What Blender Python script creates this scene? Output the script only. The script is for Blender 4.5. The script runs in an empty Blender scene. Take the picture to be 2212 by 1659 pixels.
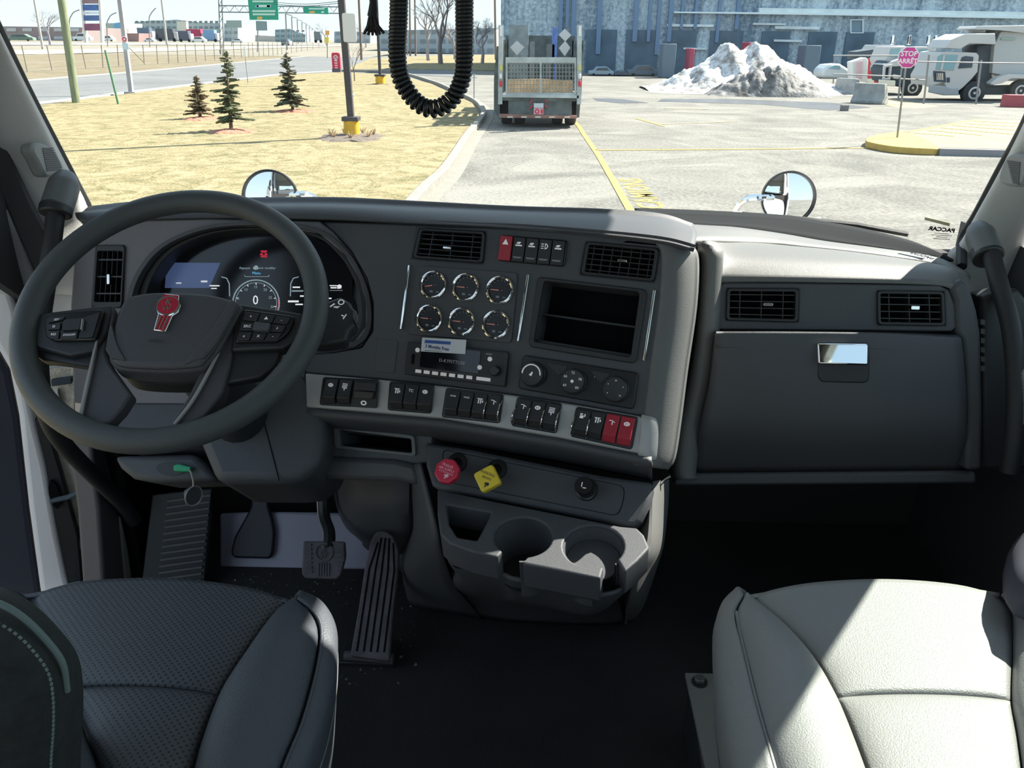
import bpy, math, random
from math import pi, sin, cos, tan, radians, sqrt
from mathutils import Vector, Matrix
from mathutils.geometry import delaunay_2d_cdt
random.seed(7)
SC = bpy.context.scene
COL = SC.collection
# ------------------------------------------------------------------ camera, light, exposure
F = 1750.0
CAM = Vector((0, 0, 2.45))
ROT = Matrix.Rotation(radians(1.15), 3, 'Z') @ Matrix.Rotation(radians(90 - 22.95), 3, 'X') @ Matrix.Rotation(radians(0.6), 3, 'Z')
cd = bpy.data.cameras.new('camera')
cam = bpy.data.objects.new('camera', cd); COL.objects.link(cam)
cam.matrix_world = Matrix.Translation(CAM) @ ROT.to_4x4()
cd.sensor_fit = 'HORIZONTAL'; cd.sensor_width = 36; cd.lens = 36 * F / 2212
cd.clip_start = 0.02; cd.clip_end = 3000
SC.camera = cam
SUN_DIR = Vector((0.60, 0.385, 0.69)).normalized()      # towards the sun
sd = bpy.data.lights.new('sun', 'SUN'); sd.energy = 7.2; sd.angle = radians(0.6); sd.color = (1.0, .95, .85)
so = bpy.data.objects.new('sun', sd); COL.objects.link(so)
so.rotation_euler = SUN_DIR.to_track_quat('Z', 'Y').to_euler(); so.location = (10, 6, 20)
W = bpy.data.worlds.new('world'); SC.world = W; W.use_nodes = True
nt = W.node_tree; bg = nt.nodes['Background']
tc = nt.nodes.new('ShaderNodeTexCoord'); sx = nt.nodes.new('ShaderNodeSeparateXYZ'); cr = nt.nodes.new('ShaderNodeValToRGB')
nt.links.new(tc.outputs['Generated'], sx.inputs[0]); nt.links.new(sx.outputs['Z'], cr.inputs[0]); nt.links.new(cr.outputs[0], bg.inputs[0])
cr.color_ramp.elements[0].position = 0.0; cr.color_ramp.elements[0].color = (.74, .88, .92, 1)
cr.color_ramp.elements[1].position = 0.5; cr.color_ramp.elements[1].color = (.50, .68, .88, 1)
e = cr.color_ramp.elements.new(.12); e.color = (.66, .83, .91, 1)
bg.inputs[1].default_value = .62
SC.view_settings.view_transform = 'Standard'; SC.view_settings.look = 'None'
SC.view_settings.exposure = 1.15; SC.view_settings.gamma = 1; SC.view_settings.use_curve_mapping = False

# ------------------------------------------------------------------ pixel -> place
def ray(x, y): return ROT @ Vector(((x - 1106) / F, (829.5 - y) / F, -1))
def atY(x, y, Y): d = ray(x, y); return CAM + d * (Y / d.y)
def gz(X, Y): return max(0.0, min(1.2, 1.2 * (Y - 130) / 120)) if X < -22 and Y > 130 else 0.0
def atS(x, y):
    'hits the ground including the highway bank'
    d = ray(x, y); t0 = 5.0
    for k in range(4000):
        t0 *= 1.002; p = CAM + d * t0
        if p.z <= gz(p.x, p.y) or p.y > 255: return Vector((p.x, p.y, gz(p.x, p.y)))
    return p
def atX(x, y, X): d = ray(x, y); return CAM + d * (X / d.x)
def atZ(x, y, Z=0.0): d = ray(x, y); return CAM + d * ((Z - CAM.z) / d.z)
class Frame:
    """a plane with axes u (right), v (up), n (towards the viewer)"""
    def __init__(s, o, u=None, v=None, n=None):
        s.o = Vector(o); s.u = Vector(u).normalized(); s.v = Vector(v).normalized(); s.n = s.u.cross(s.v) if n is None else Vector(n)
    def pt(s, a, b, c=0.0): return s.o + s.u * a + s.v * b + s.n * c
    def px(s, x, y, c=0.0):
        d = ray(x, y); o = s.o + s.n * c
        t = (o - CAM).dot(s.n) / d.dot(s.n); p = CAM + d * t - s.o
        return (p.dot(s.u), p.dot(s.v))
    def pts(s, L, c=0.0): return [s.px(x, y, c) for x, y in L]
    def at(s, a, b, c=0.0, rot=0.0, tilt=0.0):
        u = s.u * cos(rot) + s.v * sin(rot); v = s.v * cos(rot) - s.u * sin(rot)
        if tilt: v, = (v * cos(tilt) + s.n * sin(tilt),)
        return Frame(s.pt(a, b, c), u, v)
def tilted(o, alpha, beta):
    """vertical panel facing the cab's rear, turned right edge towards the viewer by alpha, leaning back by beta (degrees)"""
    a, b = radians(alpha), radians(beta)
    return Frame(o, (cos(a), -sin(a), 0), (sin(b) * sin(a), sin(b) * cos(a), cos(b)))
def flat(o=(0, 0, 0), rot=0): return Frame(o, (cos(rot), sin(rot), 0), (-sin(rot), cos(rot), 0))
def upright(o, rot=0): return Frame(o, (cos(rot), sin(rot), 0), (0, 0, 1))   # faces -Y when rot 0

# ------------------------------------------------------------------ materials
MATS = {}
def mat(name, col, rough=.6, metal=0, bump=0, bscale=200, var=0, vscale=6, emit=0, spec=.5, alpha=1, col2=None, stretch=None, coat=0, detail=3):
    if name in MATS: return MATS[name]
    m = bpy.data.materials.new(name); m.use_nodes = True; n = m.node_tree; b = n.nodes['Principled BSDF']
    c = (*col, 1) if len(col) == 3 else col
    b.inputs['Base Color'].default_value = c; b.inputs['Roughness'].default_value = rough
    b.inputs['Metallic'].default_value = metal; b.inputs['Specular IOR Level'].default_value = spec
    if coat: b.inputs['Coat Weight'].default_value = coat
    if emit:
        b.inputs['Emission Color'].default_value = c; b.inputs['Emission Strength'].default_value = emit
    if var or bump:
        t = n.nodes.new('ShaderNodeTexCoord'); mp = n.nodes.new('ShaderNodeMapping')
        n.links.new(t.outputs['Object'], mp.inputs[0])
        if stretch: mp.inputs['Scale'].default_value = stretch
    if var:
        z = n.nodes.new('ShaderNodeTexNoise'); z.inputs['Scale'].default_value = vscale; z.inputs['Detail'].default_value = 6
        n.links.new(mp.outputs[0], z.inputs['Vector'])
        r = n.nodes.new('ShaderNodeValToRGB'); n.links.new(z.outputs['Fac'], r.inputs[0])
        r.color_ramp.elements[0].position = .5 - .22; r.color_ramp.elements[1].position = .5 + .22
        if col2: r.color_ramp.elements[0].color = (*col2, 1)
        else: r.color_ramp.elements[0].color = (*[max(0, v * (1 - var)) for v in col[:3]], 1)
        r.color_ramp.elements[1].color = (*[min(1, v * (1 + var)) for v in col[:3]], 1) if not col2 else c
        n.links.new(r.outputs[0], b.inputs['Base Color'])
    if bump:
        z2 = n.nodes.new('ShaderNodeTexNoise'); z2.inputs['Scale'].default_value = bscale; z2.inputs['Detail'].default_value = detail
        n.links.new(mp.outputs[0], z2.inputs['Vector'])
        bp = n.nodes.new('ShaderNodeBump'); bp.inputs['Strength'].default_value = bump; bp.inputs['Distance'].default_value = .002 if bscale > 50 else .03
        n.links.new(z2.outputs['Fac'], bp.inputs['Height']); n.links.new(bp.outputs[0], b.inputs['Normal'])
    if alpha < 1:
        b.inputs['Alpha'].default_value = alpha
    MATS[name] = m; return m
def glass(name, tint=(1, 1, 1), gloss=.04):
    m = bpy.data.materials.new(name); m.use_nodes = True; n = m.node_tree; n.nodes.clear()
    o = n.nodes.new('ShaderNodeOutputMaterial'); mx = n.nodes.new('ShaderNodeMixShader'); t = n.nodes.new('ShaderNodeBsdfTransparent'); g = n.nodes.new('ShaderNodeBsdfGlossy')
    t.inputs[0].default_value = (*tint, 1); g.inputs['Roughness'].default_value = .02; mx.inputs[0].default_value = gloss
    n.links.new(t.outputs[0], mx.inputs[1]); n.links.new(g.outputs[0], mx.inputs[2]); n.links.new(mx.outputs[0], o.inputs[0])
    MATS[name] = m; return m

# ------------------------------------------------------------------ mesh builder
def catmull(P, n=8, closed=False):
    P = [Vector(p) for p in P]; out = []; L = len(P)
    rng = range(L if closed else L - 1)
    for i in rng:
        p1, p2 = P[i], P[(i + 1) % L]
        p0 = P[i - 1] if (closed or i > 0) else p1 * 2 - p2
        p3 = P[(i + 2) % L] if (closed or i + 2 < L) else p2 * 2 - p1
        for k in range(n):
            t = k / n
            out.append(.5 * ((2 * p1) + (p2 - p0) * t + (2 * p0 - 5 * p1 + 4 * p2 - p3) * t * t + (3 * p1 - p0 - 3 * p2 + p3) * t ** 3))
    if not closed: out.append(P[-1])
    return out
def smooth2(P, n=5, closed=True): return [(v.x, v.y) for v in catmull([(x, y, 0) for x, y in P], n, closed)]
def rnd(P, r, seg=4):
    """round the corners of a 2-D polygon"""
    out = []; L = len(P)
    for i in range(L):
        p = Vector(P[i]); a = Vector(P[i - 1]) - p; b = Vector(P[(i + 1) % L]) - p
        rr = min(r, a.length * .45, b.length * .45)
        p1 = p + a.normalized() * rr; p2 = p + b.normalized() * rr
        for k in range(seg + 1):
            t = k / seg; q = p1 * (1 - t) ** 2 + p * 2 * t * (1 - t) + p2 * t * t
            out.append((q.x, q.y))
    return out
def rect(a0, a1, b0, b1): return [(a0, b0), (a1, b0), (a1, b1), (a0, b1)]
def circ(a, b, r, n=28, rb=None): rb = rb or r; return [(a + r * cos(2 * pi * k / n), b + rb * sin(2 * pi * k / n)) for k in range(n)]
class MB:
    def __init__(s): s.v = []; s.f = []
    def add(s, V, Fc):
        o = len(s.v); s.v += [Vector(p) for p in V]; s.f += [tuple(i + o for i in f) for f in Fc]; return s
    def box(s, fr, a0, a1, b0, b1, c0, c1):
        return s.prism(fr, rect(a0, a1, b0, b1), c0, c1)
    def wbox(s, x0, x1, y0, y1, z0, z1):
        return s.prism(flat(), rect(x0, x1, y0, y1), z0, z1)
    def prism(s, fr, poly, c0, c1, holes=(), top=None):
        loops = [list(poly)] + [list(h) for h in holes]
        # orient: outer ccw, holes cw
        def area(P): return sum(P[i - 1][0] * P[i][1] - P[i][0] * P[i - 1][1] for i in range(len(P)))
        if area(loops[0]) < 0:
            loops[0].reverse()
            if top: top = list(top)[::-1]
        for k in range(1, len(loops)):
            if area(loops[k]) > 0: loops[k].reverse()
        flatp = [p for L in loops for p in L]; N = len(flatp)
        if len(loops) == 1: tris = [tuple(range(N))]
        else:
            tris = []; E = []; o = 0
            for L in loops: E += [(o + k, o + (k + 1) % len(L)) for k in range(len(L))]; o += len(L)
            rv, _, rf, ov, _, _ = delaunay_2d_cdt([Vector(p) for p in flatp], E, [], 0, 1e-7)
            def inside(P, x, y):
                c = False
                for i in range(len(P)):
                    (x1, y1), (x2, y2) = P[i - 1], P[i]
                    if (y1 > y) != (y2 > y) and x < (x2 - x1) * (y - y1) / (y2 - y1) + x1: c = not c
                return c
            for t in rf:
                if not all(ov[i] for i in t): continue
                t = [ov[i][0] for i in t]
                a, b, c = [flatp[i] for i in t]; mx, my = (a[0] + b[0] + c[0]) / 3, (a[1] + b[1] + c[1]) / 3
                if not inside(loops[0], mx, my) or any(inside(h, mx, my) for h in loops[1:]): continue
                ar = (b[0] - a[0]) * (c[1] - a[1]) - (c[0] - a[0]) * (b[1] - a[1])
                tris.append(tuple(t) if ar > 0 else (t[0], t[2], t[1]))
        tp = list(top) if top else flatp
        V = [fr.pt(a, b, c0) for a, b in flatp] + [fr.pt(a, b, c1) for a, b in tp]
        Fc = []
        hi, lo = (N, 0) if c1 > c0 else (0, N)
        for t in tris:
            Fc.append(tuple(i + hi for i in t)); Fc.append(tuple(i + lo for i in reversed(t)))
        o = 0
        for L in loops:
            n = len(L)
            for k in range(n):
                i, j = o + k, o + (k + 1) % n
                Fc.append((i, j, j + N, i + N) if c1 > c0 else (j, i, i + N, j + N))
            o += n
        return s.add(V, Fc)
    def tube(s, P, r, n=10, cap=True, closed=False):
        P = [Vector(p) for p in P]; L = len(P); rs = r if isinstance(r, (list, tuple)) else [r] * L
        up = None; V = []; Fc = []
        for i, p in enumerate(P):
            t = (P[(i + 1) % L] - P[i - 1]) if closed else (P[min(i + 1, L - 1)] - P[max(i - 1, 0)])
            if t.length < 1e-9: t = Vector((0, 0, 1))
            t.normalize()
            if up is None: up = t.orthogonal().normalized()
            up = (up - t * up.dot(t)); up = up.normalized() if up.length > 1e-6 else t.orthogonal().normalized()
            w = t.cross(up)
            V += [p + (up * cos(2 * pi * k / n) + w * sin(2 * pi * k / n)) * rs[i] for k in range(n)]
        for i in range(L if closed else L - 1):
            a, b = i * n, ((i + 1) % L) * n
            for k in range(n): Fc.append((a + k, a + (k + 1) % n, b + (k + 1) % n, b + k))
        if cap and not closed: Fc.append(tuple(range(n))[::-1]); Fc.append(tuple(range((L - 1) * n, L * n)))
        return s.add(V, Fc)
    def lathe(s, fr, prof, n=32, sa=1, sb=1):
        """prof: (radius, height along n)"""
        V = []; Fc = []; L = len(prof)
        for r, c in prof: V += [fr.pt(r * cos(2 * pi * k / n) * sa, r * sin(2 * pi * k / n) * sb, c) for k in range(n)]
        for i in range(L - 1):
            for k in range(n): Fc.append((i * n + k, i * n + (k + 1) % n, (i + 1) * n + (k + 1) % n, (i + 1) * n + k))
        if prof[0][0] > 1e-5: Fc.append(tuple(range(n))[::-1])
        if prof[-1][0] > 1e-5: Fc.append(tuple(range((L - 1) * n, L * n)))
        return s.add(V, Fc)
    def ball(s, c, r, n=10, m=7, sz=1):
        fr = flat(c); return s.lathe(fr, [(max(1e-6, r * sin(pi * i / m)), -r * cos(pi * i / m) * sz) for i in range(m + 1)], n)
    def grid(s, rows):
        nr, nc = len(rows), len(rows[0])
        return s.add([p for r in rows for p in r], [(i * nc + j, i * nc + j + 1, (i + 1) * nc + j + 1, (i + 1) * nc + j) for i in range(nr - 1) for j in range(nc - 1)])
    def build(s, name, m, parent=None, bevel=0, smooth=35, solid=0, offset=-1, sub=0, seg=2):
        me = bpy.data.meshes.new(name)
        if not s.v: raise ValueError(name)
        lo = Vector([min(p[i] for p in s.v) for i in range(3)]); hi = Vector([max(p[i] for p in s.v) for i in range(3)])
        c = (lo + hi) / 2; c.z = lo.z
        me.from_pydata([p - c for p in s.v], [], s.f); me.validate(); me.update()
        if isinstance(m, (list, tuple)): [me.materials.append(q) for q in m]
        else: me.materials.append(m)
        if smooth: me.shade_smooth(); me.set_sharp_from_angle(angle=radians(smooth))
        o = bpy.data.objects.new(name, me); COL.objects.link(o)
        place(o, c, parent)
        if solid: md = o.modifiers.new('solid', 'SOLIDIFY'); md.thickness = solid; md.offset = offset
        if sub: md = o.modifiers.new('sub', 'SUBSURF'); md.levels = sub; md.render_levels = sub
        if bevel:
            md = o.modifiers.new('bevel', 'BEVEL'); md.width = bevel; md.segments = seg; md.limit_method = 'ANGLE'; md.angle_limit = radians(40)
            md.harden_normals = False
        return o
WL = {}
def place(o, c, parent=None):
    WL[o] = Vector(c)
    if parent is not None: o.parent = parent; o.location = Vector(c) - WL[parent]
    else: o.location = c
def tag(o, label, cat, group=None, kind=None):
    if label: o['label'] = label
    if cat: o['category'] = cat
    if group: o['group'] = group
    if kind: o['kind'] = kind
    return o
def thing(name, label, cat, loc, group=None):
    o = bpy.data.objects.new(name, None); COL.objects.link(o); o.empty_display_size = .1; place(o, Vector(loc)); return tag(o, label, cat, group)
def struct(o, label=None): o['kind'] = 'structure'; (label and o.__setitem__('label', label)); return o
def lab(o, l): o['label'] = l; return o
def dup(o, loc, label=None, rz=0, parent=None):
    c = o.copy(); COL.objects.link(c)
    if parent is None:
        place(c, Vector(loc)); c.rotation_euler.z = rz
        if label: c['label'] = label
    else: c.parent = parent
    for ch in [k for k in bpy.data.objects if k.parent == o]: dup(ch, None, None, 0, c)
    return c
def text(name, s, fr, size, m, parent=None, depth=.0004, align='CENTER', sx=1, bold=0, c=0.0):
    cu = bpy.data.curves.new(name, 'FONT'); cu.body = s; cu.size = size; cu.extrude = depth; cu.align_x = align; cu.align_y = 'CENTER'; cu.offset = bold; cu.resolution_u = 2
    t = bpy.data.objects.new('tmp', cu); COL.objects.link(t)
    bpy.context.view_layer.update()
    me = bpy.data.meshes.new_from_object(t.evaluated_get(bpy.context.evaluated_depsgraph_get()))
    bpy.data.objects.remove(t); bpy.data.curves.remove(cu)
    b = MB(); b.add([fr.pt(v.co.x * sx, v.co.y, v.co.z + c) for v in me.vertices], [tuple(p.vertices) for p in me.polygons])
    bpy.data.meshes.remove(me)
    return b.build(name, m, parent, smooth=0)
def slab(name, fr, poly, c0, c1, m, parent=None, holes=(), bevel=.0015, r=0, px=True, seg=2):
    P = fr.pts(poly, max(c0, c1)) if px else poly
    H = [fr.pts(h, max(c0, c1)) if px else h for h in holes]
    if r: P = rnd(P, r)
    return MB().prism(fr, P, c0, c1, H).build(name, m, parent, bevel=bevel, seg=seg)
def loft(name, rows, m, parent=None, nu=6, nv=4, solid=.012, closed=False, offset=1):
    R = [catmull(r, nu) for r in rows]
    C2 = [catmull([R[i][j] for i in range(len(R))], nv) for j in range(len(R[0]))]
    rows2 = [[C2[j][i] for j in range(len(C2))] for i in range(len(C2[0]))]
    return MB().grid(rows2).build(name, m, parent, solid=solid, offset=offset, smooth=50)
def lerp(a, b, t): return a + (b - a) * t
def along(P, t):
    """point at parameter t (0..1 by arclength) of polyline P"""
    P = [Vector(p) for p in P]; L = [0]
    for i in range(1, len(P)): L.append(L[-1] + (P[i] - P[i - 1]).length)
    d = t * L[-1]
    for i in range(1, len(P)):
        if d <= L[i] + 1e-9: return P[i - 1].lerp(P[i], (d - L[i - 1]) / max(1e-9, L[i] - L[i - 1]))
    return P[-1]
# palette
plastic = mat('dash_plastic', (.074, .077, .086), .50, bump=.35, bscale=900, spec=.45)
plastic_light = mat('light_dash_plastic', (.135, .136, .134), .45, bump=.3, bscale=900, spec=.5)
plastic_dark = mat('dark_plastic', (.024, .0255, .028), .45, bump=.2, bscale=900)
black = mat('black_gloss', (.010, .010, .012), .30)
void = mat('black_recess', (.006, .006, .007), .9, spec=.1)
rubber = mat('black_rubber', (.018, .018, .020), .6, bump=.3, bscale=500)
chrome = mat('chrome', (.80, .80, .80), .08, 1)
silver = mat('brushed_silver_trim', (.40, .39, .38), .42, .35, bump=.08, bscale=400)
white_mark = mat('white_marking', (.70, .70, .72), .6, emit=.10)
grey_mark = mat('grey_marking', (.25, .25, .27), .6)
red_btn = mat('red_button', (.42, .025, .045), .4)
trim_grey = mat('pillar_trim_grey', (.62, .61, .60), .7, bump=.3, bscale=600)
body_white = mat('white_body_paint', (.60, .61, .62), .3, coat=.4)
concrete = mat('concrete', (.24, .225, .20), .9, bump=.4, bscale=30, var=.15, vscale=8)
yellow_paint = mat('yellow_paint', (.46, .31, .075), .8, var=.12, vscale=5)
steel = mat('galvanised_steel', (.24, .25, .26), .5, .3)
# ================================================================== GROUND
def ground_poly(name, P, z0, z1, m, px=True, kind='structure'):
    pts = [(p.x, p.y) for p in (atZ(x, y, z1) for x, y in P)] if px else P
    o = MB().prism(flat(), pts, z0, z1).build(name, m, None, smooth=0)
    if kind: o['kind'] = kind
    return o
def asphalt_mat(name, c1, c2, sc=.35):
    m = mat(name, c1, .92, bump=.5, bscale=18, spec=.2)
    n = m.node_tree; b = n.nodes['Principled BSDF']; mp = [k for k in n.nodes if k.type == 'MAPPING'][0]
    z1 = n.nodes.new('ShaderNodeTexNoise'); z1.inputs['Scale'].default_value = sc; z1.inputs['Detail'].default_value = 9; z1.inputs['Roughness'].default_value = .68; z1.inputs['Distortion'].default_value = 1.5
    z2 = n.nodes.new('ShaderNodeTexNoise'); z2.inputs['Scale'].default_value = 14; z2.inputs['Detail'].default_value = 4
    mx = n.nodes.new('ShaderNodeMath'); mx.operation = 'MULTIPLY_ADD'; mx.inputs[1].default_value = .45
    m2 = n.nodes.new('ShaderNodeMath'); m2.operation = 'MULTIPLY'; m2.inputs[1].default_value = .55
    n.links.new(mp.outputs[0], z1.inputs['Vector']); n.links.new(mp.outputs[0], z2.inputs['Vector'])
    n.links.new(z1.outputs['Fac'], m2.inputs[0]); n.links.new(z2.outputs['Fac'], mx.inputs[0]); n.links.new(m2.outputs[0], mx.inputs[2])
    r = n.nodes.new('ShaderNodeValToRGB'); r.color_ramp.elements[0].position = .40; r.color_ramp.elements[1].position = .59
    r.color_ramp.elements[0].color = (*c2, 1); r.color_ramp.elements[1].color = (*c1, 1)
    n.links.new(mx.outputs[0], r.inputs[0]); n.links.new(r.outputs[0], b.inputs['Base Color'])
    return m
asphalt = asphalt_mat('asphalt', (.235, .225, .200), (.120, .116, .104))
asphalt_road = asphalt_mat('road_asphalt', (.18, .185, .185), (.13, .135, .137), .15)
grass_m = asphalt_mat('dormant_grass', (.35, .28, .165), (.115, .108, .048), 1.7)
verge_m = asphalt_mat('dry_verge', (.23, .19, .125), (.12, .105, .07), .6)
lot = MB().wbox(-900, 900, -60, 1500, -.5, 0).build('asphalt_lot', asphalt, smooth=0); struct(lot)
# lawn with its kerb
lawn_far = [(-260, 262), (20, 232), (85, 227), (160, 217), (285, 201), (400, 187), (500, 176), (620, 161), (735, 156), (850, 160), (930, 180), (985, 205), (1020, 222), (1035, 245), (1030, 262), (1005, 300)]
LZ = .12
lawn_pts = [(p.x, p.y) for p in (atZ(x, y, LZ) for x, y in lawn_far)] + [(-1.95, 13.2), (-1.95, -30), (-45, -30), (-45, 20)]
n = grass_m.node_tree
for k in n.nodes:
    if k.type == 'TEX_NOISE' and abs(k.inputs['Scale'].default_value - 14) < .1: k.inputs['Scale'].default_value = 22; k.inputs['Detail'].default_value = 8; k.inputs['Roughness'].default_value = .8
    if k.type == 'BUMP': k.inputs['Strength'].default_value = 1
lawn = MB().prism(flat(), lawn_pts, -.05, LZ).build('lawn', grass_m, smooth=0); struct(lawn)
kerb_path = [Vector((-1.86, y, 0)) for y in (-20, 5, 13)] + [atZ(x, y, .0) for x, y in [(962, 375), (1010, 300), (1040, 262), (1044, 245), (1028, 224), (990, 205), (935, 180), (855, 159), (735, 155)]]
kp = [kerb_path[0]] + catmull(kerb_path[1:], 6)
def ribbon(P, w0, w1, z0, z1, b=None):
    b = b or MB(); n = len(P); V = []
    for i, p in enumerate(P):
        t = (P[min(i + 1, n - 1)] - P[max(i - 1, 0)]).normalized(); s_ = Vector((t.y, -t.x, 0))
        for (w, z) in ((w0, z0), (w0, z1), (w1, z1), (w1, z0)): V.append(Vector((p.x, p.y, z)) + s_ * w)
    Fc = []
    for i in range(n - 1):
        for k in range(4): a = i * 4 + k; c = i * 4 + (k + 1) % 4; Fc.append((a, c, c + 4, a + 4))
    Fc += [(3, 2, 1, 0), tuple((n - 1) * 4 + k for k in range(4))]
    return b.add(V, Fc)
kerb = ribbon(kp, -.09, .09, -.02, .17).build('concrete_kerb', concrete, bevel=.02); struct(kerb)
gut = ribbon(kp, .09, .34, -.02, .012).build('concrete_gutter', mat('gutter_concrete', (.225, .21, .18), .9, bump=.4, bscale=30, var=.12, vscale=3)); struct(gut)
# main road, verge and highway beyond
road = ground_poly('main_road', [(-700, 300), (20, 232), (160, 217), (285, 201), (500, 175), (620, 161), (735, 154), (1030, 168), (1030, 150), (835, 112), (795, 100), (700, 118), (530, 133), (290, 155), (60, 173), (-700, 235)], -.03, .02, asphalt_road)
wl = [(-700, 302), (20, 231), (160, 216), (285, 200), (500, 174), (620, 160), (735, 153)]
edge = ribbon([atZ(x, y, .03) for x, y in wl], -.45, .0, 0, .06).build('kerb_stone', mat('pale_kerb', (.33, .31, .28), .9)); struct(edge)
edge2 = ribbon([atZ(x, y, .03) for x, y in [(-700, 236), (60, 173), (290, 155), (530, 133), (700, 118), (790, 102)]], 0, .45, 0, .06).build('kerb_stone', MATS['pale_kerb']); struct(edge2)
for dy in (10, 17):
    e3 = ribbon([atZ(x, y + dy, .022) for x, y in [(-700, 256), (60, 183), (290, 163)]], 0, .12, .02, .026).build('road_seam', mat('tar_seam', (.13, .13, .14), .9)); struct(e3)
verge = ground_poly('grass_verge', [(-700, 234), (60, 172), (290, 154), (530, 132), (700, 117), (790, 100), (780, 96), (500, 97), (0, 100), (-700, 108)], -.02, .05, verge_m)
def flat_strip(name, px, m, dz):
    pts = [atS(x, y) for x, y in px]; n = len(pts) // 2
    a, b = pts[:n], pts[n:][::-1]
    rows = [[q.lerp(w, k / 6) for q, w in zip(a, b)] for k in range(7)]
    rows = [[Vector((p.x, p.y, gz(p.x, p.y) + dz)) for p in r] for r in rows]
    return struct(MB().grid(rows).build(name, m, smooth=0))
bank_m = verge_m
bank = MB().grid([[Vector((-460 + k * (460 - 24) / 12, Y, gz(-30, Y) + .03)) for k in range(13)] for Y in (128, 190, 250)] + [[Vector((-900 + k * (900 - 60) / 12, 950, 1.23)) for k in range(13)]]).build('highway_bank', mat('far_bank', (.20, .18, .14), .95, var=.15, vscale=.05), smooth=0); struct(bank)
flat_strip('highway_shoulder', [(-300, 122), (60, 119), (290, 114), (560, 106), (740, 101), (740, 98.5), (560, 100), (290, 105), (60, 109), (-300, 113)], mat('pale_shoulder', (.36, .31, .22), .9), .10)
flat_strip('highway', [(-300, 99), (60, 98.5), (290, 98), (560, 98), (700, 98), (700, 96.5), (560, 95), (290, 94.5), (60, 93.5), (-300, 93)], mat('far_highway', (.30, .29, .27), .9, var=.1, vscale=.05), .12)
# ---- the far lawn across the junction
ground_poly('far_lawn', [(745, 150), (800, 126), (905, 122), (1075, 118), (1075, 152), (870, 149)], -.02, .05, grass_m)
# ================================================================== painted marks
def stripe(P, w, z=.012, b=None): return ribbon([atZ(x, y, .01) for x, y in P], -w / 2, w / 2, .002, z, b)
ln = stripe([(1236, 258), (1250, 272), (1262, 291), (1292, 334), (1325, 390), (1366, 462), (1440, 590)], .13); o = ln.build('painted_line', yellow_paint); tag(o, 'long yellow line curving away from the windscreen to the stake truck', 'road marking')
o = stripe([(1287, 324), (1600, 322), (1905, 319)], .13).build('painted_line', yellow_paint); tag(o, 'straight yellow line crossing the lot to the yellow kerb island', 'road marking')
o = stripe([(1376, 256), (1420, 268), (1432, 272)], .12).build('painted_line', yellow_paint); stripe
tag(o, 'short yellow tick on the lot behind the snow pile shadow', 'road marking')
o = stripe([(1425, 268), (1500, 266), (1590, 262)], .12).build('painted_line', mat('worn_yellow', (.36, .29, .17), .9)); tag(o, 'worn pale yellow line joining the short yellow tick', 'road marking')
o = stripe([(1435, 234), (1530, 236)], .12).build('painted_line', MATS['worn_yellow']); tag(o, 'faint worn line just in front of the snow pile', 'road marking')
c0 = atZ(1410, 447); c1 = atZ(1364, 389)
d = (c1 - c0); tf = Frame(c0.lerp(c1, .5) + Vector((0, 0, .004)), d, Vector((-d.y, d.x, 0)))
o = text('painted_word', 'CAMIONS', tf, .62, yellow_paint, depth=.002, sx=1.12, bold=.010); tag(o, 'yellow painted word CAMIONS on the asphalt beside the long yellow line', 'road marking')
# ---- island with stop sign
isl = [(1870, 303), (1880, 294), (1915, 287), (1950, 284), (1990, 296), (2020, 312), (2030, 320), (1990, 320), (1930, 316), (1888, 309)]
I = [(p.x, p.y) for p in (atZ(x, y, .16) for x, y in isl)]
o = MB().prism(flat(), smooth2(I, 4), 0, .16).build('kerb_island', yellow_paint, bevel=.02); tag(o, 'yellow painted kerb island nose under the stop sign', 'kerb island')
o = ground_poly('concrete_apron', [(1952, 285), (1990, 297), (2028, 319), (2400, 327), (2900, 290), (2400, 262), (2100, 258)], 0, .15, mat('pale_apron', (.215, .185, .145), .9, var=.12, vscale=2)); struct(o)
o = ribbon([atZ(x, y, .15) for x, y in [(2028, 321), (2200, 325), (2500, 332)]], -.05, .12, 0, .16).build('grey_kerb', mat('grey_kerb', (.24, .24, .25), .9)); struct(o)
for k, (p, q) in enumerate([((1960, 285), (2110, 258)), ((1975, 287), (2060, 294)), ((2005, 281), (2120, 292)), ((2035, 276), (2190, 290)), ((2060, 271), (2230, 284)), ((2085, 267), (2260, 277)), ((2105, 262), (2290, 270))]):
    o = ribbon([atZ(*p, .155), atZ(*q, .155)], -.07, .07, .15, .158).build('hatch_line', yellow_paint)
    tag(o, 'yellow border line of the hatched apron right of the stop sign' if k == 0 else 'yellow hatch stripe on the pale apron, %s from the left' % ['', 'first', 'second', 'third', 'fourth', 'fifth', 'sixth'][k], 'road marking', 'hatch stripes on the apron' if k else None)
o = ground_poly('yellow_patch', [(2300, 259), (2500, 262), (2500, 274), (2310, 268)], .158, .161, yellow_paint, kind=None); tag(o, 'solid yellow painted patch at the right end of the hatched apron', 'road marking')
o = ground_poly('yellow_edge', [(1895, 218), (1915, 212), (1975, 222), (2030, 230), (1990, 234), (1930, 232)], 0, .01, mat('pale_yellow_paint', (.42, .32, .16), .9), kind=None); tag(o, 'pale yellow painted patch beside the concrete blocks', 'road marking')
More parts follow.
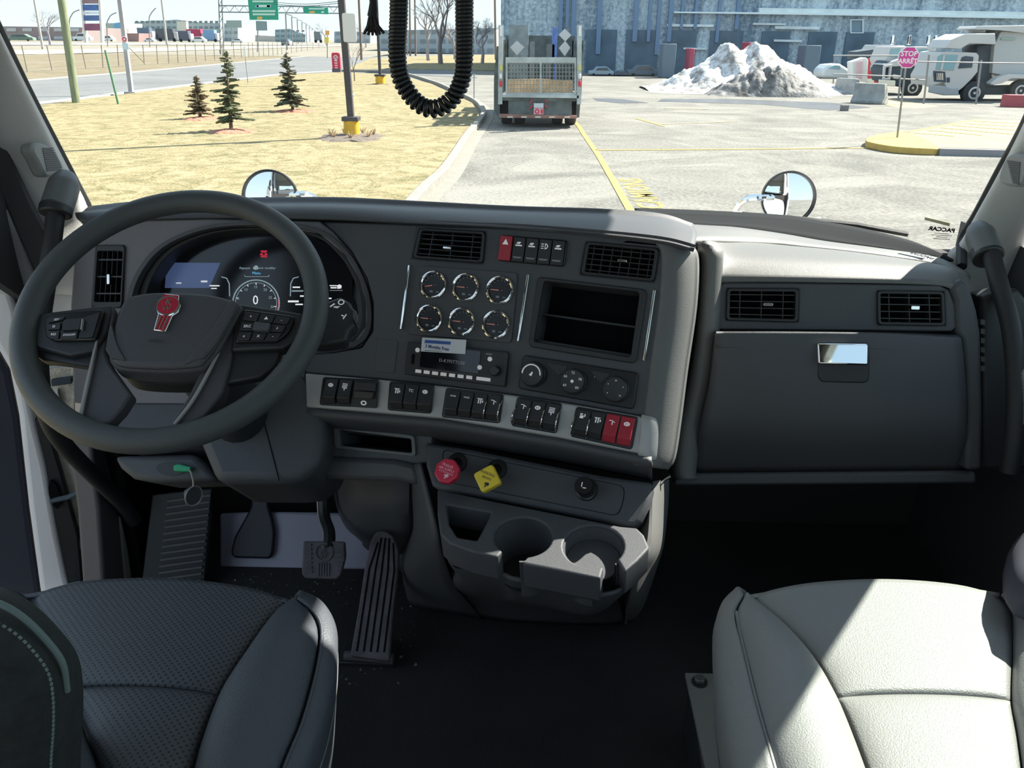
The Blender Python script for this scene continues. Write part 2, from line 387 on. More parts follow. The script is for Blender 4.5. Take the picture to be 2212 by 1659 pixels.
# wet patches and slush in front of the snow
wet = mat('wet_asphalt', (.10, .10, .105), .35)
for P, l in (([(1430, 214), (1560, 213), (1800, 222), (1880, 232), (1790, 238), (1650, 226), (1420, 219)], 'dark wet streak of meltwater in front of the snow pile'), ([(1280, 212), (1345, 214), (1400, 222), (1340, 223), (1290, 218)], 'small dark puddle right of the stake truck')):
    o = ground_poly('puddle', P, .001, .008, wet, kind=None); tag(o, l, 'puddle')
# ================================================================== poles, signs on the left
def pole(name, base, top, r0, r1, m, label, cat='pole', z0=0, n=12, H=None, sq=False, parent=None):
    b = atS(*base) if base[1] < 110 else atZ(*base, z0)
    # top: same distance Y as base, seen at pixel top
    t = atY(*top, b.y)
    if H: t = b + (t - b).normalized() * H
    mbp = MB()
    mbp.tube([b, t], [r0, r1], 4 if sq else n)
    o = mbp.build(name, m, parent, smooth=0 if sq else 40)
    if label: tag(o, label, cat)
    return o, b, t
def pw(px, Y): return px * Y / F * .97       # width in metres of px pixels at distance Y
wood_green = mat('green_treated_wood', (.24, .27, .17), .9, bump=.5, bscale=40, var=.25, vscale=3, stretch=(6, 6, .6))
b = atZ(165, 223, .1)
pole('utility_pole', (165, 223), (133, 0), pw(8.4, b.y), pw(7.6, b.y), wood_green, 'thick greenish wooden utility pole at the road edge, leftmost on the lawn', 'utility pole', .1, H=9)
greyw = mat('grey_lamp_pole', (.36, .35, .36), .7, var=.15, vscale=3)
t = thing('sign_pole', 'square grey pole with a small round red sign above the lawn edge', 'sign pole', atZ(284, 201, .1))
o, b, tt = pole('post', (284, 201), (259, 0), pw(6, 38), pw(5.4, 38), greyw, None, z0=.1, H=9, sq=True, parent=t)
MB().wbox(b.x - .25, b.x + .25, b.y - .2, b.y + .2, 0, .16).build('base_plate', greyw, t)
p = atY(269, 85, b.y - .25); fs = upright(p)
o = MB().prism(fs, circ(0, 0, .13, 20), 0, .02).build('sign_face', mat('sign_white', (.75, .75, .76), .6), t)
MB().prism(fs, circ(0, 0, .10, 20), .02, .026, [circ(0, 0, .05, 16)]).build('red_ring', mat('sign_red', (.65, .05, .09), .5), o)
MB().box(fs, -.14, .14, -.42, -.17, 0, .02).build('lower_plate', mat('pale_blue_plate', (.55, .68, .75), .6), t)
pole('green_post', (256, 226), (227, 108), .045, .04, mat('dark_green_post', (.12, .25, .15), .7), 'thin dark green post leaning beside the square grey pole', 'post', .1)
pole('lamp_pole', (93, 107), (74, 0), .22, .17, mat('white_pole', (.42, .41, .37), .6), 'white lamp pole behind the wire fence, left of the utility pole', 'lamp pole', 0, H=14)
pole('lamp_pole', (361, 98), (349, 0), .26, .18, MATS['white_pole'], 'tall pale lamp pole standing in front of the long grey hotel', 'lamp pole', 0, H=22)
o, b, tt = pole('marker_post', (536, 180), (530, 122), .03, .03, greyw, 'thin marker post with white top plate, right of the middle spruce', 'post', .1)
t2 = o
MB().wbox(tt.x - .06, tt.x + .06, tt.y - .03, tt.y, tt.z, tt.z + .5).build('top_plate', MATS['sign_white'], o)
# --- main lamp post with yellow concrete base
def base_post(px, py, w, h, topx, postw, label, ptop=0, sign=False):
    b = atZ(px, py, LZ); t = thing('lamp_post', label, 'lamp post', b)
    r = pw(w / 2, b.y); hh = pw(h, b.y)
    fr = flat(b)
    MB().lathe(fr, [(r * 1.03, -.05), (r, hh * .8)], 20).build('concrete_base', mat('yellow_base_paint', (.62, .36, .02), .6, var=.1, vscale=4), t)
    MB().wbox(b.x - r * 1.05, b.x + r * 1.05, b.y - r, b.y + r, b.z + hh * .78, b.z + hh * .98).build('base_cover', mat('dark_post', (.055, .05, .055), .6), t, bevel=.01)
    tp = atY(topx, ptop, b.y); u = Vector((tp.x - b.x, 0, tp.z - b.z)).normalized()
    rr = pw(postw / 2, b.y) * 1.3
    MB().tube([b + Vector((0, 0, hh * .9)), b + u * 8], rr, 4).build('post', MATS['dark_post'], t, smooth=0)
    if sign:
        q = atY(755, 60, b.y - rr - .02); f2 = upright(q)
        MB().prism(f2, rnd(rect(-pw(13.5, b.y), pw(13.5, b.y), -pw(27, b.y), pw(27, b.y)), .05), 0, .03).build('white_box', mat('white_sign_plate', (.62, .60, .59), .5), t, bevel=.005)
        q = atY(763, 206, b.y - rr); MB().ball(q, .03).build('junction_cap', MATS['white_sign_plate'], t)
    # mulch ring and tufts
    return b
bb = base_post(761, 296, 33, 43, 737, 14, 'dark square lamp post with a blank white box on a big yellow base', sign=True)
b2 = base_post(822, 182, 20, 20, 816, 6, 'distant dark lamp post on a small yellow base behind the coiled cord', ptop=60)
mulch = mat('red_mulch', (.40, .17, .11), .95, bump=1, bscale=25, var=.4, vscale=9)
soil = mat('dark_mulch', (.14, .11, .09), .95, bump=1, bscale=25, var=.4, vscale=9)
def mound(name, c, rx, ry, h, m, label, cat, n=26, rings=5, rough=.25, seed=0):
    rd = random.Random(seed); V = []; Fc = []
    for i in range(rings + 1):
        q = i / rings
        for k in range(n):
            a = 2 * pi * k / n; w = 1 + rough * (rd.random() - .5) * (1 if i else 0)
            V.append(c + Vector((rx * q * cos(a) * w, ry * q * sin(a) * w, h * (1 - q * q) * (1 + rough * (rd.random() - .5)) - (.02 if i == rings else 0))))
    for i in range(rings):
        for k in range(n): Fc.append((i * n + k, (i + 1) * n + k, (i + 1) * n + (k + 1) % n, i * n + (k + 1) % n))
    o = MB().add(V, Fc).build(name, m, smooth=0); return tag(o, label, cat)
mound('mulch_bed', bb + Vector((0, -.1, .0)), pw(74, bb.y), 1.15, .08, soil, 'dark soil ring around the big yellow lamp base', 'mulch bed', seed=1)
mound('mulch_bed', b2, .6, .5, .05, soil, 'small dark ring at the foot of the distant yellow lamp base', 'mulch bed', seed=2)
tuft_m = mat('dry_tuft', (.42, .29, .17), .9)
rd = random.Random(3)
for k in range(7):
    a = k / 7 * 2 * pi + .4; c = bb + Vector((.55 * cos(a) + (.0), .55 * sin(a) * 1.2, .03)); mb_ = MB()
    for j in range(16):
        q = Vector((rd.uniform(-1, 1), rd.uniform(-1, 1), rd.uniform(.8, 1.8))).normalized() * rd.uniform(.1, .22)
        mb_.tube([c + q * .05, c + q], [.012, .004], 4)
    tag(mb_.build('grass_tuft', tuft_m), 'dry brown tuft %s of the big yellow lamp base' % ['at the right rear', 'at the rear', 'at the left rear', 'at the far left', 'at the left front', 'at the front', 'at the right front'][k], 'tuft', 'dry tufts around the lamp base')
# --- spruces
needle = {'green': mat('green_needles', (.13, .15, .08), .9, var=.3, vscale=6), 'brown': mat('brown_needles', (.26, .15, .09), .9, var=.35, vscale=5, col2=(.10, .12, .07)), 'mix': mat('mixed_needles', (.15, .13, .08), .9, var=.35, vscale=3, col2=(.08, .11, .07))}
bark = mat('bark', (.17, .12, .09), .95, bump=.6, bscale=60)
def spruce(base, top, wpx, kind, label, seed, shape=None):
    rd = random.Random(seed); b = atZ(*base, LZ); tp = atY(top[0], top[1], b.y); H = tp.z - b.z; R_ = pw(wpx / 2, b.y) * 1.12
    t = thing('spruce_tree', label, 'spruce', b)
    MB().tube([b, b + Vector(((tp.x - b.x) * .5, 0, H * .5)), tp], [.055, .035, .008], 7).build('trunk', bark, t)
    mb_ = MB(); nb = 96
    for i in range(nb):
        q = (i + .5) / nb; z = H * (.13 + .85 * q); layer = .75 + .25 * sin(q * 44) * 1
        L = R_ * (1 - q) ** .72 * rd.uniform(.65, 1.12) * layer + .05
        if shape: L *= shape(q)
        a = rd.uniform(0, 2 * pi); o0 = b + Vector(((tp.x - b.x) * z / H, 0, z)); droop = .06 - .18 * (1 - q)
        dr = Vector((cos(a), sin(a), rd.uniform(-.12, .16) + droop)).normalized(); end = o0 + dr * L
        mb_.tube([o0, end], [.012, .004], 4)
        side = Vector((-sin(a), cos(a), 0)); m_ = max(5, int(L / .035))
        for j in range(m_):
            tt = (j + 1) / m_; c = o0.lerp(end, tt); l2 = L * .40 * (1.15 - tt * .8)
            for sgn in (-1, 1):
                e = c + (side * sgn + dr * .8 + Vector((0, 0, rd.uniform(-.35, .2)))).normalized() * l2 * rd.uniform(.6, 1.2)
                w = .034
                mb_.add([c + Vector((0, 0, w)), e, c - Vector((0, 0, w)) + dr * .02], [(0, 1, 2)])
                mb_.add([c + dr * w, e + Vector((0, 0, .01)), c - dr * w], [(0, 1, 2)])
    mb_.build('foliage', needle[kind], t, smooth=0)
    mound('mulch_bed', b + Vector((pw(8, b.y), -.15, .0)), pw(52, b.y) if wpx > 60 else pw(40, b.y), .75, .07, mulch, 'reddish mulch ring under ' + label.split(',')[0], 'mulch bed', seed=seed)
spruce((433, 256), (423, 163), 56, 'brown', 'short browning spruce, left of the three young spruces on the lawn', 4)
spruce((500, 283), (487, 108), 84, 'green', 'tall green spruce, middle of the three young spruces on the lawn', 5)
spruce((633, 240), (618, 112), 78, 'mix', 'half brown spruce, right of the three young spruces on the lawn', 6)
# --- red totem sign
b = atZ(728, 156, .1); t = thing('totem_sign', 'small red upright sign panel at the far corner of the lawn', 'sign', b)
w = pw(8.5, b.y); h = pw(38, b.y); fr = upright(b)
MB().prism(fr, rnd(rect(-w, w, .15, h), .15), -.12, .12).build('panel', mat('totem_red', (.55, .03, .07), .5), t, bevel=.02)
MB().box(fr, -w * 1.05, w * 1.05, 0, .25, -.2, .2).build('foot', mat('dark_foot', (.12, .10, .12), .7), t)
MB().prism(fr, circ(0, h - w * 1.1, w * .55, 18), .12, .14, [circ(0, h - w * 1.1, w * .3, 14)]).build('round_emblem', MATS['white_sign_plate'], t)
for k in range(5): MB().box(fr, -w * .35, w * .35, h * (.68 - .12 * k), h * (.745 - .12 * k), .12, .14).build('letter', mat('pink_letter', (.85, .55, .55), .6), t)
# --- wire fence along the verge
fp = [(60, 157), (140, 152), (230, 147), (330, 140), (430, 135), (545, 124), (620, 119), (690, 111), (760, 103)]
ft = [(50, 99), (140, 97), (230, 96.5), (330, 95.5), (430, 94.5), (545, 92), (620, 92), (690, 92), (760, 92)]
def interp(P, x):
    for i in range(1, len(P)):
        if x <= P[i][0]: return lerp(P[i - 1][1], P[i][1], (x - P[i - 1][0]) / (P[i][0] - P[i - 1][0]))
    return P[-1][1]
fence_post_m = mat('fence_post', (.27, .23, .20), .9)
fxs = [60, 113, 186, 223, 257, 281, 312, 341, 365, 385, 403, 424, 444, 464, 482, 506, 522, 538, 547, 560, 570, 581, 590, 600, 609, 619, 630, 641, 652, 664, 676, 689]
ft_ = thing('wire_fence', 'long wire fence on thin brown posts along the far side of the road', 'fence', atZ(350, 140, 0))
tops = []
for x in fxs:
    b = atZ(x, interp(fp, x), 0); tp = atY(x - (14 if x < 200 else 6) * (1 - x / 800), interp(ft, x), b.y); tp.z = min(tp.z, b.z + 2.3); tops.append((b, tp))
    MB().tube([b, tp], .045, 6).build('fence_post', fence_post_m, ft_)
wr = MB()
for h in (.98, .66, .35, .08): wr.tube([b.lerp(q, h) for b, q in tops], .012, 4)
wr.build('wire', mat('fence_wire', (.33, .32, .31), .6, .4), ft_)
for q in (((160, 0), (0, 0)),): pass
o = MB().tube([atZ(315, 139), atZ(283, 140) + Vector((0, 0, 1.6))], .04, 6).build('brace', fence_post_m, ft_)
# --- gantry
gy = 131
gt = thing('sign_gantry', 'lattice highway sign gantry spanning the road with two green signs', 'gantry', atY(478, 125, gy))
def G(x, y): return atY(x, y, gy)
lat = MB()
for x in (473, 480):
    lat.tube([G(x + 4, 122), G(x - 1, -5)], .09, 5)
for k in range(12):
    y0 = 118 - k * 10; lat.tube([G(476, y0), G(480 if k % 2 else 474, y0 - 10)], .05, 4)
lat.build('leg', steel, gt)
lat = MB()
for y, y2 in ((12, 15), (26, 29)): lat.tube([G(474, y), G(742, y2)], .09, 5)
for k in range(26):
    x0 = 476 + k * 10.2; ya, yb = (12, 26) if k % 2 else (26, 12); lat.tube([G(x0, ya + .01 * k), G(x0 + 10.2, yb)], .05, 4)
lat.build('beam', steel, gt)
sgreen = mat('sign_green', (.03, .34, .22), .6, var=.1, vscale=.6); smark = mat('sign_lettering', (.55, .75, .65), .6)
def panel(P, m, parent, name, Y, th=.15):
    fr = upright(Vector((0, Y, 0))); return MB().prism(fr, fr.pts(P), 0, th).build(name, m, parent)
pn = panel([(535, -12), (600, -10), (602, 43), (540, 43)], sgreen, gt, 'green_sign', gy - .6)
for (x, y, w, h, c) in [(570, 13, 30, 5, 0), (555, 14, 7, 6, 1), (580, 14, 7, 6, 1), (570, 24, 50, 4, 0), (570, 31, 48, 4, 0), (561, 39, 11, 6, 2), (568, 3, 45, 4, 0)]:
    panel([(x - w / 2, y - h / 2), (x + w / 2, y - h / 2), (x + w / 2, y + h / 2), (x - w / 2, y + h / 2)], [smark, mat('sign_shield', (.25, .40, .55), .6), mat('sign_orange_tab', (.75, .45, .12), .6)][c], pn, 'lettering', gy - .75, .03)
pn = panel([(655, 14), (709, 17), (710, 31), (656, 29)], sgreen, gt, 'small_green_sign', gy - .6)
for (x, y, w, h, c) in [(684, 19, 34, 3, 0), (674, 26, 12, 4, 2), (697, 26, 6, 4, 0)]:
    panel([(x - w / 2, y - h / 2), (x + w / 2, y - h / 2), (x + w / 2, y + h / 2), (x - w / 2, y + h / 2)], [smark, 0, MATS['sign_orange_tab']][c], pn, 'lettering', gy - .75, .03)
# further signs
def sign_on_post(P, px, py, Y, m, label, pm=steel, r=.12):
    b = atY(px, py, Y); b.z = gz(b.x, b.y); t = thing('road_sign', label, 'road sign', b)
    panel(P, m, t, 'sign_panel', Y, .15); MB().tube([b, atY(px, P[0][1] + 2, Y + .2)], r, 6).build('post', pm, t)
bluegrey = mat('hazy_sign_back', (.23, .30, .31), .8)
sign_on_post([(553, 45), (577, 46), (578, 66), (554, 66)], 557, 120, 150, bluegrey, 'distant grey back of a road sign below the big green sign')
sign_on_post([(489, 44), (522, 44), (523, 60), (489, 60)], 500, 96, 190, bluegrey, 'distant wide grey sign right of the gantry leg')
t = thing('chevron_sign', 'orange and yellow hazard sign at the end of the far road', 'road sign', Vector((atY(706, 110, 120).x, 120, 0)))
panel([(703, 66), (712, 66), (712, 76), (703, 76)], mat('orange_sign', (.85, .42, .12), .6), t, 'orange_plate', 119)
panel([(701, 80), (711, 80), (711, 92), (701, 92)], mat('yellow_sign', (.85, .62, .15), .6), t, 'chevron_plate', 119)
MB().tube([Vector((atY(706, 108, 120).x, 120, 0)), atY(707, 66, 120)], .06, 5).build('post', steel, t)
# chain of street lights receding
for k, (x, y0, y1, arm) in enumerate([(617, 92, 30, -10), (630, 92, 36, -9), (642, 93, 42, -8), (652, 93, 48, -7), (661, 93, 53, -6), (668, 93, 58, -5), (674, 93, 62, -5), (680, 93, 66, -4), (685, 93, 70, -3)]):
    Y = 170 + k * 34; mb_ = MB(); g0 = atY(x + 2, y0, Y); g0.z = gz(g0.x, Y); mb_.tube([g0, atY(x, y1, Y)], .14, 5); mb_.tube([atY(x, y1, Y), atY(x + 14 - k, y1 + 4, Y)], .1, 4)
    tag(mb_.build('street_lamp', steel), '%s of the far street lamps receding along the highway' % ['tallest and leftmost', 'second from left', 'third from left', 'fourth from left', 'middle one', 'fourth from the far end', 'third from the far end', 'second from the far end', 'smallest and farthest'][k], 'street lamp', 'street lamps receding along the highway')
for k, (x, y, x2, r) in enumerate([(150, 44, 172, 1), (231, 50, 252, 1), (322, 40, 337, 1)]):
    Y = 180; g0 = atY(x, 92, Y); g0.z = gz(g0.x, Y); P = [g0, atY(x, y + 4, Y), atY(x + 4, y - 10, Y), atY(x + 10, y - 18, Y), atY(x2, y - 23, Y)]
    tag(MB().tube(catmull(P, 4), .11, 6).build('street_lamp', steel), ['curved street lamp just right of the greenish utility pole', 'curved street lamp right of the tall blue pylon sign', 'curved street lamp over the left end of the grey hotel'][k], 'street lamp')
# power lines
wires = MB()
for dy in (0, 4): wires.tube(catmull([atY(590, 5 + dy, 95), atY(660, 9 + dy, 92), atY(735, 3 + dy, 88)], 6), .035, 4)
tag(wires.build('power_line', mat('cable_black', (.08, .08, .09), .7)), 'pair of dark overhead cables sagging above the small green sign', 'cable')
# pylon sign
Y = 200; t = thing('pylon_sign', 'tall pylon sign with blue panels rising above the far shops', 'sign', atY(200, 92, Y))
fr = upright(Vector((0, Y, 0)))
for P in ([(174, -20), (181, -20), (189, 92), (184, 92)], [(213, -20), (218, -20), (224, 92), (219, 92)]): MB().prism(fr, fr.pts(P), -.5, .5).build('leg', mat('pylon_cream', (.60, .60, .52), .6), t)
for (y0, y1, c, nm) in [(-2, 8, (.25, .16, .18), 'sign_panel'), (10, 23, (.06, .13, .34), 'sign_panel'), (25, 31, (.60, .66, .70), 'sign_panel'), (33, 45, (.07, .13, .30), 'sign_panel'), (51, 66, (.22, .07, .13), 'sign_panel')]:
    MB().prism(fr, fr.pts([(180 + y0 * .085, y0), (213 + y0 * .085, y0), (213 + y1 * .085, y1), (180 + y1 * .085, y1)]), .0, .6).build(nm, mat('pylon_panel_%d' % y0, c, .5, var=.25, vscale=.8), t)
# buildings beyond
def bldg(P, Y, depth, col, label, cat='building', rows=0, name='building', wcol=(.12, .15, .17), cols=8, win=True):
    fr = upright(Vector((0, Y, 0))); b = atY(sum(p[0] for p in P) / len(P), max(p[1] for p in P), Y)
    t = thing(name, label, cat, b)
    m = mat('wall_%s' % '_'.join('%d' % (c * 100) for c in col), col, .9, var=.06, vscale=.1)
    q = fr.pts(P); zmin = min(v for _, v in q); q = [(u, gz(b.x, Y) if v < zmin + 2.2 and P[k][1] == max(p[1] for p in P) and zmin < 4.5 else v) for k, (u, v) in enumerate(q)]
    MB().prism(fr, q, 0, -depth).build('wall', m, t)
    if rows:
        xs = [p[0] for p in P]; x0, x1 = min(xs), max(xs); y0 = min(p[1] for p in P); y1 = max(p[1] for p in P)
        wm = mat('window_dark_%d' % int(wcol[0] * 100), wcol, .3)
        for r in range(rows):
            ya = lerp(y0, y1, (r + .25) / rows); yb = lerp(y0, y1, (r + .65) / rows)
            for c in range(cols):
                xa = lerp(x0, x1, (c + .2) / cols); xb = lerp(x0, x1, (c + .8) / cols)
                MB().prism(fr, fr.pts([(xa, ya), (xb, ya), (xb, yb), (xa, yb)]), 0, .15).build('window', wm, t)
    return t
bldg([(-60, 56), (178, 59), (178, 92), (-60, 92)], 260, 30, (.30, .24, .24), 'low dark brown shop building behind the bare trees at far left', rows=2, cols=7, wcol=(.45, .47, .48))
bldg([(228, 50), (265, 50), (268, 92), (232, 92)], 300, 15, (.42, .50, .42), 'small green billboard building right of the pylon sign')
bldg([(246, 50), (262, 48), (264, 92), (248, 92)], 298, 1, (.15, .38, .58), 'bright blue billboard on the small green building', 'billboard')
bldg([(290, 48), (330, 44), (362, 44), (380, 42), (408, 45), (432, 48), (474, 50), (474, 90), (290, 90)], 330, 25, (.38, .44, .45), 'long grey hotel with rows of windows on the skyline', rows=4, cols=16, wcol=(.16, .21, .24))
bldg([(382, 46), (402, 46), (404, 80), (384, 92)], 325, 2, (.62, .60, .52), 'cream stair tower in the middle of the grey hotel', rows=0)
bldg([(484, 50), (514, 52), (514, 92), (484, 92)], 320, 20, (.40, .47, .49), 'pale grey block right of the gantry leg', rows=3, cols=3, wcol=(.2, .26, .29))
bldg([(594, 64), (626, 62), (640, 68), (660, 74), (660, 94), (594, 94)], 340, 30, (.30, .40, .43), 'bluish office block under the small green sign', rows=3, cols=6, wcol=(.16, .22, .26))
bldg([(520, 74), (596, 78), (596, 93), (520, 93)], 360, 20, (.46, .45, .43), 'low pale shop roofs between the grey block and office block')
bldg([(722, 68), (760, 66), (800, 72), (800, 96), (722, 96)], 300, 30, (.38, .44, .48), 'hazy grey building behind the dark lamp post', rows=2, cols=5, wcol=(.2, .26, .3))
bldg([(820, 66), (925, 64), (1070, 60), (1070, 120), (820, 112)], 170, 20, (.34, .40, .44), 'distant bluish building between the coiled cord strands and the stake truck', rows=3, cols=12, wcol=(.18, .22, .25))
bldg([(268, 72), (300, 72), (300, 92), (268, 92)], 250, 8, (.32, .20, .19), 'dark red brick shed right of the square grey pole')
# vehicles on the highway
def car(x, y, w, Y, col, label, kind='car', h=.34):
    b = atY(x, y, Y); b.z = gz(b.x, Y); L = w * Y / F; H = L * h
    t = thing(kind, label, kind, b); fr = upright(b); m = mat('paint_%s' % '_'.join('%d' % (c * 100) for c in col), col, .35)
    if kind == 'car':
        P = [(-.5, .12), (-.49, .5), (-.3, .58), (-.18, .97), (.22, 1), (.38, .6), (.49, .52), (.5, .12)]
        MB().prism(fr, [(a * L, c * H) for a, c in P], 0, -1.8).build('body', m, t, bevel=.05)
        MB().prism(fr, [(a * L, c * H) for a, c in [(-.26, .6), (-.16, .9), (.2, .92), (.32, .6)]], 0, .02).build('side_window', mat('car_glass', (.07, .09, .11), .2), t)
    else:
        MB().box(fr, -.5 * L, .3 * L, .2 * H, H, -2.4, 0).build('cargo_box', m, t, bevel=.05)
        MB().box(fr, .32 * L, .5 * L, .15 * H, .75 * H, -2.3, 0).build('cab', mat('cab_paint', (.5, .5, .52), .4), t, bevel=.1)
    for a in (-.32, .32):
        f2 = Frame(b + Vector((a * L, -.0, H * .14)), (1, 0, 0), (0, 0, 1)); MB().lathe(f2, [(H * .14, -.2), (H * .14, .05)], 14).build('wheel', mat('tyre', (.02, .02, .022), .8), t)
for a in [(178, 95, 36, 250, (.72, .74, .74), 'white van parked under the pylon sign', 'car', .42), (234, 94, 22, 250, (.75, .75, .72), 'small white car between pylon sign and square pole', 'car', .5),
          (322, 94, 22, 250, (.75, .76, .76), 'white car in front of the left end of the grey hotel'), (428, 94, 30, 250, (.82, .82, .82), 'white car in front of the red truck', 'car', .36),
          (512, 94, 24, 250, (.7, .7, .7), 'white car just right of the gantry leg'), (42, 97, 60, 240, (.16, .22, .17), 'long dark green car at far left above the fence', 'car', .22)]: car(*a)
for a in [(315, 88, 30, 265, (.10, .15, .22), 'dark blue truck on the highway left of the tall pale lamp pole', 'truck', .85), (362, 90, 44, 268, (.08, .09, .11), 'long black truck behind the tall pale lamp pole', 'truck', .55),
          (400, 90, 26, 258, (.09, .10, .14), 'dark truck between black truck and red truck', 'truck', .8), (424, 88, 36, 275, (.42, .04, .10), 'dark red truck on the highway', 'truck', .65),
          (456, 90, 28, 272, (.18, .32, .52), 'blue box truck on the highway left of the gantry leg', 'truck', .8), (617, 98, 18, 210, (.10, .14, .18), 'dark van on the highway under the office block', 'truck', .7), (688, 95, 16, 300, (.16, .20, .20), 'distant dark truck near the vanishing point', 'truck', 1.3)]: car(*a)
# bare trees
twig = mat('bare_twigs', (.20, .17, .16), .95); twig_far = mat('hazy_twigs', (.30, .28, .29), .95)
def bare_tree(px, py, top, Y, label, seed, m=twig, spread=.5, depth=5, r=.22, name='bare_tree', lean=0):
    rd = random.Random(seed); b = atY(px, py, Y); b.z = gz(b.x, Y); H = (atY(px, top, Y).z - b.z)
    mb_ = MB()
    def br(p, d, L, r_, k):
        e = p + d * L; mid = p.lerp(e, .5) + Vector((rd.uniform(-1, 1), rd.uniform(-1, 1), 0)) * L * .05
        mb_.tube([p, mid, e], [r_, r_ * .85, r_ * .65], 5 if k > 2 else 3, cap=False)
        if k == 0: return
        for j in range(rd.choice((2, 3, 3))):
            q = (d + Vector((rd.uniform(-1, 1), rd.uniform(-1, 1), rd.uniform(-.3, .5))) * spread * 1.35).normalized()
            br(e if j else p.lerp(e, .75), q, L * rd.uniform(.62, .82), r_ * .58, k - 1)
    br(b, Vector((lean, 0, 1)).normalized(), H * .30, r, depth)
    tag(mb_.build(name, m, smooth=0), label, 'tree')
bare_tree(-8, 100, -40, 120, 'spreading bare tree at the very left edge of the windscreen', 11, lean=.1)
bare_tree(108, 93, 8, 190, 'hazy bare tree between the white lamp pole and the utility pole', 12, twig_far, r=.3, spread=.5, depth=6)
bare_tree(952, 122, -60, 95, 'tall bare tree seen inside the loop of the coiled cord', 13, r=.3, depth=6, spread=.4)
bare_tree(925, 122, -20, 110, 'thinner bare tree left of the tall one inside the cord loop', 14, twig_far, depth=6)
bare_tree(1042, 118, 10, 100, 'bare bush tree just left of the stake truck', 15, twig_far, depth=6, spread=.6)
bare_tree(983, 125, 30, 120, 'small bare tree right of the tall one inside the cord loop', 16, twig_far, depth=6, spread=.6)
bare_tree(765, 160, 70, 52, 'slender staked sapling beside the dark lamp post', 17, depth=4, r=.04, spread=.35)
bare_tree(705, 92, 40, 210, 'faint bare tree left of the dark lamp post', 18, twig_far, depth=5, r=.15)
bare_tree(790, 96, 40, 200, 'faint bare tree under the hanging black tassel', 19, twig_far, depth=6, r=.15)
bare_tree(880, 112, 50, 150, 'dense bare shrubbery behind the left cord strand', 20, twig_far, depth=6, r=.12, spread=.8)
wp = mat('brown_wood_pole', (.20, .15, .12), .9)
for a in [((886, 121), (885, -5), 'brown wooden pole, left of the pair inside the cord loop'), ((898, 121), (896, -5), 'brown wooden pole, right of the pair inside the cord loop'), ((781, 130), (775, -5), 'thin wooden pole left of the hanging tassel'), ((1071, 130), (1069, -5), 'dark wooden pole right behind the left edge of the stake truck')]:
    pole('wooden_pole', a[0], a[1], .16, .13, wp, a[2], 'pole', 0, H=13)
for (x, y0, y1, Y, l) in [(934, 138, 155, 60, 'thin stake on the lawn edge inside the cord loop'), (1024, 158, 222, 40, 'thin reflective stake by the kerb left of the stake truck')]:
    o = MB().tube([atZ(x, y1, 0), atY(x, y0, atZ(x, y1, 0).y)], .02, 5).build('stake', steel); tag(o, l, 'stake')
# ================================================================== WAREHOUSE
wm = bpy.data.materials.new('warehouse_cladding'); wm.use_nodes = True; n = wm.node_tree; b = n.nodes['Principled BSDF']
b.inputs['Roughness'].default_value = .6
t = n.nodes.new('ShaderNodeTexCoord'); mp = n.nodes.new('ShaderNodeMapping'); mp.inputs['Scale'].default_value = (1, 1, .12)
z = n.nodes.new('ShaderNodeTexNoise'); z.inputs['Scale'].default_value = .55; z.inputs['Detail'].default_value = 8; z.inputs['Roughness'].default_value = .7; z.inputs['Distortion'].default_value = .8
z2 = n.nodes.new('ShaderNodeTexNoise'); z2.inputs['Scale'].default_value = 3.2; z2.inputs['Detail'].default_value = 6; z2.inputs['Roughness'].default_value = .75
r = n.nodes.new('ShaderNodeValToRGB'); r.color_ramp.elements[0].position = .40; r.color_ramp.elements[1].position = .58
r.color_ramp.elements[0].color = (.11, .17, .235, 1); r.color_ramp.elements[1].color = (.50, .61, .67, 1)
mx = n.nodes.new('ShaderNodeMath'); mx.operation = 'MULTIPLY_ADD'; mx.inputs[1].default_value = .5; h_ = n.nodes.new('ShaderNodeMath'); h_.operation = 'MULTIPLY'; h_.inputs[1].default_value = .5
n.links.new(t.outputs['Object'], mp.inputs[0]); n.links.new(mp.outputs[0], z.inputs['Vector']); n.links.new(t.outputs['Object'], z2.inputs['Vector'])
n.links.new(z.outputs['Fac'], h_.inputs[0]); n.links.new(z2.outputs['Fac'], mx.inputs[0]); n.links.new(h_.outputs[0], mx.inputs[2]); n.links.new(mx.outputs[0], r.inputs[0]); n.links.new(r.outputs[0], b.inputs['Base Color'])
clad = wm
WY = 74.0
wf = upright(Vector((0, WY, 0)))
t = thing('warehouse', 'huge blue-grey metal clad warehouse filling the background on the right', 'building', Vector((30, WY, 0)))
x0 = wf.px(1082, 60)[0]
MB().prism(wf, rect(x0, 75, 0, 6.3), 0, -30).build('lower_wall', clad, t)
MB().prism(wf, rect(x0 - .2, 75, 6.3, 12), .25, -30.2).build('upper_wall', mat('upper_cladding', (.40, .51, .60), .6, var=.1, vscale=.3), t)
bnd = MB(); q = lambda x, y: wf.px(x, y, .4)
bnd.prism(wf, [q(1640, 17), q(2300, 27), q(2300, 37), q(1640, 30)], 0, .4)
bnd.build('window_band', mat('band_white', (.66, .78, .80), .6, var=.12, vscale=1.2), t)
bnd = MB(); bnd.prism(wf, [q(1455, 25), q(1800, 28), q(2300, 37), q(2300, 42), q(1800, 33), q(1455, 28)], 0, .5)
bnd.build('white_rail', mat('rail_white', (.72, .82, .84), .6), t)
pp = mat('downpipe_blue', (.14, .23, .36), .6)
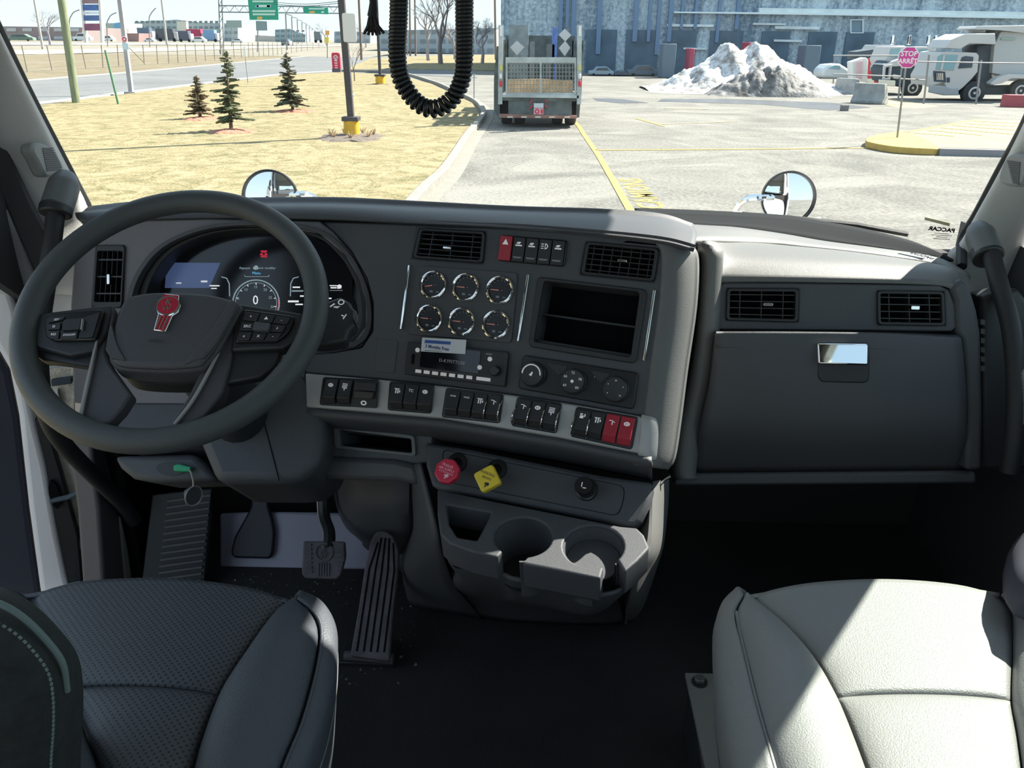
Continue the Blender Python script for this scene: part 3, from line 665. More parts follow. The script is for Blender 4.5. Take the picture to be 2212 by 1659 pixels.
for x, w in [(1212, 8), (1226, 7), (1240, 9), (1296, 10), (1375, 10), (1405, 7), (1425, 8), (1450, 9), (1475, 6), (1505, 7), (1555, 7), (1595, 8)]:
    P = [wf.px(x - w / 2, 2), wf.px(x + w / 2, 2), wf.px(x + w / 2, 110), wf.px(x - w / 2, 110)]
    MB().prism(wf, [(P[0][0], 1.5 + (x % 3)), (P[1][0], 1.5 + (x % 3)), (P[1][0], 12), (P[0][0], 12)], 0, .35).build('downpipe', pp, t)
def wframe(x0, x1, y0, y1, m, name='window', th=.25):
    P = wf.pts([(x0, y0), (x1, y0), (x1, y1), (x0, y1)]); cx = sum(p[0] for p in P) / 4; cy = sum(p[1] for p in P) / 4
    H = [((p[0] - cx) * .86 + cx, (p[1] - cy) * .88 + cy) for p in P]
    o = MB().prism(wf, P, 0, th, [H]).build(name, m, t); MB().prism(wf, H, 0, .1).build('pane', mat('blue_pane', (.16, .25, .32), .3), o)
wframe(1835, 1863, 42, 72, MATS['rail_white'])
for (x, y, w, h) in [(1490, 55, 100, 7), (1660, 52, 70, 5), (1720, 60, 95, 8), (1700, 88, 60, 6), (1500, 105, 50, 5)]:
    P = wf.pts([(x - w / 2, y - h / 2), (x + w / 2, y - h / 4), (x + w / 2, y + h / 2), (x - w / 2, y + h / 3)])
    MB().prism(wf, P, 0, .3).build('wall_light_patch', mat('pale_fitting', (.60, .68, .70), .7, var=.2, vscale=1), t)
door_m = mat('dark_dock', (.09, .14, .19), .8, var=.3, vscale=.6)
for x0, x1 in [(1265, 1330), (1350, 1420), (1440, 1500), (1530, 1600), (1640, 1700), (1740, 1800), (1820, 1880)]:
    P = [wf.px(x0, 120)[0], wf.px(x1, 120)[0]]
    MB().prism(wf, rect(P[0], P[1], 0, 3.4), 0, .2).build('dock_door', door_m, t)
# objects along its foot
def simple_vehicle(px, py, w, Y, col, label, glassc=(.10, .14, .17)):
    car(px, py, w, Y, col, label)
for (x, y, w, c, l) in [(1390, 152, 62, (.10, .14, .18), 'dark car parked at the foot of the warehouse, left of the snow pile'), (1300, 153, 50, (.28, .36, .42), 'grey car parked by the warehouse just right of the stake truck'), (1343, 153, 28, (.09, .12, .16), 'dark blue car between two parked cars by the warehouse')]:
    car(x, y, w, 68, c, l)
dr = random.Random(5)
for k, (x, yb, h, w, c, l) in enumerate([(1490, 118, 12, 9, (.36, .06, .10), 'red bin on the loading dock behind the snow pile'), (1612, 112, 18, 9, (.36, .07, .10), 'small red box behind the snow pile peaks'), (1440, 140, 40, 26, (.12, .17, .22), 'dark skip at the left end of the snow pile'), (1745, 132, 30, 30, (.13, .18, .23), 'dark container behind the right slope of the snow pile')]):
    b = atY(x, yb, 66); r_ = pw(w / 2, 66)
    o = MB().wbox(b.x - r_, b.x + r_, 65, 67, 0, b.z + pw(h, 66)).build('bin', mat('bin_%d' % k, c, .7), bevel=.05); tag(o, l, 'bin')
# ================================================================== SNOW PILE
from mathutils import noise
sm = mat('dirty_snow', (.80, .84, .88), .7, bump=1, bscale=6, detail=8)
n = sm.node_tree; b = n.nodes['Principled BSDF']; mp = [k for k in n.nodes if k.type == 'MAPPING'][0]
z1 = n.nodes.new('ShaderNodeTexNoise'); z1.inputs['Scale'].default_value = 1.6; z1.inputs['Detail'].default_value = 10; z1.inputs['Roughness'].default_value = .75
r = n.nodes.new('ShaderNodeValToRGB'); r.color_ramp.elements[0].position = .42; r.color_ramp.elements[1].position = .55; r.color_ramp.elements[0].color = (.20, .175, .155, 1); r.color_ramp.elements[1].color = (.60, .60, .60, 1)
n.links.new(mp.outputs[0], z1.inputs['Vector']); n.links.new(z1.outputs['Fac'], r.inputs[0]); n.links.new(r.outputs[0], b.inputs['Base Color'])
SY = atZ(1620, 200).y + 1.5
skyl = [(1395, 190), (1430, 180), (1490, 152), (1545, 118), (1570, 94), (1585, 92), (1600, 112), (1618, 100), (1632, 87), (1650, 102), (1700, 130), (1745, 160), (1800, 190), (1840, 205), (1860, 215)]
prof = [atY(x, y, SY) for x, y in skyl]
NX, NY = 120, 46; rows = []
xa, xb = prof[0].x, prof[-1].x
def hz(x):
    for i in range(1, len(prof)):
        if x <= prof[i].x: return max(0, lerp(prof[i - 1].z, prof[i].z, (x - prof[i - 1].x) / (prof[i].x - prof[i - 1].x)))
    return 0
for j in range(NY + 1):
    v = j / NY * 2 - 1; row = []
    for i in range(NX + 1):
        x = lerp(xa, xb, i / NX); h = hz(x + v * .5); y = SY + v * 3.4
        z = h * max(0, 1 - abs(v) ** 1.25) if v < 0 else h * max(0, 1 - abs(v) ** 1.5)
        d = noise.fractal(Vector((x * .9, y * .9, 3)), 1, 2, 6) * .32 * min(1, z * 1.2) + noise.noise(Vector((x * 3.5, y * 3.5, 1))) * .08 * min(1, z * 3)
        row.append(Vector((x, y, max(-.02, z + d - .02))))
    rows.append(row)
tag(MB().grid(rows).build('snow_pile', sm, smooth=60), 'big mound of melting dirty snow in the middle of the yard', 'snow pile')
dk = mat('dirty_ice', (.30, .29, .28), .8, bump=1, bscale=8, var=.6, vscale=2.5, col2=(.05, .045, .04))
hx, hy = atZ(1650, 205).x, SY - 4.0; rows = []
for j in range(33):
    v = j / 32 * 2 - 1; row = []
    for i in range(81):
        u = i / 80 * 2 - 1; x = hx + u * 3.1; y = hy + v * 1.4; h = max(0, 1 - abs(u) ** 1.6) * max(0, 1 - v * v) * 1.25
        z = h * (1 + .5 * noise.fractal(Vector((x * 1.3, y * 1.3, 7)), 1, 2, 5)) + noise.noise(Vector((x * 5, y * 5, 2))) * .06 * min(1, h * 4)
        row.append(Vector((x, y, max(-.02, z - .02))))
    rows.append(row)
tag(MB().grid(rows).build('ice_heap', dk, smooth=60), 'dark gritty heap of old ice at the front foot of the snow pile', 'ice heap')
# ================================================================== CONCRETE BARRIERS
cb = mat('barrier_concrete', (.30, .31, .30), .9, bump=.5, bscale=10, var=.2, vscale=3)
def barrier(P, label, th=.7):
    (xa, ya), (xb, yb) = P; a = atZ(xa, ya); bq = atZ(xb, yb); d = bq - a; L = d.length; d.normalize(); nn = Vector((-d.y, d.x, 0))
    fr = Frame(a, nn, (0, 0, 1))  # profile across
    H = P_h[label]
    pr = [(-.0, 0), (.0, .12), (.15, .3), (.22, H), (.48, H), (.55, .3), (.7, .12), (.7, 0)]
    m_ = MB(); V = [a + nn * u + Vector((0, 0, v)) for u, v in pr] + [bq + nn * u + Vector((0, 0, v)) - d * (.12 * (v > .3)) for u, v in pr]
    n_ = len(pr); m_.add(V, [tuple(range(n_)), tuple(range(2 * n_ - 1, n_ - 1, -1))] + [(k, k + n_, (k + 1) % n_ + n_, (k + 1) % n_) for k in range(n_)])
    tag(m_.build('concrete_barrier', cb, bevel=.03), label, 'barrier')
P_h = {'grey concrete barrier block, the right one beside the stop sign': .85, 'grey concrete barrier block, the left one half behind the snow': .8}
barrier([(1836, 222), (1905, 226)], list(P_h)[0]); barrier([(1795, 202), (1838, 206)], list(P_h)[1])
tag(MB().wbox(atZ(1825, 240).x - .12, atZ(1825, 240).x + .14, atZ(1825, 240).y, atZ(1825, 240).y + .25, 0, .22).build('debris_block', mat('debris', (.2, .19, .18), .9)), 'small dark lump on the asphalt in front of the concrete barriers', 'debris')
# ================================================================== STOP SIGN
b = atZ(1938, 297, .16); t = thing('stop_sign', 'octagonal STOP ARRET sign on a thin post on the yellow island', 'stop sign', b)
c = atY(1961, 124, b.y); MB().tube([b, atY(1957, 140, b.y + .04), atY(1960, 108, b.y + .04)], .028, 8).build('post', steel, t)
sf = upright(Vector((c.x, b.y - .03, c.z)), radians(-4)); Rr = pw(22, b.y)
oc = lambda r: [(r * cos(pi / 8 + k * pi / 4), r * sin(pi / 8 + k * pi / 4)) for k in range(8)]
pn = MB().prism(sf, oc(Rr), 0, .012).build('white_border', MATS['sign_white'], t)
MB().prism(sf, oc(Rr * .92), .012, .018).build('red_octagon', mat('stop_magenta', (.55, .06, .28), .5), pn)
text('lettering', 'STOP', sf.at(0, Rr * .30, .018), Rr * .62, MATS['sign_white'], pn, bold=.004); text('lettering', 'ARRÊT', sf.at(0, -Rr * .33, .018), Rr * .58, MATS['sign_white'], pn, bold=.004)
# ================================================================== CHAIN LINK FENCE
t = thing('chain_link_fence', 'grey pipe fence in front of the parked white trucks', 'fence', atZ(2000, 224))
fy = atZ(2000, 225).y
for x, yb, yt in [(1940, 216, 112), (1995, 224, 118), (2108, 225, 130), (1800, 180, 118)]:
    bq = atZ(x, yb); MB().tube([bq, atY(x + (12 if x > 1850 else 2), yt, bq.y)], .045, 8).build('fence_post', steel, t)
for (x0, y0, x1, y1) in [(1945, 170, 1998, 173), (1800, 120, 1950, 120), (1960, 133, 2300, 138), (1800, 160, 1945, 165)]:
    MB().tube([atY(x0, y0, fy), atY(x1, y1, fy)], .03, 6).build('rail', steel, t)
# ================================================================== PARKED TRUCKS
tw = mat('truck_white', (.52, .52, .51), .4); tr_ = mat('truck_red', (.60, .05, .08), .4); tg = mat('windscreen_teal', (.22, .38, .42), .15); tdk = mat('truck_dark', (.05, .07, .09), .7); tyre = mat('tyre_rubber', (.03, .035, .04), .8)
def wheel(parent, px, py, rpx, Y, hub=tw):
    c = atY(px, py, Y); r = rpx * Y / F; f2 = Frame(c, (1, 0, 0), (0, 0, 1))
    w = MB().lathe(f2, [(r * .55, -.35), (r, -.33), (r, -.02), (r * .93, 0), (r * .55, .0)], 26).build('wheel', tyre, parent)
    MB().lathe(f2, [(r * .55, -.02), (r * .55, .01), (r * .4, .03), (r * .38, -.06), (r * .12, -.05), (r * .12, .02), (.001, .02)], 20).build('hub', hub, w)
def P_(parent, name, P, m, Y, d, bevel=.03, holes=()):
    fr = upright(Vector((0, Y, 0))); return MB().prism(fr, fr.pts(P), 0, -d, [fr.pts(h) for h in holes]).build(name, m, parent, bevel=bevel)
# garbage truck (far right)
Y = atZ(2100, 222).y + 1.2
t = thing('garbage_truck', 'white cab-forward refuse truck with tall grey body at the right edge of the windscreen', 'truck', atZ(2110, 222))
hop = P_(t, 'refuse_body', [(2148, 100), (2160, 72), (2175, 58), (2260, 60), (2260, 178), (2210, 172), (2143, 158)], mat('refuse_grey', (.42, .44, .44), .5), Y + .3, 2.3)
P_(t, 'roof_cover', [(2105, 62), (2112, 56), (2270, 54), (2270, 66), (2220, 72), (2110, 64)], tw, Y + .1, 1.8, holes=[[(2130, 64), (2160, 65), (2152, 71), (2128, 70)]])
P_(t, 'arched_canopy', [(2042, 104), (2055, 86), (2085, 73), (2150, 72), (2152, 96), (2095, 94), (2075, 106)], tw, Y - .1, 2.0)
P_(t, 'side_letters', [(2163, 82), (2195, 82), (2195, 86), (2163, 86)], mat('olive_text', (.32, .42, .36), .6), Y + .2, .2)
P_(t, 'chassis', [(2060, 190), (2290, 185), (2290, 205), (2060, 205)], tdk, Y + .5, 1.6)
P_(t, 'dark_gap', [(2110, 97), (2150, 96), (2142, 160), (2150, 195), (2105, 195), (2112, 150)], tdk, Y + .6, 1.5)
cab_ = P_(t, 'cab', [(2025, 125), (2032, 113), (2045, 111), (2110, 114), (2115, 120), (2112, 155), (2100, 170), (2080, 190), (2070, 197), (2045, 192), (2040, 178), (2010, 186), (2009, 165), (2018, 150)], tw, Y, 2.2)
P_(cab_, 'windscreen', [(2026, 122), (2034, 118), (2070, 119), (2060, 152), (2022, 150)], tg, Y - .03, .06, 0)
P_(cab_, 'screen_pillar', [(2038, 119), (2042, 119), (2036, 152), (2031, 151)], tw, Y - .06, .05, 0)
P_(cab_, 'side_window', [(2078, 124), (2086, 121), (2103, 123), (2100, 146), (2070, 148)], tdk, Y - .03, .05, 0)
P_(cab_, 'grille', [(2016, 153), (2042, 155), (2044, 178), (2018, 176)], tdk, Y - .03, .05, .01)
for k in range(4): P_(cab_, 'grille_bar', [(2023 + k * 4, 158), (2025 + k * 4, 158), (2025.5 + k * 4, 173), (2023.5 + k * 4, 173)], chrome, Y - .08, .04, 0)
P_(cab_, 'headlight', [(2045, 168), (2052, 167), (2052, 178), (2046, 178)], tdk, Y - .03, .05, .01)
P_(cab_, 'bumper', [(2012, 184), (2040, 186), (2060, 192), (2070, 190), (2072, 206), (2040, 206), (2010, 200)], mat('bumper_grey', (.35, .38, .40), .5), Y - .08, .3)
P_(t, 'fender', [(2140, 180), (2155, 168), (2180, 160), (2260, 163), (2260, 170), (2185, 170), (2165, 180), (2142, 184)], tw, Y - .2, .5)
wheel(t, 2105, 201, 22, Y - .1, tw); wheel(t, 2205, 196, 20, Y, tw)
# middle white truck with chrome stacks
Y2 = atZ(1965, 212).y + 2.5
t = thing('tractor_truck', 'white bonneted truck standing behind the stop sign', 'truck', atZ(1965, 208))
P_(t, 'cab', [(1925, 101), (2022, 101), (2018, 140), (2000, 150), (1918, 148), (1912, 130)], tw, Y2 + .8, 2.2)
P_(t, 'windscreen', [(1925, 106), (1945, 105), (1940, 125), (1922, 122)], tg, Y2 + .76, .05, 0); P_(t, 'side_window', [(1985, 107), (2003, 106), (2002, 124), (1980, 124)], tg, Y2 + .76, .05, 0)
P_(t, 'bonnet', [(1905, 150), (1918, 132), (1985, 136), (1996, 165), (1990, 195), (1935, 185), (1908, 175)], tdk, Y2 + .2, 1.6)
P_(t, 'bonnet_top', [(1908, 140), (1945, 127), (1990, 133), (1985, 142), (1925, 144)], tw, Y2 + .1, 1.5)
P_(t, 'radiator_frame', [(1910, 142), (1928, 138), (1924, 172), (1908, 172)], tw, Y2 - .1, .2, holes=[[(1914, 146), (1923, 144), (1920, 168), (1912, 168)]])
P_(t, 'headlight', [(1930, 160), (1945, 163), (1942, 171), (1930, 170)], tw, Y2 - .1, .3)
P_(t, 'bumper', [(1902, 172), (1935, 174), (1934, 187), (1902, 185)], mat('cream_bumper', (.75, .72, .60), .5), Y2 - .3, .3)
for x in (1925, 1962, 2003, 2018): P_(t, 'exhaust_stack', [(x, 96), (x + 3, 78), (x + 8, 75), (x + 5, 97)], chrome, Y2 + 1.3, .2, .02)
wheel(t, 1972, 190, 19, Y2 - .2, tw)
# red truck
Y3 = Y2 + 6
t = thing('red_truck', 'red and white bonneted truck between the snow pile and the stop sign', 'truck', atY(1880, 185, Y3))
P_(t, 'cab', [(1895, 97), (1955, 99), (1952, 122), (1885, 122), (1888, 106)], tw, Y3 + 1, 2)
P_(t, 'windscreen', [(1893, 104), (1920, 105), (1912, 121), (1886, 118)], tg, Y3 + .96, .05, 0)
P_(t, 'bonnet', [(1875, 127), (1905, 123), (1912, 130), (1905, 180), (1876, 178)], tr_, Y3 + .3, 1.5)
P_(t, 'white_grille', [(1880, 140), (1897, 139), (1896, 153), (1879, 153)], tw, Y3 + .26, .1); P_(t, 'headlight', [(1883, 158), (1896, 158), (1895, 165), (1884, 165)], tw, Y3 + .26, .1)
P_(t, 'bumper', [(1873, 170), (1889, 170), (1888, 180), (1873, 179)], MATS['cream_bumper'], Y3 + .1, .3)
t = thing('white_truck', 'white bonneted truck just left of the red one', 'truck', atY(1850, 182, Y3))
Y3 -= 2.5
P_(t, 'bonnet', [(1840, 134), (1870, 124), (1876, 130), (1873, 178), (1842, 172)], mat('truck_offwhite', (.66, .68, .66), .5), Y3 + .5, .8)
P_(t, 'radiator', [(1851, 135), (1864, 130), (1862, 170), (1852, 170)], mat('pinkish_grille', (.62, .42, .45), .6), Y3 + .4, .1)
P_(t, 'cab', [(1850, 112), (1888, 106), (1882, 126), (1850, 128)], tdk, Y3 + 1.5, 1.5)
t = thing('parked_van', 'low pale vehicle with a rounded white bonnet left of the parked trucks', 'van', atY(1810, 170, Y3 + 3))
P_(t, 'body', [(1776, 152), (1790, 140), (1815, 138), (1835, 150), (1835, 170), (1776, 168)], mat('van_pale', (.55, .60, .62), .5), Y3 + 3, 1.8, .15)
P_(t, 'windscreen', [(1790, 148), (1803, 141), (1815, 142), (1815, 150)], tg, Y3 + 2.95, .05, 0)
tag(MB().wbox(atZ(2205, 232).x - .6, atZ(2205, 232).x + 1, atZ(2205, 232).y, atZ(2205, 232).y + .6, 0, .5).build('red_crate', mat('dull_red', (.35, .06, .08), .7), bevel=.02), 'dull red box on the ground at the right edge of the windscreen', 'crate')
# ================================================================== STAKE TRUCK
TY = 26.0; tf_ = upright(Vector((0, TY, 0)))
t = thing('stake_truck', 'flatbed stake truck with tall corner posts parked straight ahead by the kerb', 'truck', Vector((tf_.px(1158, 280)[0], TY, 0)))
tq = lambda L: tf_.pts(L)
tgrey = mat('weathered_grey', (.40, .44, .44), .7, var=.3, vscale=2); tdark = mat('weathered_dark', (.10, .12, .12), .8, var=.4, vscale=3); trust = mat('rusty_rail', (.28, .15, .12), .8, var=.3, vscale=3)
def TP(name, L, m, c0=0, c1=-.1, parent=t, bevel=0, holes=()): return MB().prism(tf_, tq(L), c0, c1, [tq(h) for h in holes]).build(name, m, parent, bevel=bevel)
for xa, xb in ((1077, 1087), (1247, 1257)):
    TP('corner_post', [(xa, 54), (xb, 54), (xb - 2, 225), (xa - 1, 225)], tgrey, .05, -.1)
    TP('marker_strip', [(xa + 3, 56), (xb - 2, 56), (xb - 2, 78), (xa + 3, 78)], MATS['sign_white'], .08, .05)
    TP('amber_reflector', [(xa + 2, 140), (xb - 1, 140), (xb - 1, 152), (xa + 2, 152)], mat('amber_green', (.55, .55, .20), .5), .08, .05)
    TP('white_lamp', [(xa + 2, 159), (xb - 2, 159), (xb - 2, 170), (xa + 2, 170)], MATS['sign_white'], .1, .05, bevel=.02)
    TP('red_lamp', [(xa + 2, 174), (xb - 2, 174), (xb - 2, 187), (xa + 2, 187)], mat('red_lamp', (.60, .04, .08), .4), .1, .05, bevel=.02)
TP('rear_beam', [(1085, 203), (1250, 206), (1250, 212), (1085, 210)], tgrey, .05, -.2)
TP('plywood_bed', [(1095, 174), (1165, 172), (1240, 176), (1240, 205), (1090, 203)], mat('plywood', (.62, .42, .25), .8, var=.3, vscale=4), -.6, -.65)
gate = MB()
for x in range(1096, 1242, 7): gate.prism(tf_, tq([(x, 136), (x + 1.3, 136), (x + 1.3, 205), (x, 205)]), -.02, -.05)
for y in range(137, 205, 9): gate.prism(tf_, tq([(1094, y), (1244, y), (1244, y + 1.2), (1094, y + 1.2)]), -.02, -.05)
gate.build('mesh_gate', mat('mesh_grey', (.28, .29, .27), .7), t)
TP('gate_frame', [(1092, 124), (1245, 124), (1245, 206), (1092, 206)], tgrey, 0, -.06, holes=[[(1096, 136), (1166, 136), (1166, 201), (1096, 201)], [(1170, 136), (1241, 136), (1241, 201), (1170, 201)]])
bed = MB(); xl, xr = tf_.px(1080, 200)[0], tf_.px(1254, 200)[0]; zb = tf_.px(1100, 206)[1]
bed.wbox(xl, xr, TY, TY + 5, zb - .15, zb); bed.build('flatbed', tdark, t)
for xx in (xl, xr - .05):
    sl = MB()
    for z_ in (.25, .6, .95, 1.3): sl.wbox(xx, xx + .05, TY, TY + 5, zb + z_, zb + z_ + .14)
    for k in range(6): sl.wbox(xx - .03, xx + .08, TY + k * .98, TY + k * .98 + .08, zb, zb + 1.55)
    sl.build('stake_side', tdark, t)
# headboard and cargo
MB().wbox(xl, xr, TY + 4.9, TY + 5, zb, zb + 1.7).build('headboard', tdark, t)
for kd, L in enumerate(([(1098, 103), (1114, 88), (1131, 103), (1114, 122)], [(1211, 105), (1226, 88), (1238, 104), (1225, 124)], [(1211, 74), (1225, 60), (1240, 75), (1226, 90)])):
    o = MB().prism(tf_, tq(L), -1.9, -1.93).build('diamond_sign', mat('folded_sign_back', (.55, .56, .56), .6), None); tag(o, ['bare diamond sign board at the left of the stake truck bed', 'bare diamond sign board at the right of the stake truck bed, the lower', 'bare diamond sign board at the right of the stake truck bed, the upper'][kd], 'sign board', 'diamond sign boards in the stake truck')
rd = random.Random(8); 
for k, (x, y, w, h, c, l) in enumerate([(1150, 108, 10, 30, (.2, .22, .22), 'dark equipment in the truck bed left of its cab window'), (1190, 112, 16, 26, (.14, .16, .17), 'dark equipment in the truck bed right of its cab window'), (1200, 66, 10, 16, (.12, .20, .50), 'bright blue tarp bundle high in the stake truck'), (1120, 72, 40, 34, (.22, .26, .27), 'grey crate high on the left of the stake truck bed')]):
    p = tf_.px(x, y); r_ = pw(w / 2, TY + 2); hh = pw(h / 2, TY + 2)
    o = MB().prism(tf_, rnd(rect(p[0] * 1.08 - r_, p[0] * 1.08 + r_, zb + .05, max(zb + .6, p[1] + hh)), .05), -2.5, -3.2).build('cargo_bundle', mat('cargo%d' % k, c, .8, var=.3, vscale=3)); tag(o, l, 'cargo')
mb_ = MB()
TP('cab_frame', [(1120, 88), (1178, 88), (1181, 124), (1118, 124)], tgrey, -5.2, -5.4, holes=[[(1150, 92), (1174, 92), (1176, 122), (1165, 122)]])
cz = MB(); cz.wbox(xl + .25, xr - .25, TY + 5.4, TY + 7.4, .6, zb + 1.35); cz.build('cab', tdark, t, bevel=.1)
# underside
TP('rear_panel', [(1098, 210), (1235, 212), (1235, 256), (1098, 254)], tdark, -.02, -.4)
TP('licence_plate', [(1153, 223), (1174, 223), (1174, 233), (1153, 233)], mat('plate_grey', (.55, .58, .60), .5), .03, -.02)
TP('sticker_red_white', [(1153, 234), (1174, 234), (1174, 247), (1153, 247)], mat('sticker_pink', (.80, .45, .48), .5), .03, -.02)
f0 = tf_.px(1160, 240.5); MB().prism(tf_, circ(f0[0], f0[1], .075, 18), .03, .04, [circ(f0[0], f0[1], .035, 14)]).build('round_mark', MATS['red_lamp'], t)
TP('square_mark', [(1168, 236), (1173, 236), (1173, 245), (1168, 245)], MATS['red_lamp'], .045, .03)
for (x, y, s) in [(1147, 219, 1), (1147, 231, 1), (1180, 219, -1), (1180, 231, -1)]:
    TP('red_lamp', [(x - 4.5, y + 3 * s), (x - 3, y + 4.5 * s), (x + 4.5, y - 2 * s), (x + 3.5, y - 4 * s)], MATS['red_lamp'], .04, -.02, bevel=.01)
TP('bumper', [(1078, 246), (1246, 250), (1246, 256), (1078, 254)], trust, .05, -.1)
for x in (1102, 1132, 1162, 1192, 1225): TP('reflector', [(x - 6, 251), (x + 6, 251), (x + 6, 254), (x - 6, 254)], mat('pale_reflector', (.7, .62, .52), .5), .07, .05)
for xa in (1080, 1194):
    for dx in (0, .42):
        c = tf_.px(xa + 12, 262); f2 = Frame(Vector((c[0] + dx, TY + 1.3, .48)), (0, 1, 0), (0, 0, 1))
        w = MB().lathe(f2, [(.25, -.17), (.44, -.17), (.49, -.12), (.49, .12), (.44, .17), (.25, .17)], 26).build('wheel', tyre, t); MB().lathe(f2, [(.25, -.1), (.25, .12), (.1, .12), (.1, .15), (.001, .15)], 16).build('hub', tgrey, w)
TP('side_step', [(1072, 100), (1078, 100), (1079, 260), (1066, 240), (1066, 170)], tdark, -.3, -1.8)
TP('right_box', [(1247, 200), (1256, 200), (1252, 255), (1245, 255)], tdark, -.2, -1.6)
# ================================================================== OUR TRUCK OUTSIDE: hood and hood mirrors
hw_ = MB()
def hoodrow(Y, w, z, zs): return [Vector((-w, Y, zs)), Vector((-w, Y, z - .16)), Vector((-w * .8, Y, z)), Vector((0, Y, z + .04)), Vector((w * .8, Y, z)), Vector((w, Y, z - .16)), Vector((w, Y, zs))]
o = loft('truck_hood', [hoodrow(2.03, .98, 1.91, 1.1), hoodrow(2.5, .92, 1.78, .9), hoodrow(3.2, .82, 1.62, .7), hoodrow(3.75, .72, 1.40, .7), hoodrow(3.9, .6, 1.0, .7)], body_white, None, solid=.02)
tag(o, 'white hood of the truck below the windscreen', 'hood')
mg = bpy.data.materials.new('mirror_glass'); mg.use_nodes = True; b_ = mg.node_tree.nodes['Principled BSDF']; b_.inputs['Metallic'].default_value = 1; b_.inputs['Roughness'].default_value = .02; b_.inputs['Base Color'].default_value = (.9, .92, .93, 1)
def hood_mirror(px, py, rpx, Y, armpx, label):
    c = atY(px, py, Y); r = rpx * Y / F; nn = ((CAM - c).normalized() + Vector((.14 if px > 1100 else -.14, -1, .0)).normalized()).normalized()
    u = Vector((0, 0, 1)).cross(nn).normalized(); fr = Frame(c, u, nn.cross(u))
    t = thing('hood_mirror', label, 'mirror', c - Vector((0, 0, r)))
    MB().lathe(fr, [(.001, -.07), (r * .6, -.06), (r * .97, -.02), (r, .006), (r * .985, .012), (r * .925, .008), (r * .92, -.002)], 44).build('rim', black, t)
    R0 = .42; MB().lathe(fr, [(r * .93 * k / 8, -.0 + (sqrt(R0 ** 2 - (r * .93 * k / 8) ** 2) - sqrt(R0 ** 2 - (r * .93) ** 2))) for k in range(8, 0, -1)] + [(.0001, R0 - sqrt(R0 ** 2 - (r * .93) ** 2))], 44).build('mirror_glass', mg, t, smooth=80)
    P = [c - nn * .06] + [atY(x, y, Y + .03 * k) for k, (x, y) in enumerate(armpx)]
    MB().tube(catmull(P, 6), .013, 10).build('arm', chrome, t)
hood_mirror(584, 427, 60, 3.0, [(645, 420), (672, 424), (690, 440), (700, 470)], 'round convex hood mirror seen above the steering wheel')
hood_mirror(1703, 428, 57, 3.0, [(1660, 427), (1620, 428), (1597, 442), (1585, 470), (1582, 500)], 'round convex hood mirror seen above the passenger side of the dashboard')
# ================================================================== CAB SHELL
FZ = 1.25
def glassY(X, Z): return 2.0 - (.19 if X < 0 else .29) * (X / .97) ** 2 - .42 * (Z - 2.05)
mat_floor = mat('floor_mat', (.020, .019, .020), .85, bump=.8, bscale=120, var=.3, vscale=5)
struct(MB().wbox(-1.06, 1.06, -.6, 1.98, FZ - .04, FZ).build('floor', mat_floor))
wallm = mat('cab_wall_grey', (.05, .05, .055), .8)
rf_ = upright(Vector((0, -.6, 0)))
struct(MB().prism(rf_, rect(-1.06, 1.06, FZ, 3.05), 0, -.04, [rect(-.75, .75, 2.15, 2.75)]).build('wall_rear', mat('rear_wall', (.30, .30, .30), .9)))
struct(MB().wbox(-1.06, 1.06, -.64, 1.42, 3.05, 3.09).build('ceiling', mat('headliner', (.30, .30, .30), .9)))
struct(MB().wbox(-1.04, 1.04, 1.90, 1.94, FZ, 2.0).build('wall_front', mat('firewall', (.045, .040, .040), .9)))
def side(sx, name, dname, wname, sill, frontlo, fronthi):
    fr = Frame((sx * 1.04, 0, 0), (0, 1, 0), (0, 0, 1)) if sx < 0 else Frame((sx * 1.04, 0, 0), (0, -1, 0), (0, 0, 1))
    k = 1 if sx < 0 else -1
    outer = [(-.62 * k, FZ - .06), (1.98 * k, FZ - .06), (1.98 * k, 2.06), (glassY(.97 * sx, 2.06) * k, 2.06), (glassY(.97 * sx, 3.05) * k, 3.05), (-.62 * k, 3.05)]
    hole = [(-.25 * k, sill), (frontlo * k, sill), (fronthi * k, 2.92), (-.25 * k, 2.92)]
    if sx < 0: hole = [(-.25, FZ + .001), (1.64, FZ + .001), (1.64, 1.9), (1.50, 2.02), (.90, 2.92), (-.25, 2.92)]
    o = MB().prism(fr, outer, 0, -.02, [hole]).build(name, wallm); struct(o)
    MB().prism(fr, outer, -.02, -.05, [hole]).build('outer_skin', body_white, o)
    if sx > 0: struct(MB().prism(fr, hole, -.03, -.034).build(wname, glass('side_glass', (.93, .97, .95), .04)))
    return fr
LF = side(-1, 'wall_left', 'door_1', 'window_2', 2.02, 1.42, .90)
RF = side(1, 'wall_right', 'door_2', 'window_2', 1.97, 1.60, 1.04)
# windscreen
rows = [[Vector((x, glassY(x, z), z)) for x in [-.99 + .09 * i * 1.1 for i in range(21)]] for z in [1.98, 2.2, 2.4, 2.6, 2.8, 3.06]]
struct(MB().grid(rows).build('window_1', glass('windscreen_glass', (.97, .99, .98), .035), smooth=80))
# unseen exterior visor put in to shade the dash brow, and header
struct(MB().wbox(-1.0, 1.0, 1.36, 1.62, 2.99, 3.07).build('trim_1', plastic_dark, bevel=.01))
v = loft('shade_visor', [[Vector((x, 1.46 + .67 * (1 - .06 * (x / .86) ** 2) * q, 3.04 - .13 * q)) for x in (-.84, -.4, 0, .4, .84)] for q in (0, .5, 1)], body_white, None, solid=.012)
tag(v, 'unseen white exterior visor added to shade the dashboard brow', 'visor')
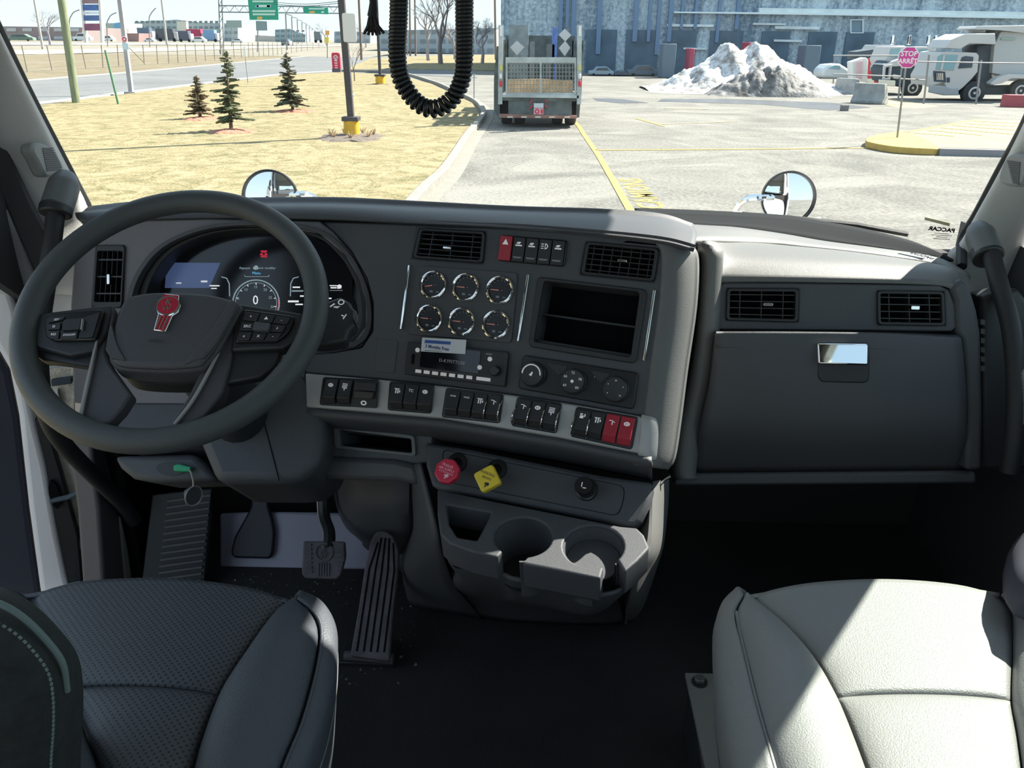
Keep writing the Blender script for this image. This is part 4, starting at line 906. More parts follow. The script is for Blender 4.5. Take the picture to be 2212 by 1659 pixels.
# ---- A pillars
def pillar(sx, front, rear, label):
    m_ = []
    f = [atX(x, y, sx * .955) for x, y in front]; r_ = [atX(x, y, sx * 1.015) for x, y in rear]
    n_ = len(f)
    mid = [f[i].lerp(r_[i], .45) + Vector((-sx * .028, 0, 0)) for i in range(n_)]
    q = [f[i].lerp(r_[i], .12) + Vector((-sx * .014, 0, 0)) for i in range(n_)]
    back = [p + Vector((sx * .045, .01, 0)) for p in f]; back2 = [p + Vector((sx * .03, 0, 0)) for p in r_]
    return loft('pillar_cover', [back, f, q, mid, r_, back2], trim_grey, None, nu=4, nv=4, solid=.006)
lp_f = [(-290, -520), (-120, -170), (-40, 0), (0, 82), (60, 202), (125, 328), (186, 449), (182, 490), (172, 560), (160, 640)]
lp_r = [(-420, -440), (-220, -60), (-90, 100), (-20, 250), (30, 345), (65, 430), (92, 500), (98, 560), (110, 640), (120, 700)]
t = thing('left_pillar', 'pale grey windscreen pillar trim on the driver side', 'pillar trim', atX(100, 560, -.97)); t.name = 'pillar_trim'
p = pillar(-1, lp_f, lp_r, ''); p.parent = t; p.location = WL[p] - WL[t]
MB().tube(catmull([atX(x, y, -.958) for x, y in [(-290, -540), (-120, -190), (-42, -18), (-5, 62), (55, 188), (122, 318), (188, 444)]], 6), .010, 8).build('seal', rubber, t)
def grille(px_outline, slots, X, t, sx):
    fr = Frame((X, 0, 0), (0, 1, 0), (0, 0, 1)) if sx < 0 else Frame((X, 0, 0), (0, -1, 0), (0, 0, 1))
    P = smooth2(fr.pts(px_outline), 4)
    g = MB().prism(fr, P, -.016, .010).build('speaker_grille', mat('grille_grey', (.26, .27, .27), .6), t, bevel=.006)
    s_ = MB()
    for a, b in slots:
        A, B = fr.px(*a), fr.px(*b); d = Vector((B[0] - A[0], B[1] - A[1])); nn = Vector((-d.y, d.x)).normalized() * .0012
        s_.prism(fr, [(A[0] - nn.x, A[1] - nn.y), (B[0] - nn.x, B[1] - nn.y), (B[0] + nn.x, B[1] + nn.y), (A[0] + nn.x, A[1] + nn.y)], .009, .0115)
    s_.build('slots', mat('slot_grey', (.10, .10, .11), .8), g)
sl = [((80 + 1.3 * k * .75, 322 + k * 4.6), (103 + min(k, 9) * 2.1, 320 + k * 4.6)) for k in range(11)]
grille([(62, 312), (78, 308), (100, 318), (118, 340), (127, 362), (118, 375), (96, 383), (86, 378), (72, 350), (60, 328)], sl, -.945, t, -1)
rp_f = [(2520, -330), (2420, -130), (2300, 110), (2255, 200), (2214, 288), (2170, 375), (2120, 465), (2085, 525), (2058, 549), (2062, 600), (2080, 650)]
rp_r = [(2660, -300), (2540, -100), (2420, 130), (2380, 210), (2330, 300), (2262, 380), (2212, 455), (2170, 540), (2145, 600), (2128, 650), (2122, 700)]
t = thing('pillar_trim', 'pale grey windscreen pillar trim on the passenger side', 'pillar trim', atX(2120, 600, .97))
p = pillar(1, rp_f, rp_r, ''); p.parent = t; p.location = WL[p] - WL[t]
MB().tube(catmull([atX(x, y, .955) for x, y in [(2512, -340), (2412, -140), (2290, 100), (2250, 192), (2208, 284), (2160, 372), (2112, 462), (2080, 518)]] + [Vector((.93, glassY(.93, 2.02) - .02, 2.012))], 6), .011, 8).build('seal', rubber, t)
sl = [((2188 + 1.2 * k, 348 + k * 4.6), (2216 - .3 * k, 352 + k * 4.6)) for k in range(11)]
grille([(2186, 338), (2205, 332), (2230, 340), (2225, 385), (2212, 402), (2188, 402), (2168, 392), (2172, 365)], sl, .938, t, 1)
# ---- strips of the driver's door frame
XL = Frame((-.99, 1.62, 0), (.92, .40, 0), (0, 0, 1))      # the driver door stands open: its frame edge faces the rear
d1 = MB().prism(XL, XL.pts([(-260, 640), (-60, 660), (20, 800), (40, 900), (62, 1100), (86, 1275), (100, 1360), (-260, 1400)]), -.03, .012).build('door_1', mat('door_inner_navy', (.025, .028, .045), .7, bump=.2, bscale=300), bevel=.01); struct(d1)
pale = mat('pale_door_frame', (.80, .76, .78), .55, bump=.15, bscale=500)
MB().prism(XL, XL.pts([(-260, 300), (-60, 470), (0, 557), (37, 675), (52, 790), (78, 920), (100, 1010), (120, 1130), (149, 1268), (165, 1340), (100, 1350), (86, 1275), (62, 1100), (40, 900), (20, 800), (-60, 660), (-260, 600)], .02), -.03, .02).build('pale_frame_edge', pale, d1, bevel=.012, seg=3)
bk = MB().prism(XL, XL.pts([(-200, 200), (-60, 300), (0, 411), (20, 460), (50, 530), (80, 596), (70, 650), (56, 634), (30, 560), (0, 482), (-200, 330)]), -.03, .008).build('grey_frame_edge', mat('grey_door_frame', (.28, .28, .29), .6), d1, bevel=.006)
MB().prism(XL, XL.pts([(-200, 60), (-60, 150), (5, 296), (60, 425), (95, 500), (100, 620), (80, 640), (80, 596), (50, 530), (0, 411), (-200, 250)]), -.03, .004).build('dark_frame_band', mat('dark_frame', (.055, .055, .06), .7), d1, bevel=.004)
MB().prism(XL, XL.pts([(-200, 330), (0, 482), (30, 560), (56, 634), (60, 700), (50, 760), (37, 675), (0, 557), (-200, 420)]), -.03, .004).build('door_seal', rubber, d1, bevel=.004)
MB().prism(XL, XL.pts([(76, 900), (98, 900), (132, 1010), (170, 1150), (182, 1275), (150, 1280), (120, 1130), (100, 1010)]), -.03, .014).build('door_seal', rubber, d1, bevel=.004)
f9 = XL.px(118, 1068, .02); MB().prism(XL, circ(f9[0], f9[1], .010, 20, .036), .015, .024).build('strap_slot', void, d1)
hp = thing('hinge_pillar', 'beige metal hinge pillar exposed in the gap beside the driver door', 'body pillar', XL.pt(*XL.px(190, 1265), 0))
MB().prism(XL, XL.pts([(90, 800), (158, 800), (160, 930), (205, 1000), (230, 1060), (245, 1290), (175, 1285), (150, 1150), (110, 950)]), -.03, -.012).build('metal_panel', mat('hinge_metal', (.72, .66, .56), .5, .1, var=.35, vscale=9, bump=.3, bscale=40), hp)
for P, m_, n_ in ([[(163, 1172), (186, 1160), (193, 1188), (178, 1192)], MATS['white_sign_plate'], 'white_block'], [[(112, 858), (125, 842), (134, 876), (120, 880)], MATS['white_sign_plate'], 'white_clip'], [[(168, 1108), (176, 1105), (180, 1120), (170, 1122)], void, 'bolt_hole'], [[(173, 1200), (188, 1208), (185, 1222), (174, 1218)], void, 'bolt_hole'], [[(165, 1145), (222, 1130), (222, 1142), (168, 1158)], tdk, 'hinge_arm'], [[(110, 822), (155, 815), (156, 828), (112, 834)], tdk, 'hinge_arm']):
    MB().prism(XL, XL.pts(P), -.012, .004).build(n_, m_, hp, bevel=.002)
st = MB().tube([XL.pt(*XL.px(112, 1072), .022), XL.pt(*XL.px(150, 1060), .03), atX(204, 1048, -.94)], .006, 8).build('door_strap', tdk); tag(st, 'thin black door check strap bridging door frame and pillar', 'door strap')
XI = Frame((-.93, 0, 0), (0, 1, 0), (0, 0, 1))
o = MB().prism(XI, XI.pts([(196, 940), (212, 938), (246, 1010), (262, 1110), (274, 1275), (226, 1275), (214, 1100), (202, 1010)]), -.05, 0).build('trim_2', mat('brown_grey_trim', (.115, .10, .105), .6), bevel=.008, seg=3); struct(o)
o = MB().prism(XI, XI.pts([(256, 1115), (264, 1115), (285, 1275), (270, 1275)]), -.05, .004).build('trim_3', mat('sill_light', (.30, .29, .27), .6), bevel=.003); struct(o)
# ================================================================== GRAB HANDLES
def handle(P, cap, X, label, sx, rpx, collar):
    base = atX(*P[-1], X); t = thing('grab_handle', label, 'handle', base)
    pts = [atX(x, y, X + dx) for (x, y), dx in P_x(P, sx)]
    MB().tube(catmull(pts, 8), rpx, 14).build('bar', rubber, t)
    c = [atX(x, y, X) for x, y in cap]
    MB().tube(catmull(c, 6), [rpx * lerp(.55, 1.72, min(1, k / 7) ** .6) for k in range(len(catmull(c, 6)))], 16).build('end_cap', mat('handle_grey', (.13, .14, .145), .45), t)
    k = [atX(x, y, X) for x, y in collar]; MB().tube(k, [rpx * 1.75, rpx * 1.75], 20).build('collar', plastic_dark, t, bevel=.003)
def P_x(P, sx): return [(p, 0) for p in P]
handle([(121, 452), (111, 540), (99, 620), (88, 700), (84, 780), (96, 880), (130, 950), (200, 1025), (262, 1085), (290, 1125)], [(146, 372), (140, 395), (130, 425), (122, 450)], -.90, 'dark grab handle running down the driver side pillar behind the steering wheel', -1, .0165, [(122, 444), (119, 464)])
handle([(2140, 545), (2160, 620), (2182, 700), (2192, 780), (2195, 860), (2190, 950), (2180, 1020)], [(2108, 484), (2116, 505), (2128, 535), (2134, 550)], .90, 'dark grab handle running down the passenger side pillar', 1, .0165, [(2127, 538), (2136, 558)])
# ================================================================== PLANES OF THE DASHBOARD
CPo = CAM + ray(1060, 700) * (1.45 / 1.0) * 1.0
CP = tilted(CPo, 17, 24)
Yc = CP.pt(*CP.px(700, 600)).y
LP = tilted(atY(700, 600, Yc), 0, 20)
PD = tilted(atY(1800, 690, 1.50), 3, 14)
dash = thing('dashboard', 'wide dark grey truck dashboard with hooded brow, vents and glovebox', 'dashboard', Vector((0, 1.6, 1.45)))
# brow over cluster and centre stack
st_x = [176, 300, 450, 700, 900, 1106, 1300, 1430, 1500]
ytop = [458, 446, 441, 438, 446, 456, 462, 472, 492]
yfr = [480, 474, 470, 473, 482, 490, 504, 518, 535]
def onCPL(x, y, c=0):
    fr = CP if x > 700 else LP
    return fr.pt(*fr.px(x, y, c), c)
Rb = [atY(x, y, 1.63) for x, y in zip(st_x, ytop)]
Rf = [onCPL(x, y, .012) for x, y in zip(st_x, yfr)]
Rm = [a.lerp(b_, .55) + Vector((0, -.02, .012)) for a, b_ in zip(Rb, Rf)]
Rback = [Vector((p.x * 1.0, glassY(min(.9, abs(p.x)), 2.0) - .0, 2.0)) for p in Rb]
Rt = [p + Vector((0, .06, -.004)) for p in Rb]
Ru = [onCPL(x, y + 3, -.02) for x, y in zip(st_x, yfr)]
loft('brow', [Rback, Rt, Rb, Rm, Rf, Ru], plastic, dash, nu=6, nv=5, solid=.008)
# left face plate
lp_outer = [(178, 478), (450, 472), (690, 478), (718, 500), (760, 545), (792, 600), (806, 655), (805, 715), (780, 752), (720, 762), (662, 765), (655, 860), (430, 890), (250, 880), (158, 870), (152, 660), (160, 560)]
cl_hole = [(283, 660), (300, 600), (340, 545), (400, 510), (480, 490), (600, 488), (690, 505), (745, 550), (775, 600), (790, 650), (790, 705), (765, 738), (700, 745), (300, 745), (284, 720)]
v_hole = [(208, 530), (269, 530), (262, 664), (199, 664)]
slab('cluster_fascia', LP, lp_outer, -.075, 0, mat('cluster_surround_grey', (.175, .168, .188), .5, bump=.3, bscale=900), dash, [cl_hole, v_hole], bevel=.003)
H = smooth2(LP.pts(cl_hole, .012), 4); O = [((a - .0) * 1, b_) for a, b_ in H]
cx = sum(p[0] for p in H) / len(H); cy = sum(p[1] for p in H) / len(H)
def scl(P, k, ky=None): return [((a - cx) * k + cx, (b_ - cy) * (ky or k) + cy) for a, b_ in P]
MB().prism(LP, scl(H, 1.045, 1.055), -.01, .014, [H]).build('cluster_bezel', plastic, dash, bevel=.004, seg=3)
MB().prism(LP, scl(H, 1.0), -.075, -.066).build('recess_back', void, dash)
MB().prism(LP, scl(H, .995), -.060, -.006, [scl(H, .93, .95)]).build('inner_hood', plastic_dark, dash, bevel=.003)
# vent builder
def vent(fr, P, c0, parent, nh, nv, tab, horiz=True, depth=.03):
    Pl = fr.pts(P, c0 + .006); cx_ = sum(p[0] for p in Pl) / 4; cy_ = sum(p[1] for p in Pl) / 4
    def q(s_, t_):  # bilinear; s left-right, t top-bottom ; P order tl,tr,br,bl
        a = Vector(Pl[0]).lerp(Vector(Pl[1]), s_); b__ = Vector(Pl[3]).lerp(Vector(Pl[2]), s_); r = a.lerp(b__, t_); return (r.x, r.y)
    inner = [q(.045, .09), q(.955, .09), q(.955, .91), q(.045, .91)]
    v_ = MB().prism(fr, rnd(Pl, .008), c0 - .006, c0 + .006, [rnd(inner, .004)]).build('air_vent', plastic_dark, parent, bevel=.0015)
    MB().prism(fr, inner, c0 - depth - .002, c0 - depth).build('recess', void, v_)
    w = MB()
    for k in range(nh):
        t_ = .09 + .82 * (k + .5) / nh; hh = .012
        w.prism(fr, [q(.045, t_ - hh), q(.955, t_ - hh), q(.955, t_ + hh), q(.045, t_ + hh)], c0 - .018, c0 + .001)
    for k in range(nv):
        t_ = .045 + .91 * (k + .5) / nv; hh = .006
        w.prism(fr, [q(t_ - hh, .09), q(t_ + hh, .09), q(t_ + hh, .91), q(t_ - hh, .91)], c0 - .022, c0 - .004)
    w.build('louvres', mat('louvre', (.035, .036, .038), .4), v_)
    tx, ty = fr.px(tab[0], tab[1], c0 + .008)
    MB().prism(fr, rnd(rect(tx - tab[2], tx + tab[2], ty - tab[3], ty + tab[3]), .002), c0 - .002, c0 + .008).build('tab', chrome, v_, bevel=.001)
    return v_
lab(vent(LP, v_hole, .0, dash, 3, 5, (233, 603, .0028, .010)), 'tall narrow vent left of the instrument cluster')
# instrument cluster (unit of its own)
scr = MATS.get('s') or mat('screen_black', (.008, .008, .012), .12)
ic = thing('instrument_cluster', 'digital instrument display behind the steering wheel', 'instrument display', LP.pt(*LP.px(545, 740), -.06))
SCc = -.058
MB().prism(LP, smooth2(LP.pts([(338, 745), (334, 640), (352, 578), (400, 538), (470, 508), (560, 497), (640, 503), (700, 524), (757, 565), (760, 640), (757, 745)], SCc), 3), SCc - .006, SCc).build('screen', scr, ic)
def mk(name, L, m, c=SCc, parent=ic, th=.0008, holes=()): return MB().prism(LP, LP.pts(L, c + th), c, c + th, [LP.pts(h, c + th) for h in holes]).build(name, m, parent)
refl_blue = mat('reflection_blue', (.06, .09, .20), .3, emit=.25); disp_w = mat('display_white', (.75, .78, .80), .5, emit=.35); disp_grey = mat('display_grey', (.25, .32, .36), .5, emit=.3); disp_red = mat('display_red', (.55, .02, .05), .5, emit=.25); disp_cyan = mat('display_cyan', (.10, .35, .60), .5, emit=.5)
mk('blue_reflection', [(360, 567), (476, 568), (452, 622), (356, 622)], refl_blue)  # sky reflection on the screen, painted as a faintly glowing blue shape
def arc(cx_, cy_, r0, r1, a0, a1, n=20):
    return [(cx_ + r1 * cos(radians(lerp(a0, a1, k / n))), cy_ - r1 * sin(radians(lerp(a0, a1, k / n)))) for k in range(n + 1)] + [(cx_ + r0 * cos(radians(lerp(a1, a0, k / n))), cy_ - r0 * sin(radians(lerp(a1, a0, k / n)))) for k in range(n + 1)]
mk('tachometer_arc', arc(553, 655, 49, 51.5, -20, 200), disp_grey); mk('tachometer_arc', arc(553, 655, 44, 45, -20, 200), disp_grey)
for a in range(-10, 191, 25): mk('tick', arc(553, 655, 40, 44, a - 1, a + 1, 2), disp_w)
mk('red_arc', arc(553, 655, 47, 49, -20, 12), disp_red)
def dtx(s_, x, y, h, m, fr=LP, c=SCc + .001, parent=ic, sx=1.0, name='lettering', rot=0):
    return text(name, s_, fr.at(*fr.px(x, y, c), c, rot), h, m, parent, sx=sx, depth=.0002)
for s_, x, y in (('15', 552, 620), ('10', 531, 626), ('20', 573, 626), ('25', 584, 643), ('5', 515, 645), ('30', 588, 663)): dtx(s_, x, y, .0075, disp_grey)
dtx('0', 552, 649, .026, disp_w, sx=.9, name='speed_digit')
dtx('Appuyer', 529, 579, .0065, disp_grey); dtx('pour modifier', 576, 579, .0065, disp_grey); dtx('Menu', 554, 590, .0075, disp_cyan)
mk('ok_icon', [(546, 580), (549, 575), (553, 573), (557, 575), (558, 581), (551, 583)], disp_grey)
mk('menu_outline', [(527, 593), (530, 597), (578, 597), (583, 593), (580, 598), (529, 598)], disp_grey)
for k, (a, b_) in enumerate([((563, 541), (577, 544)), ((562, 547), (567, 552)), ((572, 547), (577, 552)), ((563, 553), (577, 556))]): mk('warning_lamp', [(a[0], a[1]), (b_[0], a[1]), (b_[0], b_[1]), (a[0], b_[1])], disp_red)
mk('warning_lamp', arc(570, 548, 3, 5, 0, 359), disp_red)
for x0, sgn in ((478, 1), (645, -1)):
    mk('tile_edge', [(x0, 597), (x0 + 12 * sgn, 600), (x0 + 18 * sgn, 612), (x0 + 19 * sgn, 640), (x0 + 17 * sgn, 640), (x0 + 16 * sgn, 613), (x0 + 11 * sgn, 602), (x0, 599)], disp_grey)
for x0, x1, y0, y1 in [(452, 474, 616, 618.5), (456, 468, 622, 624), (630, 655, 627, 630), (632, 648, 619, 622), (712, 728, 616, 618), (714, 727, 620, 623), (712, 740, 627, 628), (648, 656, 638, 641), (622, 645, 649, 653), (638, 654, 656, 659), (706, 716, 643, 646), (380, 392, 610, 613), (434, 448, 606, 610)]:
    mk('data_line', [(x0, y0), (x1, y0), (x1, y1), (x0, y1)], disp_w if y0 != 627 else disp_grey)
mk('truck_icon', [(728, 617), (733, 614), (738, 617), (737, 623), (729, 624)], disp_w)
# ================================================================== CENTRE STACK
cs_outer = [(690, 478), (900, 484), (1106, 492), (1300, 505), (1427, 520), (1434, 534), (1430, 640), (1412, 800), (1398, 902), (1380, 899), (1248, 875), (1096, 852), (963, 835), (830, 821), (659, 806), (662, 764), (720, 762), (780, 752), (805, 715), (806, 655), (792, 600), (760, 545), (718, 500)]
V1 = [(905, 492), (1048, 500), (1042, 568), (891, 557)]
V2 = [(1266, 521), (1423, 536), (1412, 608), (1254, 592)]
HZ = [(1081, 507), (1226, 519), (1218, 576), (1074, 563)]
BIN = [(1173, 606), (1383, 630), (1363, 772), (1151, 738)]
fas = slab('centre_fascia', CP, cs_outer, -.075, 0, plastic, dash, [V1, V2, BIN], bevel=.004)
slab('fascia_body', CP, [(700, 484), (1478, 536), (1486, 560), (1474, 660), (1430, 905), (1400, 990), (900, 930), (665, 880)], -.30, -.0755, plastic, dash, bevel=.02)
lab(vent(CP, V1, 0, dash, 5, 3, (965, 535, .008, .0025)), 'left vent of the centre stack with a bright tab')
lab(vent(CP, V2, 0, dash, 5, 7, (1344, 563, .008, .0025)), 'right vent of the centre stack with open vertical louvres')
# storage bin
ring = [(1160, 597), (1398, 625), (1373, 786), (1141, 749)]
bn = MB().prism(CP, rnd(CP.pts(ring, .005), .010), -.004, .005, [rnd(CP.pts([(1174, 607), (1382, 631), (1362, 771), (1152, 737)], .005), .006)]).build('storage_bin_frame', plastic_dark, dash, bevel=.002)
B0 = CP.pts(BIN, 0)
MB().prism(CP, [(a * 1, b_) for a, b_ in B0], -.075, -.070).build('bin_back', void, bn)
MB().prism(CP, [tuple(Vector(B0[0]).lerp(Vector(B0[3]), .50)), tuple(Vector(B0[1]).lerp(Vector(B0[2]), .50)), tuple(Vector(B0[1]).lerp(Vector(B0[2]), .53)), tuple(Vector(B0[0]).lerp(Vector(B0[3]), .53))], -.07, -.03).build('bin_shelf', plastic_dark, bn)
MB().prism(CP, [tuple(Vector(B0[3]).lerp(Vector(B0[0]), .0)), tuple(Vector(B0[2])), tuple(Vector(B0[2]).lerp(Vector(B0[1]), .05)), tuple(Vector(B0[3]).lerp(Vector(B0[0]), .05))], -.06, -.012).build('bin_lip', plastic_dark, bn)
# chrome strips
for k, (a, b_) in enumerate([((884, 572), (866, 712)), ((1141, 592), (1119, 738)), ((1414, 626), (1391, 780))]):
    A, B = Vector(CP.px(*a, .004)), Vector(CP.px(*b_, .004)); d = (B - A).normalized(); nn = Vector((-d.y, d.x)) * .0024
    lab(MB().prism(CP, [tuple(A - nn), tuple(A + nn), tuple(B + nn), tuple(B - nn)], -.002, .006).build('chrome_strip', chrome, dash, bevel=.0015), ['slim chrome strip left of the round gauges', 'slim chrome strip between gauges and storage bin', 'slim chrome strip right of the storage bin'][k])
# blank cover left of radio
MB().prism(CP, rnd(CP.pts([(815, 731), (860, 735), (851, 808), (808, 802)], .0015), .006), -.002, .0015).build('blank_cover', plastic, dash, bevel=.001)
# gauges
gp = thing('gauge_panel', 'panel of six small round chrome-rimmed gauges in the centre stack', 'gauge panel', CP.pt(*CP.px(993, 735), .0))
MB().prism(CP, rnd(CP.pts([(900, 573), (1118, 589), (1104, 741), (882, 722)], .004), .008), -.002, .004).build('panel', plastic, gp, bevel=.0012)
dial = mat('dial_black', (.012, .012, .014), .35); ndl = mat('needle_red', (.55, .20, .16), .5, emit=.15)
for k, (x, y) in enumerate([(935, 615), (1005, 620.5), (1079, 626.5), (926, 688), (996, 694.6), (1070.5, 701)]):
    a, b_ = CP.px(x, y, .010); f = CP.at(a, b_, .004); R_ = .0265
    g = MB().lathe(f, [(R_, -.003), (R_, .003), (R_ * .96, .0065), (R_ * .88, .0078), (R_ * .80, .0065), (R_ * .76, .002)], 40).build('gauge', chrome, gp)
    lab(g, '%s gauge in the %s row of the gauge panel' % (['left', 'middle', 'right'][k % 3], ['upper', 'lower'][k // 3]))
    MB().lathe(f, [(R_ * .76, .001), (R_ * .76, .0022), (.0001, .0022)], 36).build('dial', dial, g)
    MB().prism(f, [(-R_ * .62, -.0007 + (-.004 if k == 0 else 0)), (R_ * .12, -.0009), (R_ * .12, .0009), (-R_ * .62, .0004 + (-.004 if k == 0 else 0))], .0026, .0036).build('needle', ndl, g)
    MB().lathe(f, [(.0025, .002), (.0025, .004), (.0001, .0042)], 12).build('needle_cap', black, g)
    tk = MB()
    for j in range(7):
        an = radians(180 - j * 22.5); tk.prism(f, [(cos(an + .03) * R_ * .62, sin(an + .03) * R_ * .62), (cos(an + .03) * R_ * .72, sin(an + .03) * R_ * .72), (cos(an - .03) * R_ * .72, sin(an - .03) * R_ * .72), (cos(an - .03) * R_ * .62, sin(an - .03) * R_ * .62)], .0022, .0026)
    tk.prism(f, rect(-.006, .0, -.014, -.010), .0022, .0026); tk.prism(f, rect(.006, .012, -.013, -.011), .0022, .0026)
    tk.build('scale_marks', grey_mark, g)
# radio
rd_ = thing('radio', 'black radio head unit with a row of white buttons under the gauges', 'radio', CP.pt(*CP.px(985, 830), 0))
RP = [(880, 738), (1098, 760), (1090, 836), (873, 809)]
slab('faceplate', CP, RP, -.002, .010, plastic_dark, rd_, bevel=.002, r=.004)
q0 = [Vector(p) for p in CP.pts(RP, .010)]
def RQ(s_, t_): a = q0[0].lerp(q0[1], s_).lerp(q0[3].lerp(q0[2], s_), t_); return (a.x, a.y)
def rp(name, s0, s1, t0, t1, m, c0=.010, c1=.0115, parent=rd_, bevel=.0004): return MB().prism(CP, [RQ(s0, t0), RQ(s1, t0), RQ(s1, t1), RQ(s0, t1)], c0, c1).build(name, m, parent, bevel=bevel)
rp('display', .15, .74, .06, .72, scr)
btn_w = mat('radio_button_white', (.62, .60, .60), .5, emit=.12)
for k in range(7): rp('preset_button', .115 + .085 * k, .172 + .085 * k, .80, .90, btn_w, c1=.0125)
rp('preset_button', .725, .86, .80, .90, btn_w, c1=.0125)
for s_, t_ in ((.115, .22), (.835, .26), (.745, .53)):
    MB().prism(CP, circ(*RQ(s_, t_), .0042, 18), .010, .013).build('round_button', btn_w, rd_, bevel=.0005)
f = CP.at(*RQ(.90, .58), .010); MB().lathe(f, [(.0095, 0), (.009, .010), (.0075, .0115), (.0001, .0115)], 24).build('volume_knob', black, rd_)
rp('logo_line', .79, .85, .10, .14, grey_mark, c1=.0108)
text('lettering', 'D-KYFITTUSE', CP.at(*RQ(.47, .46), .0118, 0), .0085, mat('display_dim', (.18, .19, .20), .5, emit=.15), rd_, depth=.0001)
rp('cd_slot', .2, .7, .755, .765, grey_mark, c1=.0108); rp('usb_port', .06, .09, .35, .65, void, c1=.0108)
crd = thing('label_card', 'small white card with a blue band stuck over the top of the radio', 'label', CP.pt(*CP.px(957, 765), .013))
slab('card', CP, [(912, 729), (1007, 734), (1005, 765), (909, 759)], .0125, .0135, mat('card_white', (.72, .74, .80), .6), crd, bevel=0)
slab('blue_band', CP, [(918, 734), (974, 738), (973, 744.5), (917, 741)], .0135, .0138, mat('card_blue', (.05, .12, .40), .6), crd, bevel=0)
text('lettering', '3 Months Free', CP.at(*CP.px(944, 751, .0138), .0138, -.02), .0085, mat('card_navy', (.05, .07, .22), .6), crd, depth=.0001, sx=.93, bold=.0002)
slab('small_print', CP, [(917, 756), (954, 758.5), (954, 760), (917, 757.5)], .0135, .0138, grey_mark, crd, bevel=0)
# climate control panel
cc = thing('climate_panel', 'black climate control panel with three round dials', 'climate control', CP.pt(*CP.px(1245, 870), 0))
slab('panel', CP, [(1130, 766), (1379, 805), (1369, 885), (1118, 839)], -.002, .006, black, cc, bevel=.002, r=.008)
for k, (x, y) in enumerate([(1150, 808), (1238, 824), (1330, 841)]):
    a, b_ = CP.px(x, y, .012); f = CP.at(a, b_, .006); R_ = .0215
    kn = MB().lathe(f, [(R_ * 1.08, 0), (R_ * 1.05, .004), (R_, .005), (R_ * .97, .014), (R_ * .9, .0155), (R_ * .62, .0145), (.0001, .0145)], 36).build('dial', plastic_dark, cc)
    if k == 0:
        o_ = MB().prism(f, [((R_ * .80) * cos(radians(z)), (R_ * .80) * sin(radians(z))) for z in range(-5, 186, 8)] + [((R_ * .70) * cos(radians(z)), (R_ * .70) * sin(radians(z))) for z in range(185, -6, -8)], .0148, .0156).build('fan_arc', white_mark, kn)
        MB().prism(f, [(-.004, -.002), (.001, -.004), (.003, .003), (.001, .004), (-.001, .001)], .0146, .0152).build('fan_icon', white_mark, kn)
    else:
        for j, s_ in enumerate((['66', '72', '78', '84', '60'] if k == 1 else ['•', '=', '•', '=', '•'])):
            an = radians([150, 90, 20, -45, 215][j]); text('marking', s_, f.at(cos(an) * R_ * .66, sin(an) * R_ * .66, .0158), .0062 if k == 1 else .007, white_mark, kn, depth=.0001)
        if k == 1: MB().prism(f, [(.0035 * cos(radians(z)) * (1 if (z // 30) % 2 else .6), .0035 * sin(radians(z)) * (1 if (z // 30) % 2 else .6)) for z in range(0, 360, 30)], .0146, .0152).build('snow_icon', white_mark, kn)
text('lettering', 'AUTO', CP.at(*CP.px(1203, 794, .0065), .0065, -.13), .0075, white_mark, cc, depth=.0001)
text('lettering', 'MAX', CP.at(*CP.px(1291, 815, .0065), .0065, -.13), .0055, white_mark, cc, depth=.0001)
MB().prism(CP, circ(*CP.px(1292, 807, .0065), .003, 12, .0018), .006, .0067).build('defrost_icon', white_mark, cc)
bl = mat('blue_lamp', (.08, .10, .95), .4, emit=1.6)
for x, y in ((1125, 805), (1234, 839), (1253, 847), (1345, 863)): MB().prism(CP, circ(*CP.px(x, y, .007), .0016, 10), .006, .0072).build('blue_lamp', bl, cc)
for P in ([(1178, 783), (1226, 791), (1217, 806), (1206, 812)], [(1275, 800), (1318, 807), (1306, 822), (1296, 828)]): slab('push_button', CP, P, .006, .0068, plastic_dark, cc, bevel=.0004)
